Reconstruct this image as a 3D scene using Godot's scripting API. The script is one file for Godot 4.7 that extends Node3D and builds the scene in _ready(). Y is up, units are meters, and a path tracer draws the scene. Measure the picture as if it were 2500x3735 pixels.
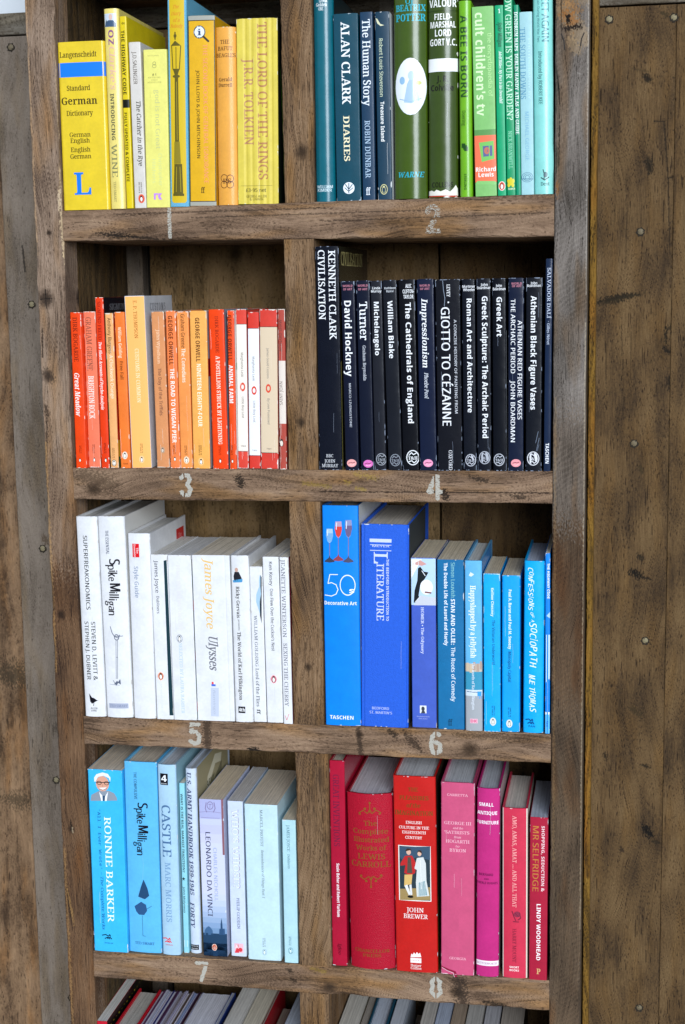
extends Node3D
# A weathered plank bookcase of colour-sorted books against a board wall. Lengths in the helpers are millimetres; the scene is in metres.

const MM := 0.001
const EYE := Vector3(0.6136, 0.1954, 1.5930)
const GROUND_Y := -1.36

var rng := RandomNumberGenerator.new()
var fonts := {}
var text_cache := {}
var mats := {}
var names_used := {}
var paper_tex: ImageTexture
var page_tex: ImageTexture
var cloth_normal: NoiseTexture2D
var paper_normal: NoiseTexture2D

# ---------------------------------------------------------------- mesh building
class Mesher:
	var p := PackedVector3Array()
	var n := PackedVector3Array()
	var t := PackedVector2Array()
	var c := PackedColorArray()
	var tint := Color.WHITE
	func tri(a: Vector3, b: Vector3, d: Vector3, na: Vector3, nb: Vector3, nd: Vector3, ta := Vector2.ZERO, tb := Vector2.ZERO, td := Vector2.ZERO) -> void:
		if (b - a).cross(d - a).dot(na + nb + nd) > 0.0:
			p.append_array(PackedVector3Array([a, d, b]))
			n.append_array(PackedVector3Array([na, nd, nb]))
			t.append_array(PackedVector2Array([ta, td, tb]))
		else:
			p.append_array(PackedVector3Array([a, b, d]))
			n.append_array(PackedVector3Array([na, nb, nd]))
			t.append_array(PackedVector2Array([ta, tb, td]))
		c.append_array(PackedColorArray([tint, tint, tint]))
	func quad(a: Vector3, b: Vector3, d: Vector3, e: Vector3, nrm: Vector3, ta := Vector2.ZERO, tb := Vector2.ZERO, td := Vector2.ZERO, te := Vector2.ZERO) -> void:
		tri(a, b, d, nrm, nrm, nrm, ta, tb, td)
		tri(a, d, e, nrm, nrm, nrm, ta, td, te)
	func quad4(a: Vector3, b: Vector3, d: Vector3, e: Vector3, na: Vector3, nb: Vector3, nd: Vector3, ne: Vector3, ta := Vector2.ZERO, tb := Vector2.ZERO, td := Vector2.ZERO, te := Vector2.ZERO) -> void:
		tri(a, b, d, na, nb, nd, ta, tb, td)
		tri(a, d, e, na, nd, ne, ta, td, te)
	func box(lo: Vector3, hi: Vector3) -> void:
		var q := func(a: Vector3, b: Vector3, d: Vector3, e: Vector3, m: Vector3): quad(a, b, d, e, m, Vector2(0, 0), Vector2(1, 0), Vector2(1, 1), Vector2(0, 1))
		var x0 := lo.x; var y0 := lo.y; var z0 := lo.z
		var x1 := hi.x; var y1 := hi.y; var z1 := hi.z
		q.call(Vector3(x0, y0, z1), Vector3(x1, y0, z1), Vector3(x1, y1, z1), Vector3(x0, y1, z1), Vector3.BACK)
		q.call(Vector3(x0, y0, z0), Vector3(x1, y0, z0), Vector3(x1, y1, z0), Vector3(x0, y1, z0), Vector3.FORWARD)
		q.call(Vector3(x0, y0, z0), Vector3(x0, y0, z1), Vector3(x0, y1, z1), Vector3(x0, y1, z0), Vector3.LEFT)
		q.call(Vector3(x1, y0, z0), Vector3(x1, y0, z1), Vector3(x1, y1, z1), Vector3(x1, y1, z0), Vector3.RIGHT)
		q.call(Vector3(x0, y1, z0), Vector3(x1, y1, z0), Vector3(x1, y1, z1), Vector3(x0, y1, z1), Vector3.UP)
		q.call(Vector3(x0, y0, z0), Vector3(x1, y0, z0), Vector3(x1, y0, z1), Vector3(x0, y0, z1), Vector3.DOWN)
	func mesh(colored := false) -> ArrayMesh:
		var a := []
		a.resize(Mesh.ARRAY_MAX)
		var q := PackedVector3Array()
		q.resize(p.size())
		for i in p.size():
			q[i] = p[i] * 0.001
		a[Mesh.ARRAY_VERTEX] = q
		a[Mesh.ARRAY_NORMAL] = n
		a[Mesh.ARRAY_TEX_UV] = t
		if colored:
			a[Mesh.ARRAY_COLOR] = c
		var m := ArrayMesh.new()
		m.add_surface_from_arrays(Mesh.PRIMITIVE_TRIANGLES, a)
		return m

func numbered(called: String) -> String:
	var k: int = names_used.get(called, 0)
	names_used[called] = k + 1
	return called if k == 0 else "%s_%03d" % [called, k]

func part(called: String, mb: Mesher, m: Material, parent: Node, colored := false) -> MeshInstance3D:
	var o := MeshInstance3D.new()
	o.name = called
	o.mesh = mb.mesh(colored)
	o.material_override = m
	o.cast_shadow = GeometryInstance3D.SHADOW_CASTING_SETTING_ON
	parent.add_child(o, true)
	return o

func thing(called: String, label: String, category: String, group := "", at := Vector3.ZERO) -> Node3D:
	var o := Node3D.new()
	o.name = numbered(called)
	add_child(o, true)
	o.position = at
	o.set_meta("label", label)
	o.set_meta("category", category)
	if group != "":
		o.set_meta("group", group)
	return o

func hexc(s: String) -> Color:
	return Color.html(s)

func plain(hex: String, rough: float, metal := 0.0) -> StandardMaterial3D:
	var key := "%s/%.2f/%.2f" % [hex, rough, metal]
	if not mats.has(key):
		var m := StandardMaterial3D.new()
		m.albedo_color = hexc(hex)
		m.roughness = rough
		m.metallic = metal
		mats[key] = m
	return mats[key]

# ---------------------------------------------------------------- wood
# One board's surface: growth rings that bend round knots, fine grain, dirt blotches, checks, saw marks. Grain runs down the picture.
func wood(seed_: int, w: float, h: float, px: float, pal: Array, o: Dictionary) -> StandardMaterial3D:
	var iw := int(ceil(w * px))
	var ih := int(ceil(h * px))
	var na := FastNoiseLite.new()
	na.seed = seed_
	na.noise_type = FastNoiseLite.TYPE_SIMPLEX_SMOOTH
	na.fractal_type = FastNoiseLite.FRACTAL_FBM
	na.fractal_octaves = 3
	na.frequency = 1.0
	var nb := FastNoiseLite.new()
	nb.seed = seed_ + 77
	nb.noise_type = FastNoiseLite.TYPE_SIMPLEX
	nb.fractal_type = FastNoiseLite.FRACTAL_NONE
	nb.frequency = 1.0
	var dark := hexc(pal[0]); var mid := hexc(pal[1]); var light := hexc(pal[2]); var warm := hexc(pal[3])
	var ring: float = o.get("ring", 0.42)
	var ringk: float = o.get("ringk", 0.35)
	var saw: float = o.get("saw", 0.0)
	var sawk: float = o.get("sawk", 1.1)
	var sawdir: float = o.get("sawdir", 0.55)
	var fine: float = o.get("fine", 0.55)
	var blot: float = o.get("blot", 0.5)
	var checks: float = o.get("checks", 0.5)
	var specks: float = o.get("specks", 0.4)
	var knots: Array = o.get("knots", [])
	var warmth: float = o.get("warmth", 0.65)
	var roll: float = o.get("roll", 0.0)       # features are noted from another starting point along the board
	var marks: Array = []
	for s in o.get("marks", []):
		var e: Array = s.duplicate()
		var dv: float = fposmod(e[1] + roll, h) - e[1]
		e[1] += dv
		e[3] += dv
		marks.append(e)
	knots = knots.map(func(k): return [k[0], fposmod(k[1] + roll, h), k[2]])
	var img := Image.create(iw, ih, false, Image.FORMAT_RGB8)
	var bump := Image.create(iw, ih, false, Image.FORMAT_RGB8)
	for j in ih:
		var v := j / px
		for i in iw:
			var u := i / px
			var bend := na.get_noise_2d(u * 0.006, v * 0.0022 + 9.0) * 26.0
			var kn := 0.0
			for k in knots:
				var dx: float = u - k[0]
				var dy: float = v - k[1]
				var r: float = k[2]
				var q := (dx * dx + dy * dy * 0.30) / (r * r)
				if q < 14.0:
					bend += (1.0 if dx > 0.0 else -1.0) * r * 0.9 * exp(-q * 0.35) * (1.0 - exp(-absf(dx) * 0.6 / r * 2.0))
					kn = maxf(kn, clampf(1.35 - sqrt((dx * dx + dy * dy * 0.75) / (r * r)) - 0.25 * na.get_noise_2d(u * 0.2, v * 0.2), 0.0, 1.0))
			var g := u + bend
			var rg := sin(g * ring * 6.283 + 3.0 * na.get_noise_2d(g * 0.05, v * 0.004))
			rg = rg * 0.5 + 0.5
			rg = pow(rg, 1.6)
			var fg := nb.get_noise_2d(g * 1.25, v * 0.022) * 0.5 + nb.get_noise_2d(g * 0.45 + 31.0, v * 0.009) * 0.35 + nb.get_noise_2d(g * 2.1 + 70.0, v * 0.07) * 0.4
			var bl := na.get_noise_2d(u * 0.018 + 50.0, v * 0.0075)
			var fz := nb.get_noise_2d(u * 1.4 + 11.0, v * 0.9)
			var hgt := 0.55 - ringk * (rg - 0.5) * 0.8 + fg * fine * 0.55
			var tone := 0.5 + (0.42 - rg) * ringk + fg * fine * 0.5 + bl * blot + fz * 0.10
			if saw > 0.0:
				var s := sin((v + u * sawdir) * sawk + 1.6 * nb.get_noise_2d(u * 0.05, v * 0.03))
				s = pow(s * 0.5 + 0.5, 2.0) * 1.6 - 0.6
				var sm := clampf(0.5 + na.get_noise_2d(u * 0.03 + 80.0, v * 0.012) * 1.6, 0.0, 1.0)
				tone += s * saw * sm
				hgt += s * saw * 0.8 * sm
			var ck := nb.get_noise_2d(g * 0.9 + 200.0, v * 0.010)
			if ck > 0.93 - checks * 0.25:
				var dd := minf(1.0, (ck - (0.93 - checks * 0.25)) * 14.0)
				tone -= 0.38 * dd
				hgt -= 0.5 * dd
			var sp := nb.get_noise_2d(g * 0.8 + 400.0, v * 0.22)
			if sp > 0.88 - specks * 0.12:
				tone -= 0.5 * minf(1.0, (sp - (0.88 - specks * 0.12)) * 6.0)
			var col := dark.lerp(mid, clampf(tone * 2.0, 0.0, 1.0)) if tone < 0.5 else mid.lerp(light, clampf(tone * 2.0 - 1.0, 0.0, 1.0))
			var wm := clampf(na.get_noise_2d(u * 0.03 + 120.0, v * 0.006) * 1.6, 0.0, 1.0)
			col = col.lerp(warm * (0.55 + 0.75 * clampf(tone, 0.0, 1.0)), wm * warmth)
			if kn > 0.0:
				var kr := 0.5 + 0.5 * sin(kn * 16.0 + 4.0 * fz)
				col = col.lerp(dark.lerp(warm, 0.3 * kr) * 0.72, kn * 0.85)
				hgt += 0.15 * kr * kn
			img.set_pixel(i, j, Color(clampf(col.r, 0, 1), clampf(col.g, 0, 1), clampf(col.b, 0, 1)))
			hgt = clampf(hgt, 0.0, 1.0)
			bump.set_pixel(i, j, Color(hgt, hgt, hgt))
	for s in marks:    # [x0, y0, x1, y1, half width, strength, colour, raggedness]
		mark(img, bump, px, s, nb)
	bump.bump_map_to_normal_map(o.get("bump", 2.4))
	var m := StandardMaterial3D.new()
	m.albedo_texture = ImageTexture.create_from_image(img)
	m.normal_enabled = true
	m.normal_texture = ImageTexture.create_from_image(bump)
	m.normal_scale = 1.0
	m.roughness = 0.86
	m.metallic_specular = 0.35
	m.set_meta("size", Vector2(w, h))
	return m

func mark(img: Image, bump: Image, px: float, s: Array, nz: FastNoiseLite) -> void:
	var a := Vector2(s[0], s[1])
	var b := Vector2(s[2], s[3])
	var r: float = s[4]
	var strength: float = s[5]
	var col := hexc(s[6])
	var rag: float = s[7]
	var reach := r * (1.0 + absf(rag)) + 1.0
	var x0 := maxi(0, int((minf(a.x, b.x) - reach) * px))
	var x1 := mini(img.get_width() - 1, int((maxf(a.x, b.x) + reach) * px))
	var y0 := maxi(0, int((minf(a.y, b.y) - reach) * px))
	var y1 := mini(img.get_height() - 1, int((maxf(a.y, b.y) + reach) * px))
	for j in range(y0, y1 + 1):
		for i in range(x0, x1 + 1):
			var q := Vector2(i, j) / px
			var on := Geometry2D.get_closest_point_to_segment(q, a, b)
			var along := (on - a).length() / maxf(0.001, (b - a).length())
			var taper := 1.0 if s.size() < 9 else sin(3.1416 * clampf(along, 0.06, 0.94))
			var dd := q.distance_to(on) + rag * r * (nz.get_noise_2d(q.x * 0.45, q.y * 0.2) * 0.7 + nz.get_noise_2d(q.x * 1.6 + 9.0, q.y * 0.9) * 0.4)
			var f := clampf((r * taper - dd) / maxf(0.35, r * 0.35) + 0.5, 0.0, 1.0) * strength
			if f > 0.0:
				var was := img.get_pixel(i, j)
				if rag < 0.0:      # a weathered tract keeps its grain and takes another tone
					img.set_pixel(i, j, was.lerp(Color(was.r * col.r, was.g * col.g, was.b * col.b), f))
					continue
				img.set_pixel(i, j, was.lerp(col, f))
				var e := bump.get_pixel(i, j).r * (1.0 - 0.5 * f)
				bump.set_pixel(i, j, Color(e, e, e))

# A sawn board: eight-sided section whose arrises are worn and nicked along the length. lo and hi in mm; grain along Y, or along X when flat is true.
# ends: [height of the top at the far end, height of the bottom at the far end] lets a shelf's faces run out of true.
func board(called: String, lo: Vector3, hi: Vector3, m: StandardMaterial3D, parent: Node, o := {}) -> MeshInstance3D:
	var flat: bool = o.get("flat", false)
	var wear: float = o.get("wear", 1.0)
	var shift: Vector2 = o.get("shift", Vector2.ZERO)
	var ts: Vector2 = m.get_meta("size")
	var l0 := lo.x if flat else lo.y
	var l1 := hi.x if flat else hi.y
	var step: float = o.get("step", 7.0)
	var cnt := maxi(2, int((l1 - l0) / step))
	var nz := FastNoiseLite.new()
	nz.seed = o.get("seed", int(absf(lo.x * 13.0 + lo.y * 7.0 + hi.z * 3.0)) + 5)
	nz.frequency = 0.035
	nz.fractal_octaves = 4
	var nicks: Array = o.get("nicks", [])
	var mb := Mesher.new()
	var prev: Array[Vector3] = []
	var tw: Vector2 = o.get("end_y", Vector2.ZERO)  # (rise of the top, rise of the bottom) at the far end
	for s in cnt + 1:
		var f := float(s) / cnt
		var l := lerpf(l0, l1, f)
		var a0 := lo.y + tw.y * f if flat else lo.x
		var a1 := hi.y + tw.x * f if flat else hi.x
		var wob := nz.get_noise_2d(l * 0.35, 300.0) * 0.9 * wear
		a0 += nz.get_noise_2d(l * 0.5, 200.0) * 0.8 * wear
		a1 += wob
		var ring: Array[Vector2] = []
		var ch := []
		for k in 4:
			var e := 0.7 + wear * maxf(0.0, nz.get_noise_2d(l, k * 61.0)) * 3.0 + 0.4 * wear * absf(nz.get_noise_2d(l * 5.0, k * 61.0 + 20.0))
			for q in nicks:     # [corner, at, half length, depth]
				if q[0] == k:
					var dn: float = absf(l - q[1]) / q[2]
					if dn < 1.0:
						e += q[3] * (1.0 - dn * dn) * (0.75 + 0.5 * nz.get_noise_2d(l * 6.0, 77.0))
			ch.append(e)
		# corners: 0 low/front, 1 high/front, 2 high/back, 3 low/back  (a = width axis, z = depth)
		ring = [Vector2(a0 + ch[0], hi.z), Vector2(a1 - ch[1], hi.z), Vector2(a1, hi.z - ch[1]), Vector2(a1, lo.z + ch[2]), Vector2(a1 - ch[2], lo.z), Vector2(a0 + ch[3], lo.z), Vector2(a0, lo.z + ch[3]), Vector2(a0, hi.z - ch[0])]
		var cur: Array[Vector3] = []
		for q in ring:
			cur.append(Vector3(l, q.x, q.y) if flat else Vector3(q.x, l, q.y))
		if s > 0:
			for k in 8:
				var k2 := (k + 1) % 8
				var a := prev[k]; var b := prev[k2]; var d := cur[k2]; var e2 := cur[k]
				var nrm := (b - a).cross(e2 - a)
				var mid := (a + b + d + e2) * 0.25
				var cen := Vector3(mid.x, (lo.y + hi.y) * 0.5, (lo.z + hi.z) * 0.5) if flat else Vector3((lo.x + hi.x) * 0.5, mid.y, (lo.z + hi.z) * 0.5)
				if nrm.dot(mid - cen) < 0.0:
					nrm = -nrm
				nrm = nrm.normalized()
				mb.quad(a, b, d, e2, nrm, uvw(a, nrm, lo, hi, flat, shift, ts), uvw(b, nrm, lo, hi, flat, shift, ts), uvw(d, nrm, lo, hi, flat, shift, ts), uvw(e2, nrm, lo, hi, flat, shift, ts))
		if s == 0 or s == cnt:
			var nn := (Vector3.LEFT if s == 0 else Vector3.RIGHT) if flat else (Vector3.DOWN if s == 0 else Vector3.UP)
			for k in range(1, 7):
				mb.tri(cur[0], cur[k], cur[k + 1], nn, nn, nn, Vector2(cur[0].z, cur[0].x) * 0.003, Vector2(cur[k].z, cur[k].x) * 0.003, Vector2(cur[k + 1].z, cur[k + 1].x) * 0.003)
		prev = cur
	return part(called, mb, m, parent)

func uvw(p: Vector3, n: Vector3, lo: Vector3, hi: Vector3, flat: bool, shift: Vector2, ts: Vector2) -> Vector2:
	var along := p.x - lo.x if flat else hi.y - p.y
	var a := hi.y - p.y if flat else p.x - lo.x
	var nv := n.y if flat else n.x
	var across := a
	if absf(nv) > 0.75:
		across = (hi.z - p.z) + (0.0 if (nv > 0.0) == flat else (hi.y - lo.y if flat else hi.x - lo.x))
	return Vector2((across + shift.x) / ts.x, (along + shift.y) / ts.y)

# ---------------------------------------------------------------- books
var cur := {}
var ink: Mesher
var art: Mesher
var on_side := false

func spine_z(x: float) -> float:
	var w: float = cur.w
	var hw := w * 0.5
	var ax := minf(absf(x), hw)
	var u := ax / hw
	var r: float = cur.r
	var z: float = -cur.bulge * pow(u, cur.pw)
	if ax > hw - r:
		var q := ax - (hw - r)
		z -= r - sqrt(maxf(0.0, r * r - q * q))
	for g in cur.ridges:      # [x, half width, depth]
		var dn: float = absf(x - g[0]) / g[1]
		if dn < 1.0:
			z -= g[2] * (0.5 + 0.5 * cos(dn * PI))
	return z

func spine_n(x: float) -> Vector3:
	var e := 0.12
	var hw: float = cur.w * 0.5
	var a := clampf(x - e, -hw, hw)
	var b := clampf(x + e, -hw, hw)
	var t := Vector2(b - a, spine_z(b) - spine_z(a))
	return Vector3(-t.y, 0.0, t.x).normalized()

func surf(x: float, y: float, off: float) -> Vector3:
	if on_side:
		return Vector3(cur.w * 0.5 + off, y, -cur.bulge - cur.r - x)
	var hw: float = cur.w * 0.5
	x = clampf(x, -hw + 0.05, hw - 0.05)
	return Vector3(x, y, spine_z(x) + off)

func surf_n(x: float) -> Vector3:
	return Vector3.RIGHT if on_side else spine_n(x)

# how far the upper corners of a spine have been knocked down
func bump_down(p: Vector2) -> float:
	if p.y < -cur.bulge - cur.r - 0.5:
		return 0.0
	var u: float = absf(p.x) / (float(cur.w) * 0.5)
	return (0.2 + 0.9 * cur.wear) * smoothstep(0.72, 1.0, u) * (1.0 if p.x > 0.0 else cur.lop)

func cover_mat(hex: String, rough: float, kind: String) -> StandardMaterial3D:
	var key := "cover/%s/%.2f/%s" % [hex, rough, kind]
	if not mats.has(key):
		var m := StandardMaterial3D.new()
		m.albedo_color = hexc(hex)
		m.albedo_texture = paper_tex
		m.roughness = rough
		m.metallic_specular = 0.38
		if kind == "cloth":
			m.normal_enabled = true
			m.normal_texture = cloth_normal
			m.normal_scale = 0.7
			m.uv1_scale = Vector3(6, 6, 6)
			m.metallic_specular = 0.25
		else:
			m.normal_enabled = true
			m.normal_texture = paper_normal
			m.normal_scale = 0.10
		if kind == "jacket":
			m.clearcoat_enabled = true
			m.clearcoat = 0.22
			m.clearcoat_roughness = 0.16
		mats[key] = m
	return mats[key]

func page_mat(hex: String) -> StandardMaterial3D:
	var key := "pages/" + hex
	if not mats.has(key):
		var m := StandardMaterial3D.new()
		m.albedo_color = hexc(hex)
		m.albedo_texture = page_tex
		m.roughness = 0.95
		m.metallic_specular = 0.1
		mats[key] = m
	return mats[key]

# kind: "paper" (flush paperback) | "jacket" (hardback in a glossy wrapper) | "cloth" (bare cloth hardback)
func bk(called: String, label: String, group: String, x: float, y: float, z: float, w: float, h: float, d: float, lean: float, col: String, o := {}) -> void:
	close_book()
	var kind: String = o.get("kind", "paper")
	var hard := kind != "paper"
	cur = {"w": w, "h": h, "d": d, "bulge": o.get("bulge", (2.2 if hard else 0.45)), "pw": o.get("pw", 2.2), "r": o.get("r", (1.8 if hard else 0.9)), "ridges": o.get("ridges", []), "n": 0, "rough": o.get("rough", (0.30 if hard else 0.36)), "wear": o.get("wear", 0.0), "edge": o.get("edge", "e6dccb"), "kind": kind, "lop": rng.randf_range(0.3, 1.2)}
	cur.r = minf(cur.r, w * 0.3)
	var root := thing(called, label, "book", group, Vector3(x, y, z) * MM)
	root.rotation = Vector3(0.0, deg_to_rad(o.get("yaw", 0.0)), deg_to_rad(-lean))
	cur.root = root
	ink = Mesher.new()
	art = Mesher.new()
	on_side = false
	var t: float = 2.3 if hard else 0.35
	t = minf(t, w * 0.2)
	var hw := w * 0.5
	# outer outline of the cover, seen from above
	var xs: Array[float] = []
	var segs := 40 if (cur.ridges.size() > 0) else 26 if (hard or cur.ridges.size() > 0) else 14
	for i in segs + 1:
		var q := -cos(PI * i / segs)
		xs.append(hw * lerpf(q, -1.0 + 2.0 * i / segs, 0.45))
	var outer: Array[Vector2] = [Vector2(-hw, -d)]
	var nrm: Array[Vector3] = [Vector3.LEFT]
	var inner: Array[Vector2] = [Vector2(-hw + t, -d)]
	for q in xs:
		outer.append(Vector2(q, spine_z(q)))
		var nn := spine_n(q)
		if q <= -hw + 0.001: nn = Vector3(-1, 0, 0.1).normalized()
		if q >= hw - 0.001: nn = Vector3(1, 0, 0.1).normalized()
		nrm.append(nn)
		inner.append(Vector2(q * (hw - t) / hw, spine_z(q) - t))
	outer.append(Vector2(hw, -d)); nrm.append(Vector3.RIGHT); inner.append(Vector2(hw - t, -d))
	var mb := Mesher.new()
	var bow := rng.randf_range(-0.4, 0.4)
	var uo := Vector2(rng.randf(), rng.randf())
	var run := 0.0
	var rows := 6
	for i in outer.size() - 1:
		var a := outer[i]; var b := outer[i + 1]
		var na := nrm[i]; var nb := nrm[i + 1]
		if i == 0: nb = Vector3.LEFT
		if i == outer.size() - 2: na = Vector3.RIGHT
		var seg := a.distance_to(b)
		var ha := h - bump_down(a)
		var hb2 := h - bump_down(b)
		for k in rows:
			var y0 := h * k / rows
			var y1 := h * (k + 1) / rows
			var last := k == rows - 1
			mb.quad4(Vector3(a.x, y0, a.y), Vector3(b.x, y0, b.y), Vector3(b.x, hb2 if last else y1, b.y), Vector3(a.x, ha if last else y1, a.y), na, nb, nb, na,
				uo + Vector2(run, -y0) / 260.0, uo + Vector2(run + seg, -y0) / 260.0, uo + Vector2(run + seg, -y1) / 260.0, uo + Vector2(run, -y1) / 260.0)
		run += seg
		var ia := inner[i]; var ib := inner[i + 1]
		mb.quad4(Vector3(ia.x, 0, ia.y), Vector3(ib.x, 0, ib.y), Vector3(ib.x, hb2, ib.y), Vector3(ia.x, ha, ia.y), -na, -nb, -nb, -na, uo, uo, uo, uo)
		mb.quad(Vector3(a.x, ha, a.y), Vector3(b.x, hb2, b.y), Vector3(ib.x, hb2, ib.y), Vector3(ia.x, ha, ia.y), Vector3.UP, uo, uo, uo, uo)
		mb.quad(Vector3(a.x, 0, a.y), Vector3(b.x, 0, b.y), Vector3(ib.x, 0, ib.y), Vector3(ia.x, 0, ia.y), Vector3.DOWN, uo, uo, uo, uo)
	for sgn in [-1.0, 1.0]:
		var e0: float = sgn * hw
		var e1: float = sgn * (hw - t)
		mb.quad(Vector3(e0, 0, -d), Vector3(e1, 0, -d), Vector3(e1, h, -d), Vector3(e0, h, -d), Vector3.FORWARD, uo, uo, uo, uo)
	part("cover", mb, cover_mat(col, cur.rough, kind), root)
	# the block of pages, following the inside of the spine
	var pb := Mesher.new()
	var top: float = h - (3.2 if hard else 0.25)
	var bot: float = 3.0 if hard else 0.2
	var back: float = -d + (3.5 if hard else 0.5)
	var lim := hw - t - 0.15
	var pu := rng.randf()
	var fan: float = o.get("fan", 0.0)
	var ps := clampi(int(w / 0.9), 4, 44)
	var stand := 0.0
	for i in ps:
		var x0 := lerpf(-lim, lim, float(i) / ps)
		var x1 := lerpf(-lim, lim, float(i + 1) / ps)
		var z0 := spine_z(x0 * hw / maxf(0.1, hw - t)) - t - 0.3
		var z1 := spine_z(x1 * hw / maxf(0.1, hw - t)) - t - 0.3
		stand = clampf(stand + rng.randf_range(-0.22, 0.22), -0.45, 0.0)
		var j0 := top + stand + fan * sin(i * 2.1); var j1 := j0 + rng.randf_range(-0.12, 0.05)
		var b0 := back + (2.0 * (x0 / lim) * (x0 / lim) if hard else 0.0)
		pb.quad(Vector3(x0, j0, z0), Vector3(x1, j1, z1), Vector3(x1, j1, back), Vector3(x0, j0, back), Vector3.UP, Vector2(pu + x0 / 75.0, 0.1), Vector2(pu + x1 / 75.0, 0.1), Vector2(pu + x1 / 75.0, 0.9), Vector2(pu + x0 / 75.0, 0.9))
		pb.quad(Vector3(x0, bot, back), Vector3(x1, bot, back), Vector3(x1, j1, back), Vector3(x0, j0, back), Vector3.FORWARD, Vector2(pu + x0 / 75.0, 0), Vector2(pu + x1 / 75.0, 0), Vector2(pu + x1 / 75.0, 1), Vector2(pu + x0 / 75.0, 1))
		pb.quad(Vector3(x0, bot, z0), Vector3(x1, bot, z1), Vector3(x1, bot, back), Vector3(x0, bot, back), Vector3.DOWN, Vector2(pu + x0 / 75.0, 0), Vector2(pu + x1 / 75.0, 0), Vector2(pu + x1 / 75.0, 1), Vector2(pu + x0 / 75.0, 1))
		pb.quad(Vector3(x0, bot, z0), Vector3(x1, bot, z1), Vector3(x1, j1, z1), Vector3(x0, j0, z0), Vector3.BACK, Vector2(pu + x0 / 75.0, 0), Vector2(pu + x1 / 75.0, 0), Vector2(pu + x1 / 75.0, 1), Vector2(pu + x0 / 75.0, 1))
	part("page_block", pb, page_mat(o.get("pages", "efe6d2")), root)
	if hard and o.get("band", "") != "":
		var hb := Mesher.new()
		for i in 8:
			var x0 := lerpf(-lim, lim, i / 8.0)
			var x1 := lerpf(-lim, lim, (i + 1) / 8.0)
			var z0 := spine_z(x0) - t - 0.2
			var z1 := spine_z(x1) - t - 0.2
			hb.quad(Vector3(x0, top + 1.2, z0), Vector3(x1, top + 1.2, z1), Vector3(x1, top + 0.8, z1 - 2.0), Vector3(x0, top + 0.8, z0 - 2.0), Vector3.UP)
			hb.quad(Vector3(x0, top - 1.0, z0), Vector3(x1, top - 1.0, z1), Vector3(x1, top + 1.2, z1), Vector3(x0, top + 1.2, z0), Vector3.BACK)
		part("headband", hb, plain(o.band, 0.8), root)

func print_mat(kind: String, rough: float) -> StandardMaterial3D:
	var key := "print/%s/%.2f" % [kind, rough]
	if not mats.has(key):
		var m := StandardMaterial3D.new()
		m.vertex_color_use_as_albedo = true
		m.roughness = rough
		m.metallic_specular = 0.38
		if kind == "jacket":
			m.clearcoat_enabled = true
			m.clearcoat = 0.22
			m.clearcoat_roughness = 0.16
		if kind == "foil":
			m.metallic = 0.9
		mats[key] = m
	return mats[key]

func close_book() -> void:
	if cur.is_empty():
		return
	on_side = false
	if cur.wear > 0.0:
		scuff(cur.wear)
	if art.p.size() > 0:
		part("printed_marking", art, print_mat(cur.kind, cur.rough), cur.root, true)
	if ink.p.size() > 0:
		part("lettering", ink, print_mat(cur.get("inkkind", cur.kind), cur.rough), cur.root, true)
	cur = {}

func side() -> void: on_side = true
func spine() -> void: on_side = false

func lift() -> float:
	cur.n += 1
	return 0.10 + (0.08 if cur.bulge > 1.5 else 0.0) + 0.013 * minf(cur.n, 22.0)

func font(k: String) -> SystemFont:
	if not fonts.has(k):
		var f := SystemFont.new()
		f.font_names = PackedStringArray(["Droid Serif" if k.begins_with("R") else ("Droid Sans Mono" if k.begins_with("M") else "Droid Sans")])
		if k.contains("B"):
			f.font_weight = 700
		fonts[k] = f
	return fonts[k]

func glyphs(s: String, k: String) -> Dictionary:
	var key := k.replace("I", "") + "/" + s
	if not text_cache.has(key):
		var tm := TextMesh.new()
		tm.font = font(k.replace("I", ""))
		tm.font_size = 48
		tm.pixel_size = 0.01
		tm.depth = 0.0
		tm.curve_step = 2.5
		tm.text = s
		var a := tm.get_mesh_arrays()
		var v: PackedVector3Array = a[Mesh.ARRAY_VERTEX]
		var ix: PackedInt32Array = a[Mesh.ARRAY_INDEX] if a[Mesh.ARRAY_INDEX] != null else PackedInt32Array()
		var out := PackedVector2Array()
		if ix.size() > 0:
			for i in ix:
				out.append(Vector2(v[i].x, v[i].y))
		else:
			for q in v:
				out.append(Vector2(q.x, q.y))
		var lo := Vector2(1e9, 1e9)
		var hi := -lo
		for q in out:
			lo = lo.min(q)
			hi = hi.max(q)
		text_cache[key] = {"t": out, "lo": lo, "hi": hi}
	return text_cache[key]

func put(s: String, k: String, col: String, f: Callable, cap: float, length: float) -> void:
	var g := glyphs(s, k)
	var ref := glyphs("H", k)
	var base: float = ref.lo.y
	var ch: float = ref.hi.y - ref.lo.y
	var sx: float = length / maxf(0.001, g.hi.x - g.lo.x)
	var sy := cap / ch
	var mx: float = (g.lo.x + g.hi.x) * 0.5
	var shear := 0.22 if k.contains("I") else 0.0
	var off := lift()
	ink.tint = hexc(col).srgb_to_linear()
	var t: PackedVector2Array = g.t
	var lim := 1.0 if cur.ridges.size() > 0 else (1.3 if cur.bulge > 1.0 else 6.0)
	if on_side: lim = 100.0
	# a second strike a hair to the side gives regular type the weight of printer's ink
	var strikes: Array = [0.0] if k.contains("B") or cap < 1.2 else [-0.02 * cap, 0.02 * cap]
	for si in strikes.size():
		for i in range(0, t.size() - 2, 3):
			var q: Array[Vector2] = []
			for j in 3:
				var e := Vector2((t[i + j].x - mx) * sx + strikes[si], (t[i + j].y - base) * sy - cap * 0.5)
				e.x += e.y * shear
				var l: Vector2 = f.call(e)
				q.append(l)
			bent(q[0], q[1], q[2], off + 0.006 * si, lim, 0)

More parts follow.
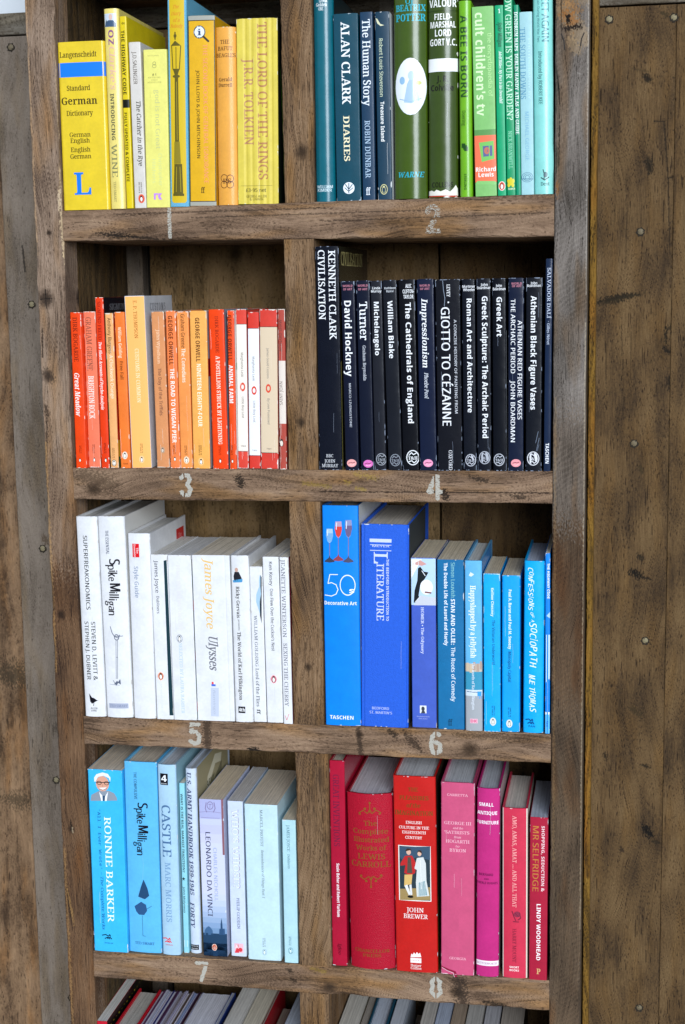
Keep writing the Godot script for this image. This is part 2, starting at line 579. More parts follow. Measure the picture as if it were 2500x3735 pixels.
# one triangle of print laid on the spine, split until it can follow the curve
func bent(a: Vector2, b: Vector2, d: Vector2, off: float, lim: float, deep: int) -> void:
	var wide := maxf(a.x, maxf(b.x, d.x)) - minf(a.x, minf(b.x, d.x))
	if wide > lim and deep < 7:
		var ab := absf(a.x - b.x); var bd := absf(b.x - d.x); var da := absf(d.x - a.x)
		if ab >= bd and ab >= da:
			var m := (a + b) * 0.5
			bent(a, m, d, off, lim, deep + 1); bent(m, b, d, off, lim, deep + 1)
		elif bd >= da:
			var m := (b + d) * 0.5
			bent(a, b, m, off, lim, deep + 1); bent(a, m, d, off, lim, deep + 1)
		else:
			var m := (d + a) * 0.5
			bent(a, b, m, off, lim, deep + 1); bent(m, b, d, off, lim, deep + 1)
		return
	ink.tri(surf(a.x, a.y, off), surf(b.x, b.y, off), surf(d.x, d.y, off), surf_n(a.x), surf_n(b.x), surf_n(d.x))

# lettering that runs down the spine, centred at x, from y0 (upper end) to y1
func v(s: String, k: String, x: float, y0: float, y1: float, cap: float, col: String) -> void:
	put(s, k, col, func(e: Vector2): return Vector2(x + e.y, (y0 + y1) * 0.5 - e.x), cap, absf(y0 - y1))
# lettering that runs up the spine
func vu(s: String, k: String, x: float, y0: float, y1: float, cap: float, col: String) -> void:
	put(s, k, col, func(e: Vector2): return Vector2(x - e.y, (y0 + y1) * 0.5 + e.x), cap, absf(y0 - y1))
# lettering across
func ht(s: String, k: String, x0: float, x1: float, y: float, cap: float, col: String) -> void:
	put(s, k, col, func(e: Vector2): return Vector2((x0 + x1) * 0.5 + e.x, y + e.y), cap, absf(x1 - x0))

func fill(poly: PackedVector2Array, col: String, into: Mesher = null) -> void:
	var mb := art if into == null else into
	mb.tint = hexc(col).srgb_to_linear()
	var off := lift()
	var pieces: Array = [poly]
	if not on_side and (cur.bulge > 1.0 or cur.ridges.size() > 0 or true):
		pieces = []
		var lo := 1e9
		var hi := -1e9
		for q in poly:
			lo = minf(lo, q.x)
			hi = maxf(hi, q.x)
		var hw: float = cur.w * 0.5
		lo = maxf(lo, -hw); hi = minf(hi, hw)
		var stops: Array[float] = [lo]
		var wide := 1.6 if cur.ridges.size() > 0 else (2.5 if cur.bulge > 1.0 else 6.0)
		var s := ceilf((hi - lo) / wide)
		for i in range(1, int(s)):
			stops.append(lerpf(lo, hi, i / s))
		for q in [-hw + cur.r * 0.35, -hw + cur.r, hw - cur.r, hw - cur.r * 0.35]:
			if q > lo + 0.05 and q < hi - 0.05:
				stops.append(q)
		stops.append(hi)
		stops.sort()
		for i in stops.size() - 1:
			if stops[i + 1] - stops[i] < 0.01:
				continue
			var strip := PackedVector2Array([Vector2(stops[i], -50), Vector2(stops[i + 1], -50), Vector2(stops[i + 1], 500), Vector2(stops[i], 500)])
			for q in Geometry2D.intersect_polygons(poly, strip):
				pieces.append(q)
	for q in pieces:
		var ix := Geometry2D.triangulate_polygon(q)
		for i in range(0, ix.size(), 3):
			var a: Vector2 = q[ix[i]]; var b: Vector2 = q[ix[i + 1]]; var d: Vector2 = q[ix[i + 2]]
			mb.tri(surf(a.x, a.y, off), surf(b.x, b.y, off), surf(d.x, d.y, off), surf_n(a.x), surf_n(b.x), surf_n(d.x))

func rc(x0: float, y0: float, x1: float, y1: float, col: String) -> void:
	var a := minf(y0, y1)
	var b := maxf(y0, y1)
	fill(PackedVector2Array([Vector2(x0, a), Vector2(x1, a), Vector2(x1, b), Vector2(x0, b)]), col)

func el(x: float, y: float, rx: float, ry: float, col: String, k := 28) -> void:
	var p := PackedVector2Array()
	for i in k:
		p.append(Vector2(x + cos(TAU * i / k) * rx, y + sin(TAU * i / k) * ry))
	fill(p, col)

func pg(pts: Array, col: String) -> void:
	var p := PackedVector2Array()
	for i in range(0, pts.size(), 2):
		p.append(Vector2(pts[i], pts[i + 1]))
	fill(p, col)

func sk(pts: Array, wide: float, col: String) -> void:
	var p := PackedVector2Array()
	for i in range(0, pts.size(), 2):
		p.append(Vector2(pts[i], pts[i + 1]))
	for q in Geometry2D.offset_polyline(p, wide * 0.5, Geometry2D.JOIN_ROUND, Geometry2D.END_ROUND):
		if not Geometry2D.is_polygon_clockwise(q):
			fill(q, col)

func rg(x: float, y: float, rx: float, ry: float, wide: float, col: String) -> void:
	var p := PackedVector2Array()
	var k := 30
	for i in k:
		p.append(Vector2(x + cos(TAU * i / k) * rx, y + sin(TAU * i / k) * ry))
	for i in k:
		var a := p[i]; var b := p[(i + 1) % k]
		var ia := Vector2(x, y) + (a - Vector2(x, y)) * (1.0 - wide / rx)
		var ib := Vector2(x, y) + (b - Vector2(x, y)) * (1.0 - wide / rx)
		cur.n -= 1
		fill(PackedVector2Array([a, b, ib, ia]), col)

# publisher's bird in an oval
func bird(x: float, y: float, ry: float, oval: String, ring: String, dark: String, pale: String) -> void:
	if oval != "": el(x, y, ry * 0.74, ry, oval)
	if ring != "": rg(x, y, ry * 0.74, ry, ry * 0.12, ring)
	pg([x - ry * 0.32, y - ry * 0.62, x + ry * 0.30, y - ry * 0.62, x + ry * 0.34, y, x + ry * 0.16, y + ry * 0.66, x - ry * 0.18, y + ry * 0.66, x - ry * 0.36, y], dark)
	el(x - ry * 0.01, y - ry * 0.12, ry * 0.27, ry * 0.50, pale, 12)

func isbn(x: float, y0: float, y1: float, gap: float, col: String, num: String) -> void:
	v("ISBN 0 14", "SB", x + gap * 0.5, y0, y1, gap * 0.62, col)
	v(num, "SB", x - gap * 0.5, y0, y1, gap * 0.62, col)

# thin pale lines and chips where the colour has rubbed off along the arrises, and creases down an old spine
func rub_at(h: float) -> float:
	var q := rng.randf()
	if q < 0.35: return h - absf(rng.randfn(0.0, 7.0))
	if q < 0.65: return absf(rng.randfn(0.0, 8.0))
	return rng.randf() * h

func scuff(amount: float) -> void:
	var mb := art
	mb.tint = hexc(cur.edge).srgb_to_linear()
	var w: float = cur.w
	var h: float = cur.h
	var hw := w * 0.5
	for i in int(46.0 * amount):
		var where := rng.randi() % 6
		var x := 0.0
		var y := 0.0
		if where < 2:
			x = -hw + 0.25; y = rub_at(h)
		elif where < 4:
			x = hw - 0.25; y = rub_at(h)
		elif where == 4:
			x = rng.randf_range(-hw, hw); y = h - 0.3
		else:
			x = rng.randf_range(-hw, hw); y = 0.3
		var lx := rng.randf_range(0.15, 0.55) if where < 4 else rng.randf_range(0.4, 2.0)
		var ly := rng.randf_range(0.6, 4.5) if where < 4 else rng.randf_range(0.2, 0.8)
		if rng.randf() < 0.12:
			lx *= 2.2; ly *= 1.5
		var p := PackedVector2Array()
		for k in 7:
			var a := TAU * k / 7.0
			p.append(Vector2(clampf(x + cos(a) * lx * rng.randf_range(0.5, 1.1), -hw, hw), clampf(y + sin(a) * ly * rng.randf_range(0.5, 1.1), 0.05, h - 0.05)))
		if y < 0.0 or y > h: continue
		cur.n = mini(cur.n, 18)
		if Geometry2D.triangulate_polygon(p).size() > 0:
			fill(p, cur.edge)
	for i in int(5.0 * amount):
		var x := rng.randf_range(-hw * 0.8, hw * 0.8)
		var y := rng.randf() * h * 0.8
		var q := []
		var l := rng.randf_range(8.0, 40.0)
		for k in 5:
			q.append_array([x + rng.randf_range(-0.25, 0.25), minf(h - 0.5, y + l * k / 4.0)])
		cur.n = mini(cur.n, 18)
		sk(q, rng.randf_range(0.10, 0.22), cur.edge)
# ---------------------------------------------------------------- the place
func _ready() -> void:
	rng.seed = 20240611
	var cam := Camera3D.new()
	cam.name = "camera"
	cam.position = EYE
	cam.rotation_degrees = Vector3(-8.4962, 10.6118, -0.8594)
	cam.fov = 38.4165
	cam.near = 0.05
	cam.far = 200.0
	add_child(cam, true)
	cam.current = true

	var sky_mat := ProceduralSkyMaterial.new()
	sky_mat.sky_top_color = Color(0.42, 0.50, 0.64)
	sky_mat.sky_horizon_color = Color(0.93, 0.985, 1.08)
	sky_mat.sky_curve = 0.5
	sky_mat.ground_horizon_color = Color(0.50, 0.51, 0.52)
	sky_mat.ground_bottom_color = Color(0.30, 0.29, 0.28)
	sky_mat.sun_angle_max = 0.0
	sky_mat.sky_energy_multiplier = 0.80
	sky_mat.ground_energy_multiplier = 0.80
	var sky := Sky.new()
	sky.sky_material = sky_mat
	var env := Environment.new()
	env.background_mode = Environment.BG_SKY
	env.sky = sky
	env.tonemap_mode = Environment.TONE_MAPPER_LINEAR
	env.tonemap_exposure = 1.2
	env.sdfgi_enabled = true
	env.ssao_enabled = true
	env.ssil_enabled = true
	var we := WorldEnvironment.new()
	we.name = "world_environment"
	we.environment = env
	add_child(we, true)
	var sun := DirectionalLight3D.new()      # the sun behind cloud, high in front and to the right
	sun.name = "sun"
	sun.light_energy = 0.95
	sun.light_color = Color(0.94, 0.968, 1.0)
	sun.light_angular_distance = 28.0
	sun.shadow_enabled = true
	sun.rotation_degrees = Vector3(-14.0, 20.0, 0.0)
	add_child(sun, true)

	make_textures()
	ground_and_walls()
	bookcase()
	stand_yellow_books()
	stand_green_books()
	stand_orange_paperbacks()
	stand_black_books()
	stand_white_books()
	stand_blue_books()
	stand_pale_blue_books()
	stand_red_books()
	stand_bottom_row()

func make_textures() -> void:
	# printed paper and card that has been handled: faint mottling and specks
	var n := FastNoiseLite.new()
	n.seed = 4
	n.noise_type = FastNoiseLite.TYPE_SIMPLEX_SMOOTH
	n.fractal_octaves = 4
	n.frequency = 0.02
	var s := FastNoiseLite.new()
	s.seed = 9
	s.noise_type = FastNoiseLite.TYPE_CELLULAR
	s.frequency = 0.05
	var img := Image.create(512, 512, false, Image.FORMAT_RGB8)
	for j in 512:
		for i in 512:
			var k := 0.96 + 0.038 * n.get_noise_2d(i, j) + 0.022 * n.get_noise_2d(i * 5.0 + 700.0, j * 5.0) + 0.012 * (rng.randf() - 0.5)
			if s.get_noise_2d(i, j) < -0.985:
				k -= 0.10
			img.set_pixel(i, j, Color(k, k, k * 0.996))
	paper_tex = ImageTexture.create_from_image(img)
	# the edges of a block of leaves: fine uneven lines running front to back
	var pi := Image.create(512, 64, false, Image.FORMAT_RGB8)
	var ln := FastNoiseLite.new()
	ln.seed = 12
	ln.frequency = 0.35
	ln.fractal_octaves = 3
	for i in 512:
		var base := 0.92 + 0.10 * ln.get_noise_1d(i) + 0.11 * ln.get_noise_1d(i * 0.13 + 900.0) + 0.06 * (rng.randf() - 0.5)
		if rng.randf() < 0.05: base -= 0.12
		for j in 64:
			var k := clampf(base + 0.05 * n.get_noise_2d(i * 2.0, j * 5.0), 0.0, 1.0)
			pi.set_pixel(i, j, Color(k, k, k))
	page_tex = ImageTexture.create_from_image(pi)
	var cn := FastNoiseLite.new()
	cn.seed = 21
	cn.noise_type = FastNoiseLite.TYPE_CELLULAR
	cn.frequency = 0.12
	cloth_normal = NoiseTexture2D.new()
	cloth_normal.width = 256
	cloth_normal.height = 256
	cloth_normal.seamless = true
	cloth_normal.as_normal_map = true
	cloth_normal.bump_strength = 4.0
	cloth_normal.noise = cn
	paper_normal = NoiseTexture2D.new()
	paper_normal.width = 256
	paper_normal.height = 256
	paper_normal.seamless = true
	paper_normal.as_normal_map = true
	paper_normal.bump_strength = 3.0
	paper_normal.noise = n

const SHELF := ["3e2e21", "7e6550", "a4896f", "8a6236"]
const WALL := ["2e2216", "5a452b", "745d3e", "5f411b"]
const GREY_WALL := ["4a4035", "766a5e", "8d8072", "6e5c46"]

func ground_and_walls() -> void:
	var gm := StandardMaterial3D.new()
	var gn := FastNoiseLite.new()
	gn.seed = 31
	gn.frequency = 0.02
	gn.fractal_octaves = 5
	var gt := NoiseTexture2D.new()
	gt.width = 512
	gt.height = 512
	gt.seamless = true
	gt.noise = gn
	var ramp := Gradient.new()
	ramp.colors = PackedColorArray([hexc("706c66"), hexc("96928a")])
	ramp.offsets = PackedFloat32Array([0.0, 1.0])
	gt.color_ramp = ramp
	gm.albedo_texture = gt
	gm.uv1_triplanar = true
	gm.uv1_world_triplanar = true
	gm.uv1_scale = Vector3(0.7, 0.7, 0.7)
	gm.roughness = 0.95
	var g := Mesher.new()
	g.quad(Vector3(-30000, GROUND_Y * 1000, -30000), Vector3(30000, GROUND_Y * 1000, -30000), Vector3(30000, GROUND_Y * 1000, 30000), Vector3(-30000, GROUND_Y * 1000, 30000), Vector3.UP)
	var ground := part("ground", g, gm, self)
	ground.set_meta("kind", "structure")
	ground.set_meta("label", "pale grey paving the bookcase stands on")
	ground.set_meta("category", "ground")

	# pale painted wall above and behind the boards
	var pw := Mesher.new()
	pw.box(Vector3(-1600, GROUND_Y * 1000, -620), Vector3(2200, 1500, -420))
	var pmat := plain("d6dce0", 0.8)
	var painted := part("painted_wall", pw, pmat, self)
	painted.set_meta("label", "pale blue-grey painted wall showing above the weathered boards")
	painted.set_meta("category", "wall")

	# the dark timber barn across the yard, mirrored as the dark side of every glossy spine
	var barn := thing("timber_barn", "dark timber barn standing across the yard, facing the bookcase", "barn")
	var bw := Mesher.new()
	bw.box(Vector3(-26000, GROUND_Y * 1000, 20000), Vector3(1200, 600, 26000))
	part("wall", bw, plain("3a332b", 0.9), barn)
	var br := Mesher.new()
	br.quad(Vector3(-26300, 550, 19700), Vector3(1500, 550, 19700), Vector3(1500, 2000, 23000), Vector3(-26300, 2000, 23000), Vector3(0, 0.9, -0.4))
	br.quad(Vector3(-26300, 550, 26300), Vector3(1500, 550, 26300), Vector3(1500, 2000, 23000), Vector3(-26300, 2000, 23000), Vector3(0, 0.9, 0.4))
	br.tri(Vector3(1200, 600, 20000), Vector3(1200, 600, 26000), Vector3(1200, 1950, 23000), Vector3.RIGHT, Vector3.RIGHT, Vector3.RIGHT)
	part("roof", br, plain("4a4642", 0.9), barn)

	var wall := thing("board_wall", "wall of wide vertical brown boards with round screw heads behind the bookcase", "wall")
	var lo := GROUND_Y * 1000.0 + 5.0
	var wl := func(called: String, x0: float, x1: float, z: float, m: StandardMaterial3D, top: float, sd: int):
		board(called, Vector3(x0, lo, z - 24.0), Vector3(x1, top, z), m, wall, {"seed": sd, "wear": 0.25, "step": 16.0})
	# the board at the outer right carries a long dark gash, checks, plugs and knots
	var wr := wood(41, 284, 1400, 0.95, WALL, {"ring": 0.035, "ringk": 0.12, "fine": 0.30, "blot": 0.42, "specks": 0.45, "checks": 0.45, "bump": 1.4, "warmth": 0.3,
		"knots": [[245.2, 81.6, 4.0], [289.0, 372.6, 9.0], [248.8, 182.5, 4.0]],
		"marks": [[187, 342, 240, 332, 4.2, 0.88, "1c160c", 0.9, 1], [200, 341, 246, 331, 2.2, 0.5, "2c2414", 0.8, 1], [176, 343, 212, 342, 1.5, 0.6, "2a2012", 0.6],
			[243, 78, 247, 84, 2.6, 0.7, "1c160c", 1.3], [247, 176, 250, 188, 2.8, 0.75, "1c160c", 1.3], [228, 70, 246, 74, 0.8, 0.4, "2c2414", 1.0], [262, 8, 266, 12, 2.2, 0.6, "2c2414", 0.9],
			[265, 132, 271, 197, 0.65, 0.85, "221a10", 0.7], [271, 197, 274, 274, 0.6, 0.8, "221a10", 0.8], [254, 131, 266, 132, 0.7, 0.8, "221a10", 0.5], [271, 197, 280, 195, 0.7, 0.8, "221a10", 0.4], [276, 142, 283, 143, 0.7, 0.7, "221a10", 0.4],
			[279, 24, 286, 36, 0.8, 0.6, "2c2414", 0.5], [286, 36, 282, 56, 0.8, 0.6, "2c2414", 0.5], [278, 0, 279, 80, 0.5, 0.7, "2c2414", 0.8], [278, 340, 282, 700, 0.5, 0.6, "2c2414", 1.0],
			[270, 375, 284, 368, 3.0, 0.6, "1c160c", 1.2, 1], [271, 372, 272, 392, 2.0, 0.8, "1c160c", 1.2, 1], [270, 398, 278, 403, 2.4, 0.85, "17110a", 1.2], [276, 434, 279, 446, 2.8, 0.7, "17110a", 1.2], [243, 540, 246, 548, 2.0, 0.5, "2c2414", 1.0],
			[236, 672, 244, 676, 3.6, 0.9, "120e08", 1.3], [244, 677, 258, 681, 1.8, 0.75, "17110a", 1.2, 1], [244, 651, 247, 655, 2.6, 0.7, "1c160c", 1.0], [238, 846, 248, 853, 3.0, 0.5, "2c2414", 1.4], [205, 906, 207, 912, 2.2, 0.6, "1c160c", 1.0],
			[250, 918, 262, 922, 2.0, 0.75, "1c160c", 0.9, 1], [257, 1001, 262, 1010, 4.0, 0.92, "0e0a06", 1.2], [266, 1018, 274, 1020, 1.8, 0.6, "1c160c", 1.0], [226, 1029, 229, 1033, 2.2, 0.6, "201810", 0.8], [284, 1100, 285, 1140, 1.6, 0.6, "201810", 1.0],
			[200, 352, 202, 470, 0.5, 0.55, "2a2012", 0.9, 1], [218, 350, 222, 440, 0.55, 0.6, "2a2012", 0.9, 1], [230, 355, 231, 450, 0.5, 0.45, "2a2012", 0.9, 1], [206, 60, 210, 260, 0.5, 0.5, "2a2012", 0.9, 1], [222, 190, 224, 320, 0.5, 0.5, "2a2012", 0.9, 1], [283, 640, 284, 760, 0.6, 0.6, "2a2012", 0.9, 1]]})
	wl.call("plank", 399.5, 677.0, -226.0, wr, 521.0, 3)
	var wm := wood(43, 376, 1400, 0.7, ["46361f", "786040", "907450", "7a5828"], {"ring": 0.03, "ringk": 0.14, "fine": 0.30, "blot": 0.45, "warmth": 0.3, "specks": 0.3, "checks": 0.4, "bump": 1.4, "knots": [[112.0, 275.0, 8.0], [300.0, 640.0, 12.0]]})
	wl.call("plank", 28.0, 396.8, -227.0, wm, 521.0, 7)
	wl.call("plank", 677.3, 940.0, -226.3, wr, 521.0, 11)
	var wg := wood(47, 184, 1400, 0.95, GREY_WALL, {"ring": 0.06, "ringk": 0.08, "fine": 0.24, "blot": 0.28, "specks": 0.25, "checks": 0.25, "bump": 1.3,
		"marks": [[24, 260, 26, 292, 1.2, 0.8, "2c2620", 0.5], [36, 640, 38, 646, 3.5, 0.6, "4c3c2c", 1.0], [40, 900, 46, 908, 4.0, 0.5, "3c342c", 1.0]]})
	board("plank", Vector3(-165, lo, -246), Vector3(20, 521, -222), wg, wall, {"seed": 21, "wear": 0.6, "step": 16.0})
	var wb := wood(53, 220, 1400, 0.7, ["402f20", "735a42", "8c7054", "724e2c"], {"ring": 0.05, "ringk": 0.2, "saw": 0.10, "sawk": 0.30, "sawdir": 0.8, "fine": 0.34, "blot": 0.6, "specks": 0.15, "checks": 0.3, "bump": 1.8,
		"marks": [[150, 830, 215, 838, 14, 0.6, "2c2418", 1.2, 1], [160, 1010, 200, 1014, 10, 0.5, "2c2418", 1.4, 1]]})
	wl.call("plank", -372.0, -167.5, -240.0, wb, 521.0, 27)
	var back := Mesher.new()
	back.box(Vector3(-370, lo, -268), Vector3(938, 548.5, -252))
	part("backing_board", back, plain("2a241c", 0.9), wall)
	# capping rail along the top of the boards
	var wc := wood(59, 40, 700, 0.9, ["453c30", "6c655a", "857e72", "6a5c44"], {"ring": 0.08, "ringk": 0.25, "fine": 0.4, "bump": 1.4})
	board("capping_rail", Vector3(-372, 523, -250), Vector3(940, 549.5, -222.6), wc, wall, {"flat": true, "wear": 0.6, "step": 20.0})
	for q in [[600.1, 507.9], [674.2, 506.5], [639.7, 261.9], [635.7, 8.2], [652.8, -237.6], [652.7, -723.2], [-143.7, 508.1], [-131.5, 186.3], [-131.6, -134.4], [-127.3, -453.2], [-119.5, -767.2]]:
		screw(wall, q[0], q[1], -226.0 if q[0] > 0.0 else -222.0)

func screw(parent: Node, x: float, y: float, z: float) -> void:
	# a domed, slotted head sitting in a dark countersunk ring
	var mb := Mesher.new()
	var big := rng.randf_range(0.82, 0.95)
	var prof := [Vector2(0.0, 1.3), Vector2(2.0, 1.1) * big, Vector2(3.6, 0.6) * big, Vector2(4.3, -0.1) * big, Vector2(4.4, -1.0) * big]
	var k := 14
	for i in k:
		for j in prof.size() - 1:
			var a0 := TAU * i / k
			var a1 := TAU * (i + 1) / k
			var p: Vector2 = prof[j]; var q: Vector2 = prof[j + 1]
			var t := (q - p).normalized()
			var n0 := Vector3(cos(a0) * -t.y, sin(a0) * -t.y, t.x)
			var n1 := Vector3(cos(a1) * -t.y, sin(a1) * -t.y, t.x)
			mb.quad4(Vector3(x + cos(a0) * p.x, y + sin(a0) * p.x, z + p.y), Vector3(x + cos(a1) * p.x, y + sin(a1) * p.x, z + p.y), Vector3(x + cos(a1) * q.x, y + sin(a1) * q.x, z + q.y), Vector3(x + cos(a0) * q.x, y + sin(a0) * q.x, z + q.y), n0, n1, n1, n0)
	var o := part("screw_head", mb, plain(["7a6c50", "6a5e46", "857a5c"][rng.randi() % 3], 0.7), parent)
	var sb := Mesher.new()
	var ang := rng.randf() * PI
	var dx := Vector3(cos(ang), sin(ang), 0) * 3.4
	var dy := Vector3(-sin(ang), cos(ang), 0) * 0.5
	var c := Vector3(x, y, z + 0.75)
	var up := Vector3(0, 0, 0.45)
	sb.quad(c - dx - dy + up * 0.2, c + dx - dy + up * 0.2, c + dx + dy + up * 0.2, c - dx + dy + up * 0.2, Vector3.BACK)
	var rb := Mesher.new()
	for i in 18:
		var a0 := TAU * i / 18.0
		var a1 := TAU * (i + 1) / 18.0
		var r1 := 5.3 + 0.8 * sin(i * 2.3 + x)
		var r2 := 5.3 + 0.8 * sin((i + 1) * 2.3 + x)
		if i == 17: r2 = 5.3 + 0.8 * sin(x)
		rb.quad(Vector3(x + cos(a0) * 3.6, y + sin(a0) * 3.6, z + 0.35), Vector3(x + cos(a1) * 3.6, y + sin(a1) * 3.6, z + 0.35), Vector3(x + cos(a1) * r2, y + sin(a1) * r2 - 0.5, z + 0.3), Vector3(x + cos(a0) * r1, y + sin(a0) * r1 - 0.5, z + 0.3), Vector3.BACK)
	part("stained_ring", rb, plain("241c10", 0.9), o)
	part("slot", sb, plain("2c261c", 0.8), o)

# where the shelf faces run, measured: [top left, top right, bottom left, bottom right]
const TIERS := [[582.0, 582.0, 547.0, 547.0], [290.5, 294.7, 257.2, 250.6], [0.0, 0.1, -36.1, -34.6], [-294.7, -293.5, -328.2, -327.3], [-588.0, -585.2, -620.8, -621.3], [-881.0, -881.0, -916.0, -916.0]]

func bookcase() -> void:
	var case := thing("bookcase", "tall open bookcase of rough reclaimed boards with stencilled shelf numbers", "bookcase")
	var lo := GROUND_Y * 1000.0 + 4.0
	# uprights: 34 mm thick, 222 deep
	var lm := wood(61, 66, 1300, 1.5, ["3e2f25", "806b59", "a18b78", "86603a"], {"ring": 0.16, "ringk": 0.12, "fine": 0.46, "blot": 0.42, "specks": 0.25, "checks": 0.30, "bump": 2.2, "roll": 380.0,
		"knots": [[9.0, 1286.0, 9.0], [16.5, 1213.0, 3.0], [7.6, 74.0, 6.0], [11.0, 352.0, 5.0], [12.0, 614.0, 4.0]],
		"marks": [[16, 340, 16, 880, 40, 1.0, "bfa88c", -0.7], [14, 190, 14, 330, 30, 0.4, "ccb8a0", -0.8], [5, 1284, 15, 1290, 6, 0.45, "30261e", 1.0, 1], [9, 1276, 9.5, 1297, 0.6, 0.8, "1c1610", 0.5], [3, 1287, 16, 1286, 0.6, 0.8, "1c1610", 0.5], [3.4, 20, 2, 52, 0.7, 0.75, "241a12", 0.9], [6, 70, 12, 76, 4.0, 0.5, "30261e", 1.3], [3, 108, 5, 118, 2.0, 0.6, "241a12", 1.2], [4, 118, 3, 150, 0.8, 0.6, "241a12", 1.2],
			[14, 1214, 19, 1212, 1.2, 0.6, "241a12", 1.2, 1], [30.5, 1162, 29.5, 1190, 1.6, 0.75, "cbb594", 0.9, 1], [31, 1180, 31.5, 1240, 1.7, 0.8, "c8b08c", 0.8, 1], [32, 1225, 33, 1252, 1.2, 0.7, "c2a984", 0.8, 1], [31.5, 1140, 31.8, 1164, 0.9, 0.7, "b89e78", 0.9, 1], [32.5, 1020, 32.6, 1110, 0.6, 0.6, "b89e78", 0.9], [1, 960, 1.6, 1240, 0.9, 0.55, "b89670", 1.1], [1, 150, 2, 420, 1.1, 0.45, "b48c54", 1.2], [2, 640, 3, 900, 1.2, 0.4, "b48c54", 1.2],
			[11, 600, 13, 622, 0.9, 0.8, "1c140c", 1.0, 1], [13, 612, 13.6, 618, 0.8, 0.7, "c0ac8c", 0.8], [3, 690, 10, 735, 1.6, 0.5, "b0894e", 1.0, 1], [2, 688, 8, 742, 0.7, 0.7, "1c140c", 0.8, 1]]})
	var rm := wood(67, 66, 1300, 1.5, ["363029", "6a625b", "8e857c", "6e5236"], {"ring": 0.10, "ringk": 0.08, "saw": 0.085, "sawk": 1.05, "sawdir": 0.72, "fine": 0.30, "blot": 0.36, "specks": 0.4, "checks": 0.22, "bump": 2.6, "roll": 380.0,
		"marks": [[17, 280, 17, 860, 40, 1.0, "cbb191", -0.7], [17, 150, 17, 400, 34, 0.4, "d0b89c", -0.8], [5, 985, 30, 985, 10, 0.30, "a88a62", 0.6], [8, 1000, 28, 1028, 9, 0.42, "b0926a", 0.5], [16, 1030, 22, 1040, 5, 0.4, "a88a62", 0.6], [10, 1004, 17, 1012, 5.5, 0.55, "92541e", 1.2], [12, 1006, 13, 1011, 1.9, 0.95, "0e0a06", 0.9], [10, 1018, 24, 1016, 1.9, 0.9, "17110c", 1.6], [12, 992, 22, 1000, 4, 0.35, "a4682c", 1.2],
			[2.2, 1065, 4.3, 1094, 0.7, 0.85, "1c1610", 0.7, 1], [4.3, 1094, 3.8, 1160, 0.6, 0.7, "1c1610", 0.9, 1], [5, 960, 5.5, 1020, 0.5, 0.75, "201810", 0.6], [2.5, 1170, 3, 1190, 1.3, 0.6, "8c5a2c", 1.2, 1], [20, 1062, 27, 1064, 1.0, 0.4, "aaa49c", 1.0, 1], [33, 940, 33.4, 1290, 0.5, 0.6, "b8b0a4", 0.8], [33, 20, 33.4, 700, 0.5, 0.55, "b8a88c", 0.8], [2, 100, 3, 620, 1.0, 0.3, "94744a", 1.3]]})
	var im := wood(83, 226, 1300, 0.9, ["281e10", "4e3d24", "665032", "543c18"], {"ring": 0.05, "ringk": 0.30, "fine": 0.42, "blot": 0.45, "bump": 1.8})
	board("side_board", Vector3(-31.5, lo, -222), Vector3(-0.6, 780, -44.5), im, case, {"seed": 4, "wear": 0.5, "step": 14.0})
	board("side_board", Vector3(548.0, lo, -222), Vector3(580.4, 780, -44.5), im, case, {"seed": 6, "wear": 0.5, "step": 14.0})
	board("upright", Vector3(-32.6, lo, -44), Vector3(0, 780, 0), lm, case, {"seed": 5, "wear": 1.0, "step": 5.0, "shift": Vector2(0, -220.0), "nicks": [[1, 262.0, 50.0, 4.5], [1, 508.0, 9.0, 4.5], [1, 372.0, 12.0, 4.0], [1, 314.0, 9.0, 4.0], [1, 470.0, 6.0, 3.0], [1, -60.0, 16.0, 2.0], [0, 240.0, 20.0, 3.0], [0, -150.0, 30.0, 2.5], [1, -420.0, 12.0, 3.0]]})
	board("upright", Vector3(547.2, lo, -44), Vector3(581.4, 780, 0), rm, case, {"seed": 9, "wear": 0.8, "step": 5.0, "shift": Vector2(0, -220.0), "nicks": [[0, 400.0, 26.0, 3.0], [0, 330.0, 18.0, 3.5], [1, 470.0, 14.0, 3.0], [1, -20.0, 20.0, 2.0], [0, 60.0, 14.0, 2.0], [0, -250.0, 20.0, 2.0]]})
	# ochre batten screwed along the outer back edge
	var bm := wood(71, 30, 1300, 0.9, ["3a2a10", "70521c", "8c6a2c", "7c4c14"], {"ring": 0.12, "ringk": 0.3, "fine": 0.45, "blot": 0.4, "bump": 1.6})
	board("back_batten", Vector3(581.8, lo, -222), Vector3(589.0, 780, -150), bm, case, {"seed": 13, "wear": 0.4, "step": 12.0})
	var sm: Array[StandardMaterial3D] = []
	sm.append(wood(73, 72, 560, 1.6, SHELF, {"ring": 0.10, "ringk": 0.13, "fine": 0.46, "blot": 0.42, "bump": 2.4}))
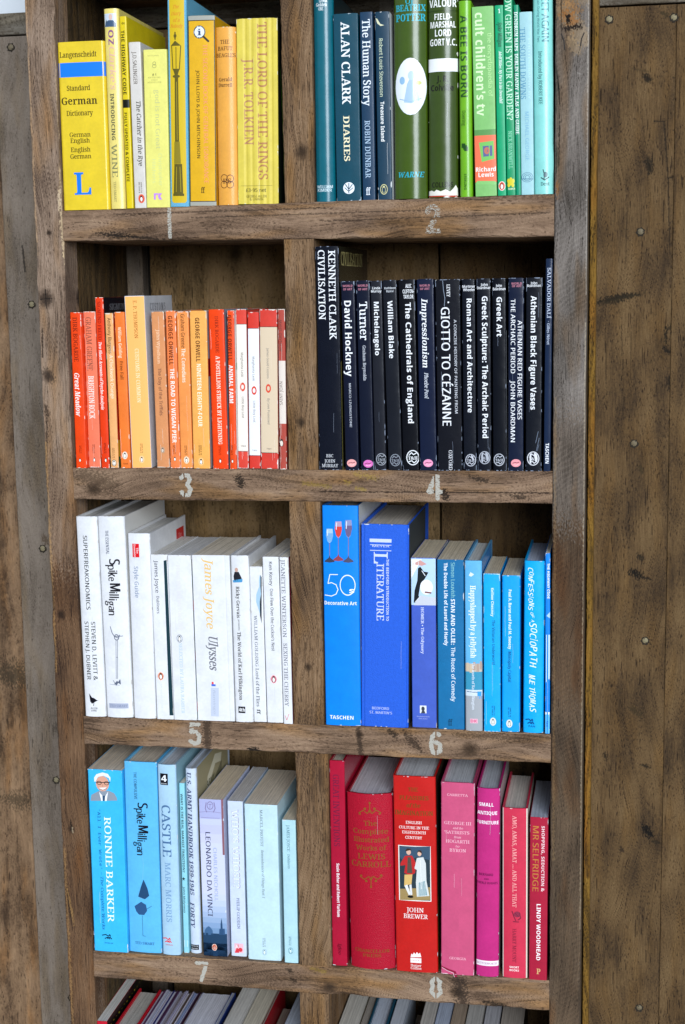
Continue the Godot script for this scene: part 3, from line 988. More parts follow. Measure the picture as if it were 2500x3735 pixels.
	var defs := [
		[101, [[232.0, 6.0, 5.0], [86.0, 30.0, 6.0], [388.0, 20.0, 4.0]], [[26, 40, 30, 84, 2.6, 0.8, "1a130c", 1.3, 1], [28, 60, 34, 118, 1.2, 0.7, "1a130c", 1.0, 1], [5, 60, 4, 300, 0.7, 0.5, "241a12", 1.2], [11, 150, 9, 420, 0.6, 0.5, "241a12", 1.2], [18, 300, 15, 540, 0.6, 0.5, "241a12", 1.2]]],
		[103, [[24.0, 24.0, 7.0], [300.0, 420.0, 3.0]], [[8, 10, 20, 44, 9, 0.4, "2c2014", 1.3], [10, 195, 16, 199, 3.6, 0.8, "1a130c", 1.2], [24, 428, 28, 430, 3.4, 0.8, "1a130c", 1.2], [4, 330, 8, 352, 2.4, 0.26, "a08c20", 1.4], [15, 270, 18, 300, 1.8, 0.26, "a08c20", 1.4], [24, 290, 23, 548, 0.6, 0.8, "241a12", 0.8], [5, 455, 12, 480, 2.0, 0.6, "1a130c", 1.3, 1], [26, 500, 29, 520, 2.2, 0.6, "1a130c", 1.3, 1], [12, 318, 14, 322, 2.0, 0.26, "b09a1c", 1.3], [20, 330, 21, 340, 1.6, 0.26, "b09a1c", 1.3]]],
		[107, [[20.0, 456.0, 8.0], [8.0, 330.0, 4.0]], [[2, 150, 31, 150, 4.5, 0.6, "241a12", 0.9], [1, 329, 32, 331, 2.6, 0.6, "241a12", 0.9], [2, 380, 26, 402, 4.0, 0.6, "241a12", 1.3, 1], [31, 198, 32, 214, 2.6, 0.9, "120d08", 1.0, 1], [2, 365, 8, 372, 2.4, 0.7, "1a130c", 1.2], [3, 440, 5, 520, 2.4, 0.4, "2c2014", 1.5]]],
		[109, [[24.0, 290.0, 6.0], [18.0, 440.0, 7.0]], [[2, 442, 34, 448, 6, 0.6, "1e1610", 1.3], [28, 470, 33, 500, 3.0, 0.7, "1a130c", 1.3, 1], [5, 240, 8, 244, 2.0, 0.6, "1a130c", 1.2], [17, 244, 19, 250, 1.6, 0.6, "1a130c", 1.2], [2, 270, 5, 285, 1.8, 0.26, "a08c20", 1.4]]]]
	for q in defs:
		sm.append(wood(q[0], 72, 560, 1.6, SHELF, {"ring": 0.10, "ringk": 0.13, "fine": 0.46, "blot": 0.42, "specks": 0.5, "checks": 0.35, "bump": 2.6, "knots": q[1], "marks": q[2]}))
	var digits := ["1", "2", "3", "4", "5", "6", "7", "8"]
	var at := [[125.0, 274.0, 30.0, 0.55], [418.0, 272.0, 26.0, 0.82], [134.4, -18.5, 23.0, 0.26], [418.0, -18.2, 24.0, 0.34], [136.0, -310.5, 23.5, 0.3], [418.0, -309.8, 23.5, 0.26], [136.0, -604.0, 22.0, 0.18], [416.5, -603.0, 23.0, 0.2]]
	for i in TIERS.size():
		var t: Array = TIERS[i]
		var sh := board("shelf", Vector3(0.4, t[2], -221.5), Vector3(546.9, t[0], -0.8), sm[i if i < 5 else 2], case, {"flat": true, "seed": 300 + i * 7, "wear": 1.0, "step": 4.0, "end_y": Vector2(t[1] - t[0], t[3] - t[2]), "nicks": [[0, 80.0 + i * 60.0, 26.0, 2.5], [0, 470.0 - i * 40.0, 20.0, 2.5], [1, 200.0 + i * 30.0, 12.0, 2.0]]})
		if i >= 1 and i <= 4:
			for k in 2:
				var q: Array = at[(i - 1) * 2 + k]
				stencil(sh, digits[(i - 1) * 2 + k], q[0], q[1], q[2], q[3])
	# centre posts between the shelves
	var pm := wood(79, 66, 1300, 1.5, ["38291c", "73593f", "967b5f", "80592c"], {"ring": 0.13, "ringk": 0.14, "fine": 0.46, "blot": 0.38, "specks": 0.2, "checks": 0.5, "bump": 2.5, "knots": [[20.0, 200.0, 7.0], [18.0, 450.0, 5.0], [24.0, 690.0, 4.0]]})
	var xs := [[255.8, 289.2], [254.2, 287.8], [254.1, 289.2], [255.3, 293.4], [254.8, 289.4]]
	for i in 5:
		var t0: Array = TIERS[i]
		var t1: Array = TIERS[i + 1]
		board("centre_post", Vector3(xs[i][0], (t1[0] + t1[1]) * 0.5 + 0.3, -220.0), Vector3(xs[i][1], (t0[2] + t0[3]) * 0.5 - 0.3, -1.2), pm, case, {"seed": 500 + i * 3, "wear": 1.0, "step": 5.0, "shift": Vector2(i * 3.0, i * 250.0)})
	# two corrugated fasteners driven into the top of the right-hand upright's face
	for q in [[[553.0, 457.0], [555.9, 449.8], [556.7, 440.4]], [[576.6, 456.9], [573.8, 450.9], [572.9, 443.4]]]:
		var mb := Mesher.new()
		for k in 2:
			var a := Vector2(q[k][0], q[k][1]); var b := Vector2(q[k + 1][0], q[k + 1][1])
			var nn := (b - a).orthogonal().normalized() * 0.55
			mb.quad(Vector3(a.x - nn.x, a.y - nn.y, 0.6), Vector3(b.x - nn.x, b.y - nn.y, 0.6), Vector3(b.x + nn.x, b.y + nn.y, 0.6), Vector3(a.x + nn.x, a.y + nn.y, 0.6), Vector3.BACK)
			mb.quad(Vector3(a.x - nn.x, a.y - nn.y, -2), Vector3(b.x - nn.x, b.y - nn.y, -2), Vector3(b.x - nn.x, b.y - nn.y, 0.6), Vector3(a.x - nn.x, a.y - nn.y, 0.6), Vector3(-nn.x, -nn.y, 0).normalized())
			mb.quad(Vector3(a.x + nn.x, a.y + nn.y, -2), Vector3(b.x + nn.x, b.y + nn.y, -2), Vector3(b.x + nn.x, b.y + nn.y, 0.6), Vector3(a.x + nn.x, a.y + nn.y, 0.6), Vector3(nn.x, nn.y, 0).normalized())
		part("corrugated_fastener", mb, plain("241f1b", 0.6, 0.5), case)

# a digit in stencil paint, worn off the rough wood in places: the paint is a skin of small flakes
const STROKES := {
	"1": [[0.5, 1.0, 0.5, 0.0]],
	"2": [[0.12, 0.78, 0.2, 0.92], [0.2, 0.92, 0.5, 1.0], [0.5, 1.0, 0.85, 0.85], [0.85, 0.85, 0.82, 0.62], [0.82, 0.62, 0.12, 0.0], [0.12, 0.0, 0.9, 0.0]],
	"3": [[0.1, 0.86, 0.35, 1.0], [0.35, 1.0, 0.72, 0.98], [0.72, 0.98, 0.86, 0.78], [0.86, 0.78, 0.62, 0.53], [0.62, 0.53, 0.9, 0.3], [0.9, 0.3, 0.72, 0.02], [0.72, 0.02, 0.35, 0.0], [0.35, 0.0, 0.12, 0.16]],
	"4": [[0.62, 1.0, 0.05, 0.3], [0.05, 0.3, 0.36, 0.3], [0.74, 1.0, 0.74, 0.0], [0.74, 0.3, 0.98, 0.3]],
	"5": [[0.85, 1.0, 0.25, 1.0], [0.25, 1.0, 0.18, 0.6], [0.18, 0.6, 0.6, 0.62], [0.6, 0.62, 0.9, 0.4], [0.9, 0.4, 0.84, 0.1], [0.84, 0.1, 0.5, 0.0], [0.5, 0.0, 0.1, 0.12]],
	"6": [[0.78, 0.94, 0.5, 1.0], [0.5, 1.0, 0.2, 0.8], [0.2, 0.8, 0.12, 0.35], [0.12, 0.35, 0.25, 0.05], [0.25, 0.05, 0.5, 0.0], [0.5, 0.0, 0.86, 0.12], [0.86, 0.12, 0.84, 0.45], [0.84, 0.45, 0.5, 0.55]],
	"7": [[0.0, 0.98, 0.95, 0.98], [0.95, 0.98, 0.4, 0.0]],
	"8": [[0.5, 1.0, 0.14, 0.82], [0.14, 0.82, 0.22, 0.58], [0.22, 0.58, 0.1, 0.25], [0.1, 0.25, 0.5, 0.0], [0.5, 0.0, 0.92, 0.25], [0.92, 0.25, 0.78, 0.58], [0.78, 0.58, 0.86, 0.82], [0.86, 0.82, 0.5, 1.0]]}
const GAPS := {"1": [], "2": [[0.0, 0.52, 1.0, 0.50]], "3": [[0.30, 1.2, 0.42, 0.8], [0.30, -0.2, 0.40, 0.2]], "4": [[0.52, 1.2, 0.52, -0.2]], "5": [[0.0, 0.78, 0.5, 0.86], [0.1, 0.40, 0.55, 0.50]], "6": [[0.5, 1.2, 0.5, 0.75], [0.5, 0.3, 0.5, -0.2]], "7": [[0.45, 0.9, 1.1, 0.86]], "8": [[0.5, 1.2, 0.5, -0.2]]}

func stencil(parent: Node, d: String, x: float, y: float, h: float, gone: float) -> void:
	var nz := FastNoiseLite.new()
	nz.seed = d.unicode_at(0) * 31
	nz.frequency = 0.16
	nz.fractal_octaves = 3
	var w := h * 0.58
	var half := h * (0.105 if d != "1" else 0.07)
	var c := 0.42
	var mb := Mesher.new()
	var nx := int((w + 2.0 * half) / c)
	var ny := int((h + 2.0 * half) / c)
	for j in ny:
		for i in nx:
			var q := Vector2(i * c - half, j * c - half)
			var dd := 1e9
			for s in STROKES[d]:
				var a := Vector2(s[0] * w, s[1] * h); var b := Vector2(s[2] * w, s[3] * h)
				dd = minf(dd, q.distance_to(Geometry2D.get_closest_point_to_segment(q, a, b)))
			if dd > half + nz.get_noise_2d(q.x * 3.0, q.y * 3.0) * 0.9:
				continue
			var cut := false
			for s in GAPS[d]:
				var a := Vector2(s[0] * w, s[1] * h); var b := Vector2(s[2] * w, s[3] * h)
				if q.distance_to(Geometry2D.get_closest_point_to_segment(q, a, b)) < h * 0.036:
					cut = true
			if cut or nz.get_noise_2d(q.x * 1.2 + 50.0, q.y * 5.0) * 0.6 + nz.get_noise_2d(q.x * 6.0, q.y * 6.0 + 90.0) * 0.5 > 0.55 - gone * 0.75:
				continue
			var v0 := 0.90 + 0.10 * nz.get_noise_2d(q.x * 4.0 + 7.0, q.y * 4.0)
			mb.tint = Color(0.46, 0.435, 0.37) * v0
			var p := Vector3(x - w * 0.5 + q.x, y - h * 0.5 + q.y, -0.55)
			mb.quad(p, p + Vector3(c, 0, 0), p + Vector3(c, c, 0), p + Vector3(0, c, 0), Vector3.BACK)
	var m := StandardMaterial3D.new()
	m.vertex_color_use_as_albedo = true
	m.roughness = 0.8
	var o := part("painted_number", mb, m, parent, true)
	o.set_meta("label", "white stencilled %s in worn paint" % d)

# ---------------------------------------------------------------- bottom row: only the tops show
func low(called: String, label: String, x0: float, x1: float, h: float, d: float, col: String, pages: String, o := {}) -> void:
	o["pages"] = pages
	bk(called, label, "books on the lowest visible shelf", (x0 + x1) * 0.5, -880.7, o.get("z", -3.0), x1 - x0 - 0.3, h, d, 0.0, col, o)

func stand_bottom_row() -> void:
	low("hardback_book", "white-paged book with red spine top and black cover on the lowest shelf", -0.2, 13.0, 202, 165, "c81c30", "f1f0ea", {"r": 0.8})
	side()
	rc(0.4, 0.2, 164, 201.8, "14120f")
	for i in 14:
		rc(12.0 + i * 10.0, 190.5 + (i % 3) * 0.7, 15.0 + i * 10.0, 191.6 + (i % 2) * 0.8, "b0a428")
	low("hardback_book", "red-boarded hardback with grey page tops on the lowest shelf", 17.0, 46.2, 190, 113, "b81828", "d6d1c8", {"kind": "cloth", "bulge": 1.0, "rough": 0.4})
	var tones := ["c8c4dc", "6c4468", "b4b0cc", "c4c8e0", "94848c", "3c3c94", "bcc4e0", "583858", "a8b4d4", "b8b0c0", "6c5448", "c0bcd8", "8c7c78", "7c6c60", "4c3040", "a0b0d8", "3c4c98", "482c40", "847468"]
	var words := ["lilac", "plum", "grey-lilac", "pale blue-lilac", "dusty mauve", "indigo", "ice blue", "dark purple", "steel blue", "mushroom", "cocoa", "lavender", "taupe", "drab brown", "maroon", "cornflower", "deep blue", "blackish plum", "clay brown"]
	var x := 47.0
	for i in tones.size():
		var w := 2.2 + (i * 7 % 5) * 0.33
		low("thin_booklet", "thin %s booklet in the tight bundle on the lowest shelf" % words[i], x, x + w, 187.5 + (i % 4) * 0.5, 114.0 + (i % 3) * 2.0, tones[i], ("e6e2f2" if i % 2 == 0 else tones[i]), {"r": 0.4, "bulge": 0.1})
		x += w + 0.02
	low("paperback_book", "broad white-paged book with violet threads beside the booklets on the lowest shelf", 101.6, 139.2, 190, 114, "b8bce0", "eeeef8", {})
	low("thin_booklet", "narrow blue booklet beside the broad white-paged book on the lowest shelf", 139.4, 144.5, 192, 116, "24449c", "b8bcc6", {"r": 0.5})
	low("thin_booklet", "narrow navy booklet leaning room from the white block on the lowest shelf", 145.2, 149.2, 186, 118, "1c2450", "a8a094", {"r": 0.5})
	low("paperback_book", "white-paged paperback beside a beige-paged one on the lowest shelf", 152.0, 174.6, 196, 150, "d8d4cc", "e8e4dc", {})
	low("paperback_book", "beige-paged paperback before the thin red one on the lowest shelf", 175.0, 198.4, 196, 150, "b8b09c", "e3d9c4", {})
	low("thin_booklet", "thin dark red booklet against the beige-paged book on the lowest shelf", 198.8, 201.6, 196, 150, "981420", "a8a094", {"r": 0.5})
	low("paperback_book", "short brown-paged book sunk below its neighbours on the lowest shelf", 203.0, 224.0, 168, 131, "8c7c6c", "c4b6a6", {})
	low("paperback_book", "blue-white paged book against the centre post on the lowest shelf", 225.8, 253.6, 196, 150, "a4acc0", "d3dae6", {})
	low("paperback_book", "grey-white paged book first beyond the centre post on the lowest shelf", 291.0, 316.4, 196, 170, "9c988c", "e2ded4", {})
	low("thin_booklet", "brown-paged narrow book beside the teal jacket on the lowest shelf", 317.0, 326.4, 196, 170, "6c5c48", "b4aca2", {})
	low("hardback_book", "hardback in a teal patterned jacket with blue-white pages on the lowest shelf", 327.0, 351.0, 198, 170, "1c5068", "dbe4f4", {"kind": "jacket", "bulge": 1.6})
	low("paperback_book", "pale blue-grey paged book beside the dark gap on the lowest shelf", 352.6, 369.2, 196, 170, "98a0ac", "d8dee8", {})
	low("paperback_book", "low brown-paged book in the dark gap on the lowest shelf", 370.4, 386.8, 152, 172, "2c4458", "b4aca2", {})
	low("paperback_book", "dull grey paged book after the dark gap on the lowest shelf", 388.4, 405.6, 196, 170, "84807c", "d9d3cb", {})
	low("paperback_book", "bluest page block in the lowest row", 406.0, 424.2, 196, 170, "8c98b4", "cad5ea", {})
	low("paperback_book", "brown page block among grey ones in the lowest row", 424.8, 442.2, 196, 170, "6c5c4c", "bda893", {})
	low("paperback_book", "grey page block next to the brown one in the lowest row", 442.8, 464.0, 196, 170, "7c7870", "d0ccc6", {})
	low("paperback_book", "second grey page block before the last in the lowest row", 464.6, 484.2, 196, 170, "74747c", "cccbd0", {})
	low("paperback_book", "brown-grey block with black cover, last in the lowest row", 484.8, 513.0, 196, 170, "14120f", "bfb4a8", {})
	close_book()
func stand_yellow_books() -> void:
	# yellow books, topmost shelf
	bk("hardback_book", "fat bright yellow dictionary with a blue band and a big blue L", "yellow books on the topmost shelf", 28.2, 291.04, -3, 55.07, 181.89, 125, 0.14, "e8c92a", {"bulge": 1.0, "r": 3.5, "kind": "jacket", "pages": "f0ead8", "rough": 0.3})
	rc(-27.53, 159.6, 27.53, 144.2, "1478ee")
	ht("Langenscheidt", "R", -24.48, 18.32, 168.2, 5.83, "3a3006")
	ht("Standard", "R", -17.41, 9.65, 132.4, 5.65, "3a3006")
	ht("Dictionary", "R", -18.91, 11.69, 105.5, 5.65, "3a3006")
	ht("German", "R", -16.22, 8.2, 82.1, 4.97, "3a3006")
	ht("English", "R", -15.57, 7.03, 75.7, 4.97, "3a3006")
	ht("English", "R", -15.43, 7.37, 65.9, 4.97, "3a3006")
	ht("German", "R", -16.29, 8.18, 58.6, 4.97, "3a3006")
	ht("German", "RB", -24.24, 17.3, 118.6, 7.88, "3a3006")
	ht("L", "RB", -12.91, 6.64, 28.9, 24.33, "1878ea")
	bk("hardback_book", "tall pale yellow wine book with a small portrait at its head", "yellow books on the topmost shelf", 65.04, 291.32, -3, 17.29, 214.68, 165, -0.02, "ecd878", {"kind": "jacket", "bulge": 2.6, "pages": "efe6d2"})
	rc(-7.51, 209.5, 5.81, 195.4, "c8d4e0")
	pg([-7.44, 195.72, -6.15, 200.64, -2.47, 202.46, 2.39, 202.23, 5.34, 199.28, 5.53, 195.12], "3c5470")
	el(-0.18, 205.7, 2.23, 3.26, "d8b8a8")
	pg([-6.75, 199.34, -5.31, 203.59, -4.39, 199.57], "44584c")
	v("OZ", "SB", -0.5, 192.1, 176.3, 6.17, "8a5484")
	v("Clarke's", "RI", 0.18, 174.2, 128.6, 6.85, "e2b49c")
	v("INTRODUCING", "SB", -1.72, 124.4, 74.6, 4.28, "50503c")
	v("WINE", "R", -1.6, 70.3, 34.6, 6.51, "808058")
	v("TED SMART", "R", -2.22, 29.5, 7.5, 2.91, "9a9058")
	bk("paperback_book", "thin yellow highway guide with black capitals and a black block", "yellow books on the topmost shelf", 79.35, 291.43, -3, 7.9, 205.65, 142, -0.17, "e4ca18", {"rough": 0.3})
	ht("44", "S", -1.83, 1.94, 198.3, 2.74, "4a4410")
	v("THE HIGHWAY CODE", "SB", -0.85, 191, 122.7, 3.94, "2a2608")
	rc(-3.95, 117.5, 3.95, 108.6, "14140c")
	v("FULLY UPDATED & COMPLETE", "SB", -0.96, 103.4, 29.2, 3.26, "2a2608")
	bk("paperback_book", "off-white paperback with handwritten title among the yellow books", "yellow books on the topmost shelf", 91.58, 291.52, -3, 13.42, 177.9, 110, -0.23, "dad4cc", {"pages": "e4d6b8", "wear": 0.14})
	v("J.D.SALINGER", "S", -0.37, 167.9, 133.3, 4.45, "6a6058")
	v("The Catcher in the Rye", "RI", 2.16, 115.2, 45.5, 5.14, "3c3830")
	isbn(0.71, 28.1, 16.5, 2.4, "6a6058", "00.1248 8")
	bird(1.49, 10.1, 4.8, "e05a3c", "", "141414", "f4f0ea")
	bk("paperback_book", "pale lemon paperback with faint lettering and a lilac device at its foot", "yellow books on the topmost shelf", 111.93, 291.68, -3, 26.99, 169.03, 128, 0.62, "ece67c")
	rg(-0.76, 154.2, 2.06, 2.06, 0.69, "a8a860")
	rg(-0.83, 151.4, 2.4, 2.06, 0.69, "a8a860")
	ht("NATIONAL", "S", -8.25, 5.16, 162.5, 1.37, "b8b468")
	ht("# 1", "SB", -3.38, 1.1, 142.3, 2.74, "7a7840")
	ht("NEW YORK TIMES", "R", -8.3, 6.04, 139.3, 1.54, "b0ac60")
	ht("FIRST", "R", -4.42, 2.75, 136.7, 1.54, "b0ac60")
	ht("BESTSELLER", "R", -8.96, 6.63, 134.2, 1.54, "b0ac60")
	v("god is not Great", "S", 1.75, 126.3, 63.3, 5.14, "c8c884")
	v("How Religion Poisons Everything", "S", -5.82, 125.7, 63.5, 2.23, "dcd878")
	v("Christopher", "S", 3.7, 58.2, 23.1, 4.11, "d4d88c")
	v("Hitchens", "S", -3.57, 52.1, 26.4, 4.11, "d8dc90")
	pg([-4.51, 15.38, 0.2, 15.3, 0.16, 13.6, -2.38, 13.64, -2.5, 8.52, -4.68, 8.55], "c28ae0")
	pg([0.75, 15.3, 4.91, 15.23, 2.67, 12.37, 4.75, 8.41, 1.49, 8.46, 0.11, 11.55], "c28ae0")
	bk("hardback_book", "tallest yellow book, blue bordered, with a drawn street lamp on its spine", "yellow books on the topmost shelf", 136.41, 291.86, -3, 21.65, 224.22, 170, 0.95, "6cb2d2", {"kind": "cloth", "bulge": 1.4, "r": 1.4, "rough": 0.5, "pages": "e8dcc0"})
	pg([-8.43, 6, -6.43, 4, 6.43, 4, 8.43, 6, 8.43, 223.22, -8.43, 223.22], "d2b21a")
	ht("The", "RI", -4.07, 2.65, 212.5, 3.77, "d2801e")
	ht("Diary", "RI", -5.96, 5.02, 205.4, 3.77, "d2801e")
	ht("of a", "RI", -3.95, 3.5, 198.5, 3.77, "d2801e")
	ht("Nobody", "RI", -6.89, 6.58, 192.3, 3.77, "d2801e")
	sk([-2.03, 185.74, -2.15, 178.32], 1.54, "5c5214")
	el(-2.09, 181.9, 1.71, 2.06, "5c5214")
	pg([-7.24, 171.53, -2.17, 177, 4.49, 171.54], "5c5214")
	sk([-6.17, 171.5, -5.16, 146.96, 2.32, 146.78, 4.13, 171.22], 1.03, "5c5214")
	sk([-1.22, 170.04, -1.42, 146.87], 0.86, "5c5214")
	pg([-5.16, 146.96, 2.32, 146.78, 0.45, 141.01, -3.11, 141.1], "5c5214")
	el(-1.36, 139.4, 4.11, 1.71, "5c5214")
	pg([-3.15, 138.61, 0.77, 138.51, 0.75, 69.95, -3.92, 70.03], "5c5214")
	pg([-4.64, 70.04, 1.46, 69.94, 2.53, 46.32, -5.38, 46.42], "8a7a1c")
	pg([-5.03, 46.08, 3.78, 45.96, 4.54, 14.09, -6.27, 14.2], "5c5214")
	pg([-7, 14.2, 5.62, 14.08, 5.59, 11.53, -7.04, 11.65], "5c5214")
	sk([-1.1, 133.57, -1.38, 71.67], 0.69, "a89420")
	sk([-2.56, 43, -3.36, 15.87], 0.69, "a89420")
	sk([1.4, 42.95, 2.05, 15.81], 0.69, "a89420")
	bk("hardback_book", "amber book with a magnifying glass and black border", "yellow books on the topmost shelf", 163.4, 292.07, -3, 30.12, 201.64, 130, 1.08, "e8b21a", {"kind": "jacket", "bulge": 0.8, "r": 1.0, "rough": 0.35, "pages": "e8e0cc"})
	rc(-15.06, 197.04, 15.06, 201.54, "a4a498")
	rc(-15.06, 0.1, 15.06, 4.4, "a4a498")
	rc(-15.06, 196.24, 15.06, 197.04, "2c2610")
	rc(-15.06, 4.4, 15.06, 5.2, "2c2610")
	rc(-15.06, 4.5, -13.96, 196.64, "5a5030")
	rc(13.96, 4.5, 15.06, 196.64, "5a5030")
	el(-2, 184.6, 6.34, 6.51, "e4ecf2")
	rg(-2, 184.6, 6.68, 6.85, 1.2, "4a4a4c")
	sk([2.35, 179.74, 7.94, 174.67], 2.23, "3a3428")
	ht("i", "RB", -4.48, 0.29, 184.3, 6.51, "3a4a66")
	v("THE SECOND BOOK OF GENERAL IGNORANCE", "S", 4.13, 171.8, 24.2, 4.97, "ee9a62")
	v("JOHN LLOYD & JOHN MITCHINSON", "S", -4.23, 144.8, 51.3, 3.6, "4c3e10")
	ht("ff", "RB", -1.95, 2.35, 16.9, 6.17, "2a2410")
	bk("hardback_book", "orange-yellow hardback with a round monogram near its foot", "yellow books on the topmost shelf", 191.52, 292.28, -3, 22.81, 188.53, 125, 0.62, "eea842", {"kind": "jacket", "bulge": 3.6, "r": 1.4, "rough": 0.5, "wear": 0.14, "edge": "f0e0c0", "pages": "e0d2b4"})
	ht("THE", "R", -5.6, 4.23, 173, 4.11, "6a3c10")
	ht("BAFUT", "R", -8.71, 7.62, 166.1, 4.11, "6a3c10")
	ht("BEAGLES", "R", -10.59, 10.49, 159, 4.11, "6a3c10")
	ht("Gerald", "RB", -7.87, 6.93, 133.5, 3.77, "5a3410")
	ht("Durrell", "RB", -8.67, 7.01, 127.7, 3.77, "5a3410")
	rg(-3.63, 28.9, 4.11, 4.11, 0.69, "6a3c10")
	rg(3.13, 28.4, 4.11, 4.11, 0.69, "6a3c10")
	rg(3.02, 22, 4.11, 4.11, 0.69, "6a3c10")
	rg(-3.74, 22.1, 4.11, 4.11, 0.69, "6a3c10")
	ht("RS", "R", -5.1, 4.5, 25.8, 5.14, "5a3410")
	bk("paperback_book", "thick creased yellow paperback with brown capitals and a price at its foot", "yellow books on the topmost shelf", 225.81, 292.54, -3, 45.48, 195.6, 112, 0.86, "dfca50", {"bulge": 0.6, "ridges": [[-13.0, 3.0, 0.9], [-6.0, 2.5, 0.7], [2.0, 3.0, 0.9], [9.5, 3.0, 0.7], [16.0, 2.5, 0.8]], "wear": 0.53, "edge": "ece4c4", "rough": 0.5})
	v("THE LORD OF THE RINGS", "R", 5.89, 191.3, 26.2, 10.62, "b47c50")
	v("J.R.R. TOLKIEN", "R", -9.54, 153.9, 63.2, 10.28, "b8845a")
	rc(-19.47, 19.7, 16.04, 19.4, "6a5a20")
	ht("£3·95 net", "S", -13.67, 8.96, 14.8, 3.77, "4a4418")
	ht("GEORGE ALLEN", "S", -13.21, 9.26, 8.3, 2.91, "7a6c28")
	ht("& UNWIN", "S", -9.34, 5.7, 5, 2.4, "7a6c28")
	side()
	rc(0.3, 0.1, 117.3, 195.5, "12160e")
	pg([10, 150, 22, 100, 26, 40, 18, 96], "5c9c24")
	pg([30, 140, 36, 90, 38, 30, 33, 90], "6cae2c")
	pg([26, 60, 34, 30, 30, 12, 24, 40], "86b838")
	close_book()

func stand_green_books() -> void:
	# green books, topmost shelf
	bk("hardback_book", "tall deep teal hardback beside the centre post", "green and blue-green books on the topmost shelf", 300.59, 293.1, -3, 21.77, 220.48, 155, 0.11, "0a6474", {"kind": "jacket", "bulge": 5.0, "rough": 0.28, "pages": "e0d8c4"})
	ht("Lewis", "R", -3.75, 4.98, 209.8, 3.66, "e8f0f0")
	ht("Golden", "R", -7.1, 4.92, 205.6, 3.66, "e8f0f0")
	ht("OBE", "R", -4.43, 0.85, 201.3, 3.29, "e8f0f0")
	ht("WILLIAM", "S", -9, 8.05, 15.9, 3.11, "d4e8ec")
	ht("KIMBER", "S", -8.31, 7.25, 12.2, 3.11, "d4e8ec")
	side()
	rc(0.3, 0.1, 132.7, 220.4, "1c2a2c")
	bk("paperback_book", "dark teal paperback with spaced white capitals and a white phoenix", "green and blue-green books on the topmost shelf", 326.81, 293.3, -3, 26.88, 195.05, 128, -0.35, "0c4658", {"rough": 0.28, "wear": 0.19, "edge": "b8c8d0"})
	v("ALAN CLARK", "RB", -0.58, 186.5, 101.6, 9.14, "eef2f2")
	v("DIARIES", "RB", -1.12, 89.4, 41.9, 6.58, "f0e6be")
	el(0.19, 13.5, 6.21, 6.21, "e8eef2")
	sk([-3.6, 17.57, 0.16, 12.12, 4.13, 17.31], 0.91, "0a3a50")
	sk([-4.41, 14.05, -0.07, 10, 4.8, 13.74], 0.73, "0a3a50")
	sk([0.29, 18.5, 0.08, 8.21], 0.91, "0a3a50")
	bk("paperback_book", "slate blue paperback with large white serif title", "green and blue-green books on the topmost shelf", 348.91, 293.47, -3, 13.91, 195.37, 128, -0.28, "1c3c58", {"rough": 0.3})
	v("The Human Story", "R", -0.17, 187.8, 98.9, 8.41, "e8eef4")
	v("ROBIN DUNBAR", "R", -0.46, 83.5, 23.4, 5.85, "a8c0d4")
	ht("ff", "RB", -3.06, 1.7, 9.3, 7.68, "e8eef4")
	bk("paperback_book", "slate paperback with a crescent moon at its head and a white edge", "green and blue-green books on the topmost shelf", 366.31, 293.6, -3, 15.21, 194.77, 128, -0.4, "143a50", {"rough": 0.35, "wear": 0.32, "edge": "d8dcdc"})
	pg([-6.84, 188.48, -5.14, 182.91, -1.6, 180.15, 2.37, 180.79, -1.91, 182.39, -5.06, 187.7], "d8d8b4")
	v("Robert Louis Stevenson", "S", -1.64, 167.3, 107.7, 4.02, "c4d0b4")
	v("Treasure Island", "SB", -1.2, 102.5, 61.1, 4.02, "f0f2ee")
	bird(-1.01, 10.8, 5.48, "", "d0cc94", "d0cc94", "143a50")
	side()
	rc(0.3, 0.1, 116.8, 194.7, "e0e4e8")
	bk("hardback_book", "wide olive green hardback with a white oval vignette", "green and blue-green books on the topmost shelf", 393.9, 293.81, -3, 35.74, 215.05, 150, 0.17, "40580f", {"kind": "jacket", "bulge": 7.0, "rough": 0.22, "pages": "d8ccae"})
	ht("OF", "R", -4.3, 5.49, 203.8, 5.48, "2cb0c4")
	ht("BEATRIX", "RB", -15.06, 16.48, 197.2, 6.58, "2cb0c4")
	ht("POTTER", "RB", -15.12, 16.45, 187.3, 7.31, "2cb0c4")
	el(0.6, 116.7, 16.63, 29.42, "ecf2f6")
	pg([-6.68, 100.51, -2.98, 119.41, -0.26, 124.48, 3.87, 124.33, 7.77, 115.57, 9.87, 101.68, 1.41, 99.37], "adc8de")
	el(1.55, 127.9, 3.66, 4.75, "bcd3e4")
	el(-8.35, 123.1, 2.92, 4.02, "94bfde")
	el(9.05, 120.4, 3.29, 2.19, "d2d28a")
	sk([-11.17, 104.13, 0.52, 100.96, 11.67, 104.21], 0.91, "9cc0da")
	ht("WARNE", "RBI", -13.65, 14.25, 25.3, 5.67, "2cb0c4")
	bk("hardback_book", "olive hardback with bold white capitals, white bar and torn pale foot", "green and blue-green books on the topmost shelf", 428.71, 294.08, -3, 31.65, 213.05, 145, 0.15, "394d13", {"kind": "jacket", "bulge": 6.0, "rough": 0.26, "wear": 0.38, "edge": "eceae0", "pages": "d8ccae"})
	ht("VALOUR", "SB", -14.17, 14.47, 199.9, 7.68, "f2f4ee")
	ht("FIELD-", "SB", -8.54, 9.87, 186.3, 6.21, "f2f4ee")
	ht("MARSHAL", "SB", -13, 13.75, 178.3, 6.4, "f2f4ee")
	ht("LORD", "SB", -8.05, 9.14, 169.8, 6.94, "f2f4ee")
	ht("GORT V.C.", "SB", -13.42, 14.79, 160.4, 6.94, "f2f4ee")
	rc(-15.82, 192.7, 15.82, 191.7, "2a3c0c")
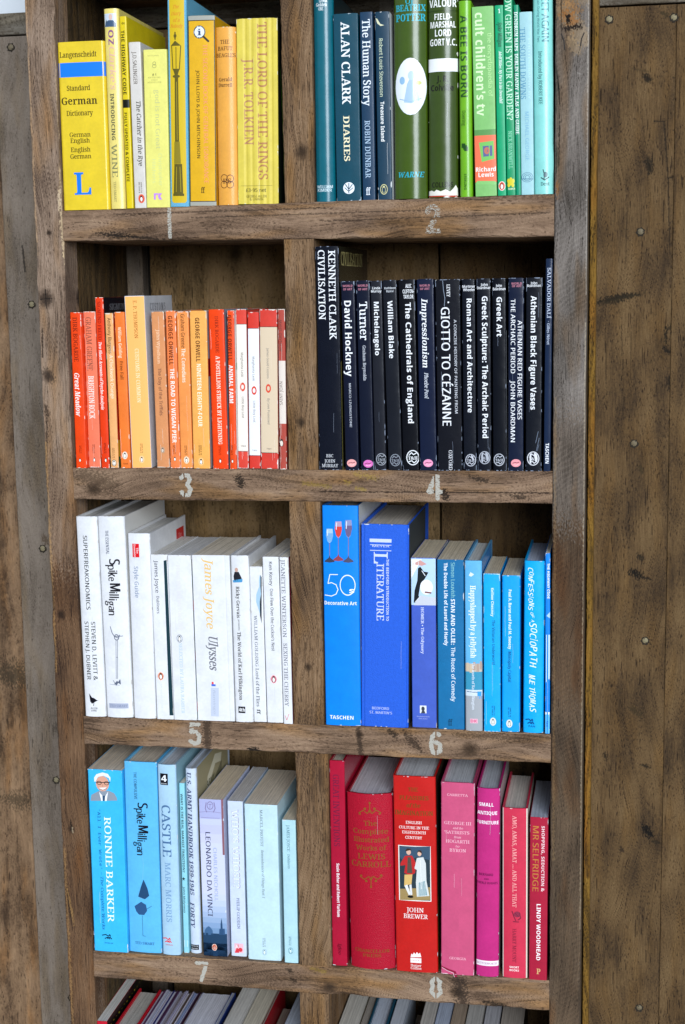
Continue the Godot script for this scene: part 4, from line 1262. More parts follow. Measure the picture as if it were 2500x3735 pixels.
	rc(-15.82, 143.7, 15.82, 130.4, "f0f2f0")
	ht("J. R.", "SB", -6.4, 6.24, 123.2, 6.21, "101408")
	ht("Colville", "SB", -12.68, 11.56, 113.9, 6.21, "101408")
	ht("COLLINS", "SB", -11.75, 11.1, 13.5, 5.48, "18200a")
	pg([-15.75, 6.88, -12.13, 7.67, -9.43, 6.37, -6.72, 8.41, -2.22, 6.55, 3.19, 8.53, 7.68, 5.96, 11.28, 9.73, 13.61, 13.18, 15.4, 9.63, 15.76, 1.91, -15.76, 2.3], "ece8dc")
	pg([-15.58, 2.3, 15.4, 2.09, 15.04, 0.52, -15.59, 0.89], "b03c24")
	bk("hardback_book", "thin lime green hardback with dark capitals", "green and blue-green books on the topmost shelf", 453.88, 294.27, -3, 13.39, 201.07, 150, -0.39, "72b41a", {"kind": "jacket", "bulge": 2.6, "rough": 0.3})
	v("A BEE IS BORN", "SB", -1.22, 186.4, 103.2, 7.31, "1c4a10")
	v("Doering", "S", -1.82, 89.1, 73.9, 3.66, "2c5c14")
	sk([-4.21, 55.3, -0.65, 55.16, -0.69, 50.99, -4.25, 51.13, -4.21, 55.3], 0.55, "1c4a10")
	sk([-2.45, 53.49, 1.12, 53.35, 1.08, 49.19, -2.49, 49.33, -2.45, 53.49], 0.55, "1c4a10")
	sk([-1.39, 52.06, 2.17, 51.93, 2.14, 47.76, -1.43, 47.9, -1.39, 52.06], 0.55, "1c4a10")
	v("STERLING", "SB", -0.84, 24, 7.4, 2.56, "1c4a10")
	bk("paperback_book", "light green paperback with pale rounded title and an orange panel", "green and blue-green books on the topmost shelf", 475.04, 294.43, -3, 22.96, 194.19, 128, -1.12, "86c472", {"rough": 0.3})
	v("cult children's tv", "SB", -3.45, 188.1, 83.2, 9.5, "d6f0bc")
	v("the encyclopaedia of", "S", 6.74, 167.1, 102.4, 4.39, "aedc92")
	rc(-11.48, 68.9, 11.48, 62.7, "5c9450")
	rc(-11.48, 63, 11.48, 14.6, "ee7450")
	pg([-10.2, 15, -8.4, 16.14, 9.03, 15.31, 10.78, 14.01, 10.73, 11.39, -10.26, 12.38], "86c472")
	pg([-6.51, 55.7, 8.94, 56.97, 9.47, 38.41, -3.9, 35.6], "78c060")
	pg([-2.68, 52.03, 7.43, 52.2, 7.4, 41.46, -2.19, 40.91], "5c6490")
	el(1.66, 47, 2.92, 3.66, "c0705c")
	ht("Richard", "SB", -10.28, 10.68, 27.9, 4.57, "f8eee8")
	ht("Lewis", "SB", -7.72, 8.45, 22.3, 4.57, "f8eee8")
	bk("paperback_book", "emerald paperback with small italic title and an orange bird badge", "green and blue-green books on the topmost shelf", 491.95, 294.55, -3, 9.24, 194.33, 111, -1.07, "0aa870", {"rough": 0.35, "pages": "e0d4b8"})
	ht("1", "RB", -0.87, 1.39, 188.6, 4.39, "e8f4ec")
	v("Spike Milligan", "RI", 0.62, 176.8, 152.3, 4.39, "103c2c")
	v("Adolf Hitler: My Part in his Downfall", "RBI", 0.56, 148, 95.1, 2.92, "f0f8f0")
	bird(0, 9.9, 4.93, "e05a3c", "f0e0d8", "141414", "f4f0ea")
	bk("paperback_book", "green gardening book with a question mark and yellow device", "green and blue-green books on the topmost shelf", 501.79, 294.63, -3, 9.04, 204.04, 150, -1.18, "129a64", {"rough": 0.35})
	v("HOW GREEN IS YOUR GARDEN?", "R", -0.06, 209, 77.6, 6.21, "c4ecd0")
	v("NICK BRANWELL", "R", -0.28, 66.4, 27.5, 4.02, "8cd4b0")
	el(-2.82, 14.9, 1.46, 2.38, "d8cc30")
	el(-0.32, 16.2, 1.46, 2.38, "d8cc30")
	el(2.13, 14.7, 1.46, 2.38, "d8cc30")
	el(-2.54, 10.7, 1.46, 2.38, "d8cc30")
	el(1.7, 10.5, 1.46, 2.38, "d8cc30")
	el(-0.39, 12.4, 1.46, 2.38, "d8cc30")
	ht("SEARCH", "SB", -3.33, 3.75, 6.6, 1.83, "e8f0c8")
	bk("paperback_book", "very thin sea green atlas with white serif capitals", "green and blue-green books on the topmost shelf", 509.32, 294.69, -3, 5.34, 193.67, 140, -0.96, "0e966c", {"rough": 0.35})
	v("DUNDRUM MAPS  DUBLIN HANDY ATLAS AND GUIDE", "RB", -0.35, 186.8, 62.7, 3.47, "f2f8f4")
	bk("paperback_book", "pale grey-blue paperback with a shell mark at its foot", "green and blue-green books on the topmost shelf", 518.93, 294.76, -3, 13.51, 186.24, 130, -0.91, "a4d2d8", {"rough": 0.35})
	v("THE SOUTH DOWNS", "R", -3.31, 170.5, 98.4, 5.48, "5a94b0")
	v("PHOTOGRAPHY BY", "S", 3.07, 159.1, 98, 2.38, "b4dce4")
	v("MICHAEL GEORGE", "S", 0.14, 85.3, 35.5, 3.84, "7cb0c8")
	rg(-0.2, 18, 6.21, 5.12, 0.55, "4c7c94")
	rg(-0.2, 18, 4.39, 3.66, 0.55, "4c7c94")
	rg(-0.2, 18, 2.56, 2.19, 0.55, "4c7c94")
	sk([-6.21, 16.53, 5.76, 16], 0.73, "4c7c94")
	bk("hardback_book", "aqua hardback against the outer post", "green and blue-green books on the topmost shelf", 536.06, 294.89, -3, 20.47, 206.98, 150, -0.74, "92e0d8", {"kind": "jacket", "bulge": 4.0, "rough": 0.28})
	v("WE'LL MEET AGAIN", "S", 2.56, 236, 155.6, 7.31, "4c8890")
	v("Britain During World War Two", "S", -4.48, 202.3, 155.3, 2.56, "5a9498")
	v("Introduced by ROBERT KEE", "S", -2.88, 145.9, 92.4, 3.84, "34686c")
	sk([-0.82, 25.36, 0.55, 20.11, 0.16, 15.8], 0.91, "2c4c50")
	sk([-2.98, 17.15, 0.86, 14.56, 5.08, 17.33], 1.1, "2c4c50")
	el(1.77, 20.1, 2.19, 2.92, "40646a")
	ht("Dent", "R", -3.39, 5.74, 10.7, 3.66, "34585c")
	close_book()

func stand_orange_paperbacks() -> void:
	# orange paperbacks, second shelf
	bk("paperback_book", "vivid orange-red paperback against the outer post in the orange row", "orange paperbacks on the second shelf", 9.88, 0.13, -2.99, 12.97, 177.49, 109, 0.06, "ee440a", {"wear": 0.42, "edge": "f2e2d4"})
	v("DIRK BOGARDE", "R", -0.83, 171.9, 122, 5.25, "721c06")
	v("Great Meadow", "RBI", -1, 108.8, 59.7, 5.95, "faf0e8")
	isbn(-0.37, 26, 17.1, 1.58, "5a1404", "00 7284 5")
	bird(-1.27, 9.3, 3.15, "", "", "141414", "f4f0ea")
	bk("paperback_book", "rubbed salmon-orange paperback with ghostly capitals", "orange paperbacks on the second shelf", 23.63, 0.14, -9.94, 14.24, 178.11, 109, 0.2, "f07c5a", {"wear": 1.72, "edge": "f0d8cc", "rough": 0.5})
	v("GRAHAM GREENE", "R", -1.59, 171.6, 111.5, 6.66, "94503c")
	v("BRIGHTON ROCK", "R", -0.86, 105.1, 56.3, 6.66, "fae4da")
	isbn(-0.61, 26.6, 16.4, 1.75, "843420", "00 0442 4")
	bird(-0.31, 9, 3.5, "", "", "141414", "f4f0ea")
	bk("paperback_book", "thin orange-red paperback with black front cover, standing above its neighbours", "orange paperbacks on the second shelf", 38.35, 0.15, -4.54, 9.43, 193.83, 128, -0.01, "ea3c0c", {"wear": 0.38, "edge": "f2e2d4"})
	v("SIGMUND FREUD", "R", -0.46, 189, 146.1, 3.85, "8a1404")
	v("Two Short Accounts of Psycho-Analysis", "RBI", -0.53, 143.9, 66.9, 3.5, "faf0e8")
	isbn(0.51, 28.9, 17.1, 1.58, "5a1404", "01 3655 5")
	bird(0.72, 9.3, 3.5, "", "", "141414", "f4f0ea")
	side()
	rc(0.3, 0.1, 116.2, 193.7, "0c0c10")
	ht("SIGMUND", "R", 20, 80, 183, 7, "77777c")
	bk("paperback_book", "faded apricot paperback with red, yellow and green cover edge", "orange paperbacks on the second shelf", 48.04, 0.15, -8.13, 9.54, 176.03, 109, -0.03, "f0b070", {"wear": 0.51})
	v("Anthony Burgess", "S", 0.16, 170.8, 130.6, 4.03, "5c3a1c")
	v("A Clockwork Orange", "S", 0.95, 128.7, 79.4, 4.03, "fae0c0")
	isbn(-0.63, 22.8, 11.1, 1.58, "5a3a1c", "00 3219 3")
	bird(-0.31, 5.6, 3.85, "f0e0c8", "3c3020", "141414", "f4f0ea")
	side()
	rc(0.3, 0.1, 105.1, 175.9, "c81c14")
	rc(0.3, 12.6, 105.1, 31.6, "e0c030")
	rc(0.3, 0.1, 105.1, 12.6, "1c6c3c")
	bk("paperback_book", "plain orange paperback with pale author name and an oval badge", "orange paperbacks on the second shelf", 62.11, 0.16, -5.8, 11.67, 177.25, 109, -0.32, "f47c30", {"wear": 0.24, "edge": "f2e2d4"})
	v("William Golding", "SB", -0.29, 160.4, 125.5, 3.85, "f8d4b0")
	v("Free Fall", "S", 0.22, 121.5, 101.5, 3.68, "5a2a0c")
	bird(-0.22, 14.6, 4.38, "e8d8c4", "", "141414", "f4f0ea")
	ht("1988", "S", -2.96, 3.02, 5, 1.58, "7a3410")
	bk("paperback_book", "large pale orange paperback whose grey-white front cover shows", "orange paperbacks on the second shelf", 80.68, 0.17, -8.36, 23.18, 194.93, 136, -0.6, "dce0e8", {"yaw": 4.0})
	rc(-10.59, 0.3, 11.19, 194.33, "f9b665")
	v("E. P. THOMPSON", "R", 0.46, 189.8, 147.5, 4.2, "a8621c")
	v("CUSTOMS IN COMMON", "R", 0.3, 135.7, 74.8, 4.55, "fbdcae")
	isbn(0.6, 27.9, 17.2, 1.75, "7a4818", "01 2508 8")
	bird(0.38, 9.8, 4.2, "f8c890", "", "141414", "f4f0ea")
	side()
	ht("C U S T O M S", "R", 24, 98, 182.3, 8.5, "666a72")
	bk("paperback_book", "sun-faded brown-orange paperback set back behind its neighbours", "orange paperbacks on the second shelf", 104.42, 0.19, -14.29, 15.04, 176.84, 109, -0.37, "dc9460", {"wear": 0.68})
	v("John Wyndham", "SB", -0.27, 157, 118.6, 3.68, "eec098")
	v("The Day of the Triffids", "S", 0.1, 113.5, 59.6, 3.85, "744838")
	bird(0.05, 20, 3.85, "c09878", "", "5a4c44", "d8ccbc")
	bk("paperback_book", "orange paperback with heavy brown and white capitals and bleached edges", "orange paperbacks on the second shelf", 120.4, 0.19, -8.96, 11.73, 177.78, 109, -0.05, "f48246", {"wear": 0.98, "edge": "f2dccc"})
	v("GEORGE ORWELL", "SB", -0.56, 172.2, 117.3, 5.25, "6c2a0c")
	v("THE ROAD TO WIGAN PIER", "SB", -0.05, 113.2, 28.9, 4.9, "faeee4")
	isbn(-0.62, 26.2, 16, 1.75, "6a2a10", "00 1988 5")
	bird(-0.21, 10.5, 3.5, "", "", "141414", "f4f0ea")
	bk("paperback_book", "light orange paperback with thin sans lettering and white rubbed edges", "orange paperbacks on the second shelf", 133.74, 0.2, -8.92, 14.06, 176.71, 109, 0.08, "f6984e", {"wear": 0.7, "edge": "f4e4d4"})
	v("Graham Greene", "S", 0.18, 173.8, 136.2, 4.55, "6e3a18")
	v("The Comedians", "S", 0.14, 135.6, 97.4, 4.55, "fae4ce")
	isbn(-0.32, 25.8, 15.2, 1.75, "6a3818", "00 2786 1")
	bird(0.1, 9.3, 4.2, "f6d8b8", "", "141414", "f4f0ea")
	bk("paperback_book", "broad amber-orange paperback with bold brown and cream capitals", "orange paperbacks on the second shelf", 152.36, 0.21, -6.1, 19.69, 177.4, 109, 0.22, "f6b058", {"wear": 0.46})
	v("GEORGE ORWELL", "SB", -1.03, 169.7, 120.9, 4.9, "5c2e0e")
	v("NINETEEN EIGHTY-FOUR", "SB", -0.44, 118.2, 47.6, 4.9, "fcecce")
	isbn(-1.33, 26.6, 15.2, 2.1, "6a3c14", "00 0972 0")
	bird(-0.54, 7.9, 4.55, "f6c07c", "", "141414", "f4f0ea")
	side()
	rc(0.3, 0.1, 106, 177.3, "b0b0b8")
	rc(0.3, 104, 106, 124, "b01c2c")
	bk("paperback_book", "strong orange-red paperback with long cream serif title", "orange paperbacks on the second shelf", 174.8, 0.22, -5.03, 17.72, 178.56, 128, -0.18, "f24408", {"wear": 0.3, "edge": "f2e2d4"})
	v("DIRK BOGARDE", "R", 0.34, 171.1, 130.6, 3.85, "8c1e04")
	v("A POSTILLION STRUCK BY LIGHTNING", "RB", 0.46, 127, 27.7, 4.55, "fae6d2")
	isbn(-0.2, 25.7, 15.5, 1.75, "7a1c04", "01 0038 0")
	bird(-0.18, 9.1, 3.5, "", "", "141414", "f4f0ea")
	side()
	rc(0.3, 0.1, 106.7, 178.5, "8c98a8")
	bk("paperback_book", "narrow orange-red paperback with a green patch on its cover edge", "orange paperbacks on the second shelf", 189.92, 0.23, -3.58, 7.7, 177.21, 109, 0.42, "f04e14", {"wear": 0.4, "edge": "f2e2d4"})
	v("GEORGE ORWELL", "SB", -1.23, 172.4, 122.2, 4.2, "641c0a")
	v("ANIMAL FARM", "SB", -0.76, 116.8, 74.4, 4.55, "fcf4ee")
	isbn(-1.27, 27, 16, 1.4, "641c0a", "00 0838 4")
	bird(-0.76, 9.1, 3.15, "", "", "141414", "f4f0ea")
	side()
	rc(0.3, 0.1, 105.9, 177.1, "d8d0cc")
	pg([5, 118, 12, 124, 40, 124, 40, 106, 12, 106, 5, 112], "2c8a30")
	bk("paperback_book", "narrow red and cream banded paperback with chipped head", "orange paperbacks on the second shelf", 199.91, 0.24, -10.22, 11.9, 178.31, 109, 0.52, "dc4232", {"wear": 1.13, "edge": "f0e8e0", "rough": 0.5})
	rc(-5.95, 161.6, 5.95, 19.7, "e6dfd4")
	rc(-5.95, 162.1, 5.95, 161.6, "3c2420")
	rc(-5.95, 19.7, 5.95, 19.2, "3c2420")
	v("Marghanita Laski", "S", 0.55, 130.2, 103.3, 2.63, "8a8078")
	v("Little Boy Lost", "S", 0.68, 80.8, 57.2, 2.63, "8a8078")
	rg(0.69, 92, 2.98, 4.9, 1.4, "d84c34")
	ht("1963", "S", -2.48, 3.14, 25.4, 1.75, "7a6c64")
	bk("paperback_book", "red and bright white banded paperback, shortest of the banded four", "orange paperbacks on the second shelf", 213.49, 0.25, -9.43, 12.88, 175.04, 109, 0.7, "dc382a", {"wear": 0.2, "edge": "f0e8e0", "rough": 0.5})
	rc(-6.44, 156.7, 6.44, 15.1, "e8ecf2")
	rc(-6.44, 157.2, 6.44, 156.7, "3c2420")
	rc(-6.44, 15.1, 6.44, 14.6, "3c2420")
	v("Marghanita Laski", "S", -0.12, 125.7, 98.8, 2.63, "8a8078")
	v("Little Boy Lost", "S", 0.22, 76.3, 52.2, 2.63, "8a8078")
	rg(0.14, 88, 2.98, 4.9, 1.4, "d84c34")
	ht("1963", "S", -2.73, 2.86, 20.6, 1.75, "7a6c64")
	bk("paperback_book", "wide red banded paperback with a tan middle panel", "orange paperbacks on the second shelf", 231.12, 0.26, -7.36, 19.83, 177.76, 109, 0.74, "d83c2e", {"wear": 0.85, "edge": "f0e8e0", "rough": 0.5})
	rc(-9.91, 158.3, 9.91, 18.4, "d8c4a6")
	rc(-9.91, 158.9, 9.91, 158.3, "3c2420")
	rc(-9.91, 18.4, 9.91, 17.8, "3c2420")
	v("James Gould Cozzens", "S", -0.85, 135.4, 101.5, 2.63, "8a8078")
	v("By Love Possessed", "S", -0.47, 79.1, 50.3, 2.63, "8a8078")
	rg(-0.58, 90.4, 2.98, 4.9, 1.4, "d84c34")
	ht("1964", "S", -3.29, 2.27, 22.7, 1.75, "7a6c64")
	bk("paperback_book", "worn brick red and cream banded paperback beside the centre post", "orange paperbacks on the second shelf", 247.63, 0.26, -3.74, 7.89, 177.95, 109, 0.46, "b4483a", {"wear": 1.85, "edge": "e8ddd0", "rough": 0.6})
	rc(-3.94, 121.2, 3.94, 51.3, "e0d4c8")
	vu("BERNARD SHAW", "S", -1.21, 166.3, 131.9, 3.15, "6a3c34")
	vu("SAINT JOAN", "S", -1.34, 98.1, 72.2, 3.5, "84786e")
	bird(-1.54, 29.9, 6.3, "", "", "141210", "e8dccc")
	close_book()

func stand_black_books() -> void:
	# black books, second shelf
	bk("paperback_book", "tallest black book, two lines of big white serif capitals", "black books on the second shelf", 302.37, 0.3, -1, 25.7, 245.1, 188, -0.12, "101420", {"bulge": 0.8, "rough": 0.2, "wear": 0.45, "edge": "8c94a4", "pages": "b4a878"})
	v("KENNETH CLARK", "R", 5.31, 240.6, 144.4, 7.52, "eef0f2")
	v("CIVILISATION", "R", -6.39, 240.9, 166, 7.52, "eef0f2")
	ht("BBC", "R", -4.81, 3, 15.9, 3.58, "c4c6ca")
	ht("JOHN", "R", -6.79, 5.13, 10.1, 3.58, "c4c6ca")
	ht("MURRAY", "R", -9.87, 8.38, 4.9, 3.58, "c4c6ca")
	side()
	rc(0.3, 0.1, 148, 245, "2a2a1e")
	rc(0.3, 0.1, 148, 2, "948a50")
	rc(0.2, 0.5, 5, 120, "8c8448")
	ht("CIVILISATION", "R", 12, 150, 232, 15, "b4aa72")
	bk("paperback_book", "black-blue art paperback with bold white sans title and pink oval", "black books on the second shelf", 326.62, 0.31, -1, 14.96, 207.08, 150, -0.63, "12172a", {"rough": 0.22, "wear": 0.38, "edge": "8a94a6"})
	ht("WORLD", "SB", -5.68, 5.24, 202.1, 2.33, "b87888")
	ht("OF ART", "SB", -5.04, 4.79, 198.5, 2.33, "b87888")
	v("David Hockney", "SB", -0.57, 186.1, 103.8, 7.52, "eef0f2")
	v("MARCO LIVINGSTONE", "S", -0.22, 96, 47.7, 2.33, "c8ccd4")
	el(-0.35, 7.8, 5.37, 4.29, "eea6a4")
	sk([-4.06, 7.65, -1.44, 8.56, 0.76, 8, 3.38, 8.9], 0.72, "70303c")
	sk([-2.99, 6, 0.33, 5.43, 2.58, 6.7], 0.54, "fad4d0")
	bk("paperback_book", "black art paperback with a light serif title and magenta oval", "black books on the second shelf", 343.51, 0.32, -2.85, 15.01, 207.53, 150, -0.79, "12182a", {"rough": 0.22, "wear": 0.39, "edge": "8a94a6"})
	ht("WORLD", "SB", -5.77, 5.48, 202.2, 2.33, "b87888")
	ht("OF ART", "SB", -5.15, 5.02, 198.3, 2.33, "b87888")
	v("Turner", "R", 0.11, 184.6, 143.1, 8.95, "eef0f2")
	v("Graham Reynolds", "R", -0.19, 137.2, 99.1, 3.4, "c8ccd4")
	el(0.93, 7, 5.37, 4.29, "dc74bc")
	sk([-2.77, 6.8, -0.16, 7.7, 2.04, 7.14, 4.65, 8.03], 0.72, "70303c")
	sk([-1.71, 5.15, 1.6, 4.57, 3.85, 5.84], 0.54, "fad4d0")
	bk("paperback_book", "charcoal art paperback, short bold title and a dim round colophon", "black books on the second shelf", 358.14, 0.33, -3.66, 12.42, 207.03, 150, -0.81, "20222a", {"rough": 0.22, "wear": 0.38, "edge": "8a94a6"})
	ht("Linda", "S", -4.18, 4.33, 199.3, 2.68, "eef0f2")
	ht("Murray", "S", -5.54, 5.51, 195.9, 2.68, "eef0f2")
	v("Michelangelo", "SB", -0.24, 184.4, 126.5, 5.37, "eef0f2")
	el(1.04, 11.9, 5.85, 6.8, "9ca0a8")
	el(1.04, 11.9, 5.03, 5.98, "20222a")
	ht("T&H", "RB", -3.3, 5.37, 11.5, 2.86, "9ca0a8")
	sk([-2.4, 14, -0.24, 16.42, 1.81, 14.66, 4.29, 16.03], 0.82, "9ca0a8")
	sk([-2.54, 8.44, 0.27, 9.12, 1.97, 7.16, 4.47, 9.22], 0.82, "9ca0a8")
	bk("paperback_book", "matt black art paperback with two-word bold title and dim colophon", "black books on the second shelf", 374.46, 0.34, -4.57, 15.47, 207.67, 150, -1.29, "191c24", {"rough": 0.22, "wear": 0.18, "edge": "8a94a6"})
	ht("Kathleen", "S", -5.6, 6.67, 199.1, 2.33, "d0d4d8")
	ht("Raine", "S", -3.55, 4.39, 195.7, 2.33, "d0d4d8")
	v("William Blake", "SB", -0.02, 185.4, 123.1, 5.55, "eef0f2")
	el(0.27, 11, 5.85, 6.8, "8c929c")
	el(0.27, 11, 5.03, 5.98, "191c24")
	ht("T&H", "RB", -4.07, 4.58, 10.6, 2.86, "8c929c")
	sk([-3.15, 13.11, -0.98, 15.5, 1.05, 13.73, 3.54, 15.08], 0.82, "8c929c")
	sk([-3.33, 7.55, -0.52, 8.2, 1.16, 6.23, 3.67, 8.27], 0.82, "8c929c")
	bk("paperback_book", "deep black paperback about cathedrals, white colophon bright and large", "black books on the second shelf", 392.33, 0.35, -2.55, 17.65, 207.87, 150, -1, "0b0d14", {"rough": 0.22, "wear": 0.26, "edge": "8a94a6"})
	ht("ALEC", "SB", -1.07, 5.39, 201, 4.12, "eef0f2")
	ht("CLIFTON-", "SB", -4.27, 8.11, 195.2, 4.12, "eef0f2")
	ht("TAYLOR", "SB", -3.52, 7.25, 189.5, 4.12, "eef0f2")
	v("The Cathedrals of England", "SB", 1.12, 183.3, 52.1, 6.08, "eef0f2")
	el(2.28, 14, 7.23, 8.41, "eceef0")
	el(2.28, 14, 6.22, 7.4, "0b0d14")
	ht("T&H", "RB", -3.05, 7.58, 13.6, 3.53, "eceef0")
	sk([-1.94, 16.62, 0.71, 19.58, 3.22, 17.41, 6.26, 19.08], 1.01, "eceef0")
	sk([-2.12, 9.78, 1.34, 10.59, 3.42, 8.17, 6.48, 10.71], 1.01, "eceef0")
	bk("paperback_book", "navy black paperback with bold italic title and pink oval", "black books on the second shelf", 411.43, 0.36, -3.62, 18.31, 208.15, 150, -0.7, "141d36", {"rough": 0.22, "wear": 0.25, "edge": "8a94a6"})
	ht("WORLD", "SB", -6.11, 5.15, 201.2, 2.33, "b87888")
	ht("OF ART", "SB", -5.47, 4.73, 197.7, 2.33, "b87888")
	v("Impressionism", "RBI", -1, 186.6, 112.2, 6.44, "eef0f2")
	v("Phoebe Pool", "RI", -0.44, 106.8, 79.1, 4.29, "d4d8e0")
	el(-0.21, 8, 5.37, 4.29, "ee9cc0")
	sk([-3.85, 7.85, -1.28, 8.74, 0.89, 8.19, 3.45, 9.08], 0.72, "70303c")
	sk([-2.79, 6.21, 0.48, 5.64, 2.68, 6.9], 0.54, "fad4d0")
	bk("paperback_book", "widest black paperback, large thin capitals and a cracked crease at its head", "black books on the second shelf", 435.49, 0.37, -3.47, 26.81, 207.31, 150, -0.63, "12141c", {"rough": 0.22, "wear": 0.89, "edge": "8a94a6"})
	v("LEVEY", "R", 0.9, 202, 188.6, 3.58, "eef0f2")
	el(0.71, 182.8, 0.89, 0.89, "eef0f2")
	v("GIOTTO TO CÉZANNE", "S", -2.84, 177.5, 49.4, 9.31, "eef0f2")
	v("A CONCISE HISTORY OF PAINTING FROM", "S", 7.72, 164.1, 62.8, 2.86, "d0d2d8")
	v("OXFORD", "R", 0.64, 22.3, 0.5, 3.94, "d8dade")
	sk([-5.15, 206.23, -4.42, 196.05, -2.96, 187.24, -3.81, 178.47], 0.45, "98a4b4")
	bk("paperback_book", "black art paperback on architecture with medium colophon", "black books on the second shelf", 457.09, 0.38, -6.17, 14.21, 207.13, 150, -0.5, "11151f", {"rough": 0.22, "wear": 0.22, "edge": "8a94a6"})
	ht("Mortimer", "S", -6.11, 7.36, 199.4, 2.86, "eef0f2")
	ht("Wheeler", "S", -5.44, 7.15, 195.9, 2.86, "eef0f2")
	v("Roman Art and Architecture", "SB", 0.9, 186.4, 63.5, 5.55, "eef0f2")
	el(0.76, 11.2, 5.85, 6.8, "c0c4cc")
	el(0.76, 11.2, 5.03, 5.98, "11151f")
	ht("T&H", "RB", -3.5, 5, 10.9, 2.86, "c0c4cc")
	sk([-2.65, 13.31, -0.57, 15.72, 1.47, 13.99, 3.88, 15.36], 0.82, "c0c4cc")
	sk([-2.71, 7.81, 0.04, 8.49, 1.73, 6.56, 4.15, 8.62], 0.82, "c0c4cc")
	bk("paperback_book", "black art paperback whose long bold title has a colon", "black books on the second shelf", 472.91, 0.39, -5.56, 14.86, 207.54, 150, -0.24, "11151f", {"rough": 0.22, "wear": 0.45, "edge": "8a94a6"})
	ht("John", "S", -3.29, 4.3, 201.1, 2.86, "eef0f2")
	ht("Boardman", "S", -7.19, 7.63, 197.8, 2.86, "eef0f2")
	v("Greek Sculpture: The Archaic Period", "SB", 1.07, 188.7, 35.7, 6.08, "eef0f2")
	el(0.25, 14.1, 6.16, 7.16, "b0b4bc")
	el(0.25, 14.1, 5.3, 6.3, "11151f")
	ht("T&H", "RB", -4.2, 4.7, 13.7, 3.01, "b0b4bc")
	sk([-3.33, 16.27, -1.16, 18.8, 0.98, 17, 3.5, 18.45], 0.86, "b0b4bc")
	sk([-3.36, 10.49, -0.48, 11.22, 1.31, 9.2, 3.83, 11.37], 0.86, "b0b4bc")
	bk("paperback_book", "black art paperback with the shortest bold title and a white line down its side", "black books on the second shelf", 489.75, 0.4, -3.53, 14.53, 207.42, 150, -0.3, "090d16", {"rough": 0.22, "wear": 0.38, "edge": "8a94a6"})
	ht("John", "S", -3.54, 2.96, 199.8, 2.86, "eef0f2")
	ht("Boardman", "S", -6.54, 6.8, 196.3, 2.86, "eef0f2")
	v("Greek Art", "SB", 0.18, 187.6, 145.6, 5.73, "eef0f2")
	el(-0.66, 12.1, 5.85, 6.8, "c0c4cc")
	el(-0.66, 12.1, 5.03, 5.98, "090d16")
	ht("T&H", "RB", -4.87, 3.55, 11.7, 2.86, "c0c4cc")
	sk([-4.04, 14.14, -2, 16.53, 0.03, 14.82, 2.41, 16.19], 0.82, "c0c4cc")
	sk([-4.07, 8.66, -1.35, 9.34, 0.34, 7.43, 2.73, 9.49], 0.82, "c0c4cc")
	side()
	rc(0.2, 0.2, 3.2, 152, "d8dce0")
	bk("paperback_book", "navy black paperback with two lines of thin capitals and pink oval", "black books on the second shelf", 506.99, 0.41, -4.5, 16.33, 207.64, 150, -0.03, "141d34", {"rough": 0.22, "wear": 0.47, "edge": "8a94a6"})
	ht("WORLD", "SB", -5.14, 6.05, 201.7, 2.33, "b87888")
	ht("OF ART", "SB", -4.44, 5.71, 199, 2.33, "b87888")
	v("THE ARCHAIC PERIOD    JOHN BOARDMAN", "S", -3.22, 185.3, 31.5, 4.65, "eef0f2")
	v("ATHENIAN RED FIGURE VASES", "S", 4.19, 162.5, 56.2, 4.65, "eef0f2")
	el(0.17, 8.5, 5.37, 4.29, "ee9ca4")
	sk([-3.39, 8.27, -0.9, 9.18, 1.24, 8.66, 3.73, 9.57], 0.72, "70303c")
	sk([-2.32, 6.65, 0.89, 6.13, 3.02, 7.41], 0.54, "fad4d0")
	bk("paperback_book", "black art paperback second from the outer post, scratched near its foot", "black books on the second shelf", 526.22, 0.42, -2.62, 17.11, 207.65, 150, 0.02, "10141d", {"rough": 0.22, "wear": 0.45, "edge": "8a94a6"})
	ht("John", "S", -3.97, 2.99, 201.9, 2.68, "eef0f2")
	ht("Boardman", "S", -7.61, 6.83, 199.2, 2.68, "eef0f2")
	v("Athenian Black Figure Vases", "SB", -0.49, 188.4, 66.8, 6.08, "eef0f2")
	el(-0.32, 13.8, 6.62, 7.69, "dcdee2")
	el(-0.32, 13.8, 5.69, 6.77, "10141d")
	ht("T&H", "RB", -5.04, 4.4, 13.4, 3.23, "dcdee2")
	sk([-4.14, 16.11, -1.87, 18.82, 0.43, 16.91, 3.08, 18.46], 0.92, "dcdee2")
	sk([-4.11, 9.94, -1.07, 10.73, 0.84, 8.58, 3.5, 10.91], 0.92, "dcdee2")
	sk([5.01, 43.33, 2.25, 30.83], 0.36, "8490a4")
	sk([6.11, 36.21, 3, 21.9], 0.36, "8490a4")
	sk([5.79, 29.06, 4.06, 21.9], 0.36, "707c90")
	bk("paperback_book", "slim tall dark blue artist book against the outer post", "black books on the second shelf", 540.81, 0.43, -2.03, 7.39, 227.16, 170, 0.32, "1c2a44", {"rough": 0.18})
	v("SALVADOR DALÍ", "R", -0.05, 217.6, 164.8, 3.58, "c8d2e4")
	v("· Gilles Néret", "S", -0.25, 161.3, 136.5, 2.86, "c0cadc")
	v("TASCHEN", "SB", -0.01, 30.6, 8.6, 3.76, "f0f4f8")
	close_book()

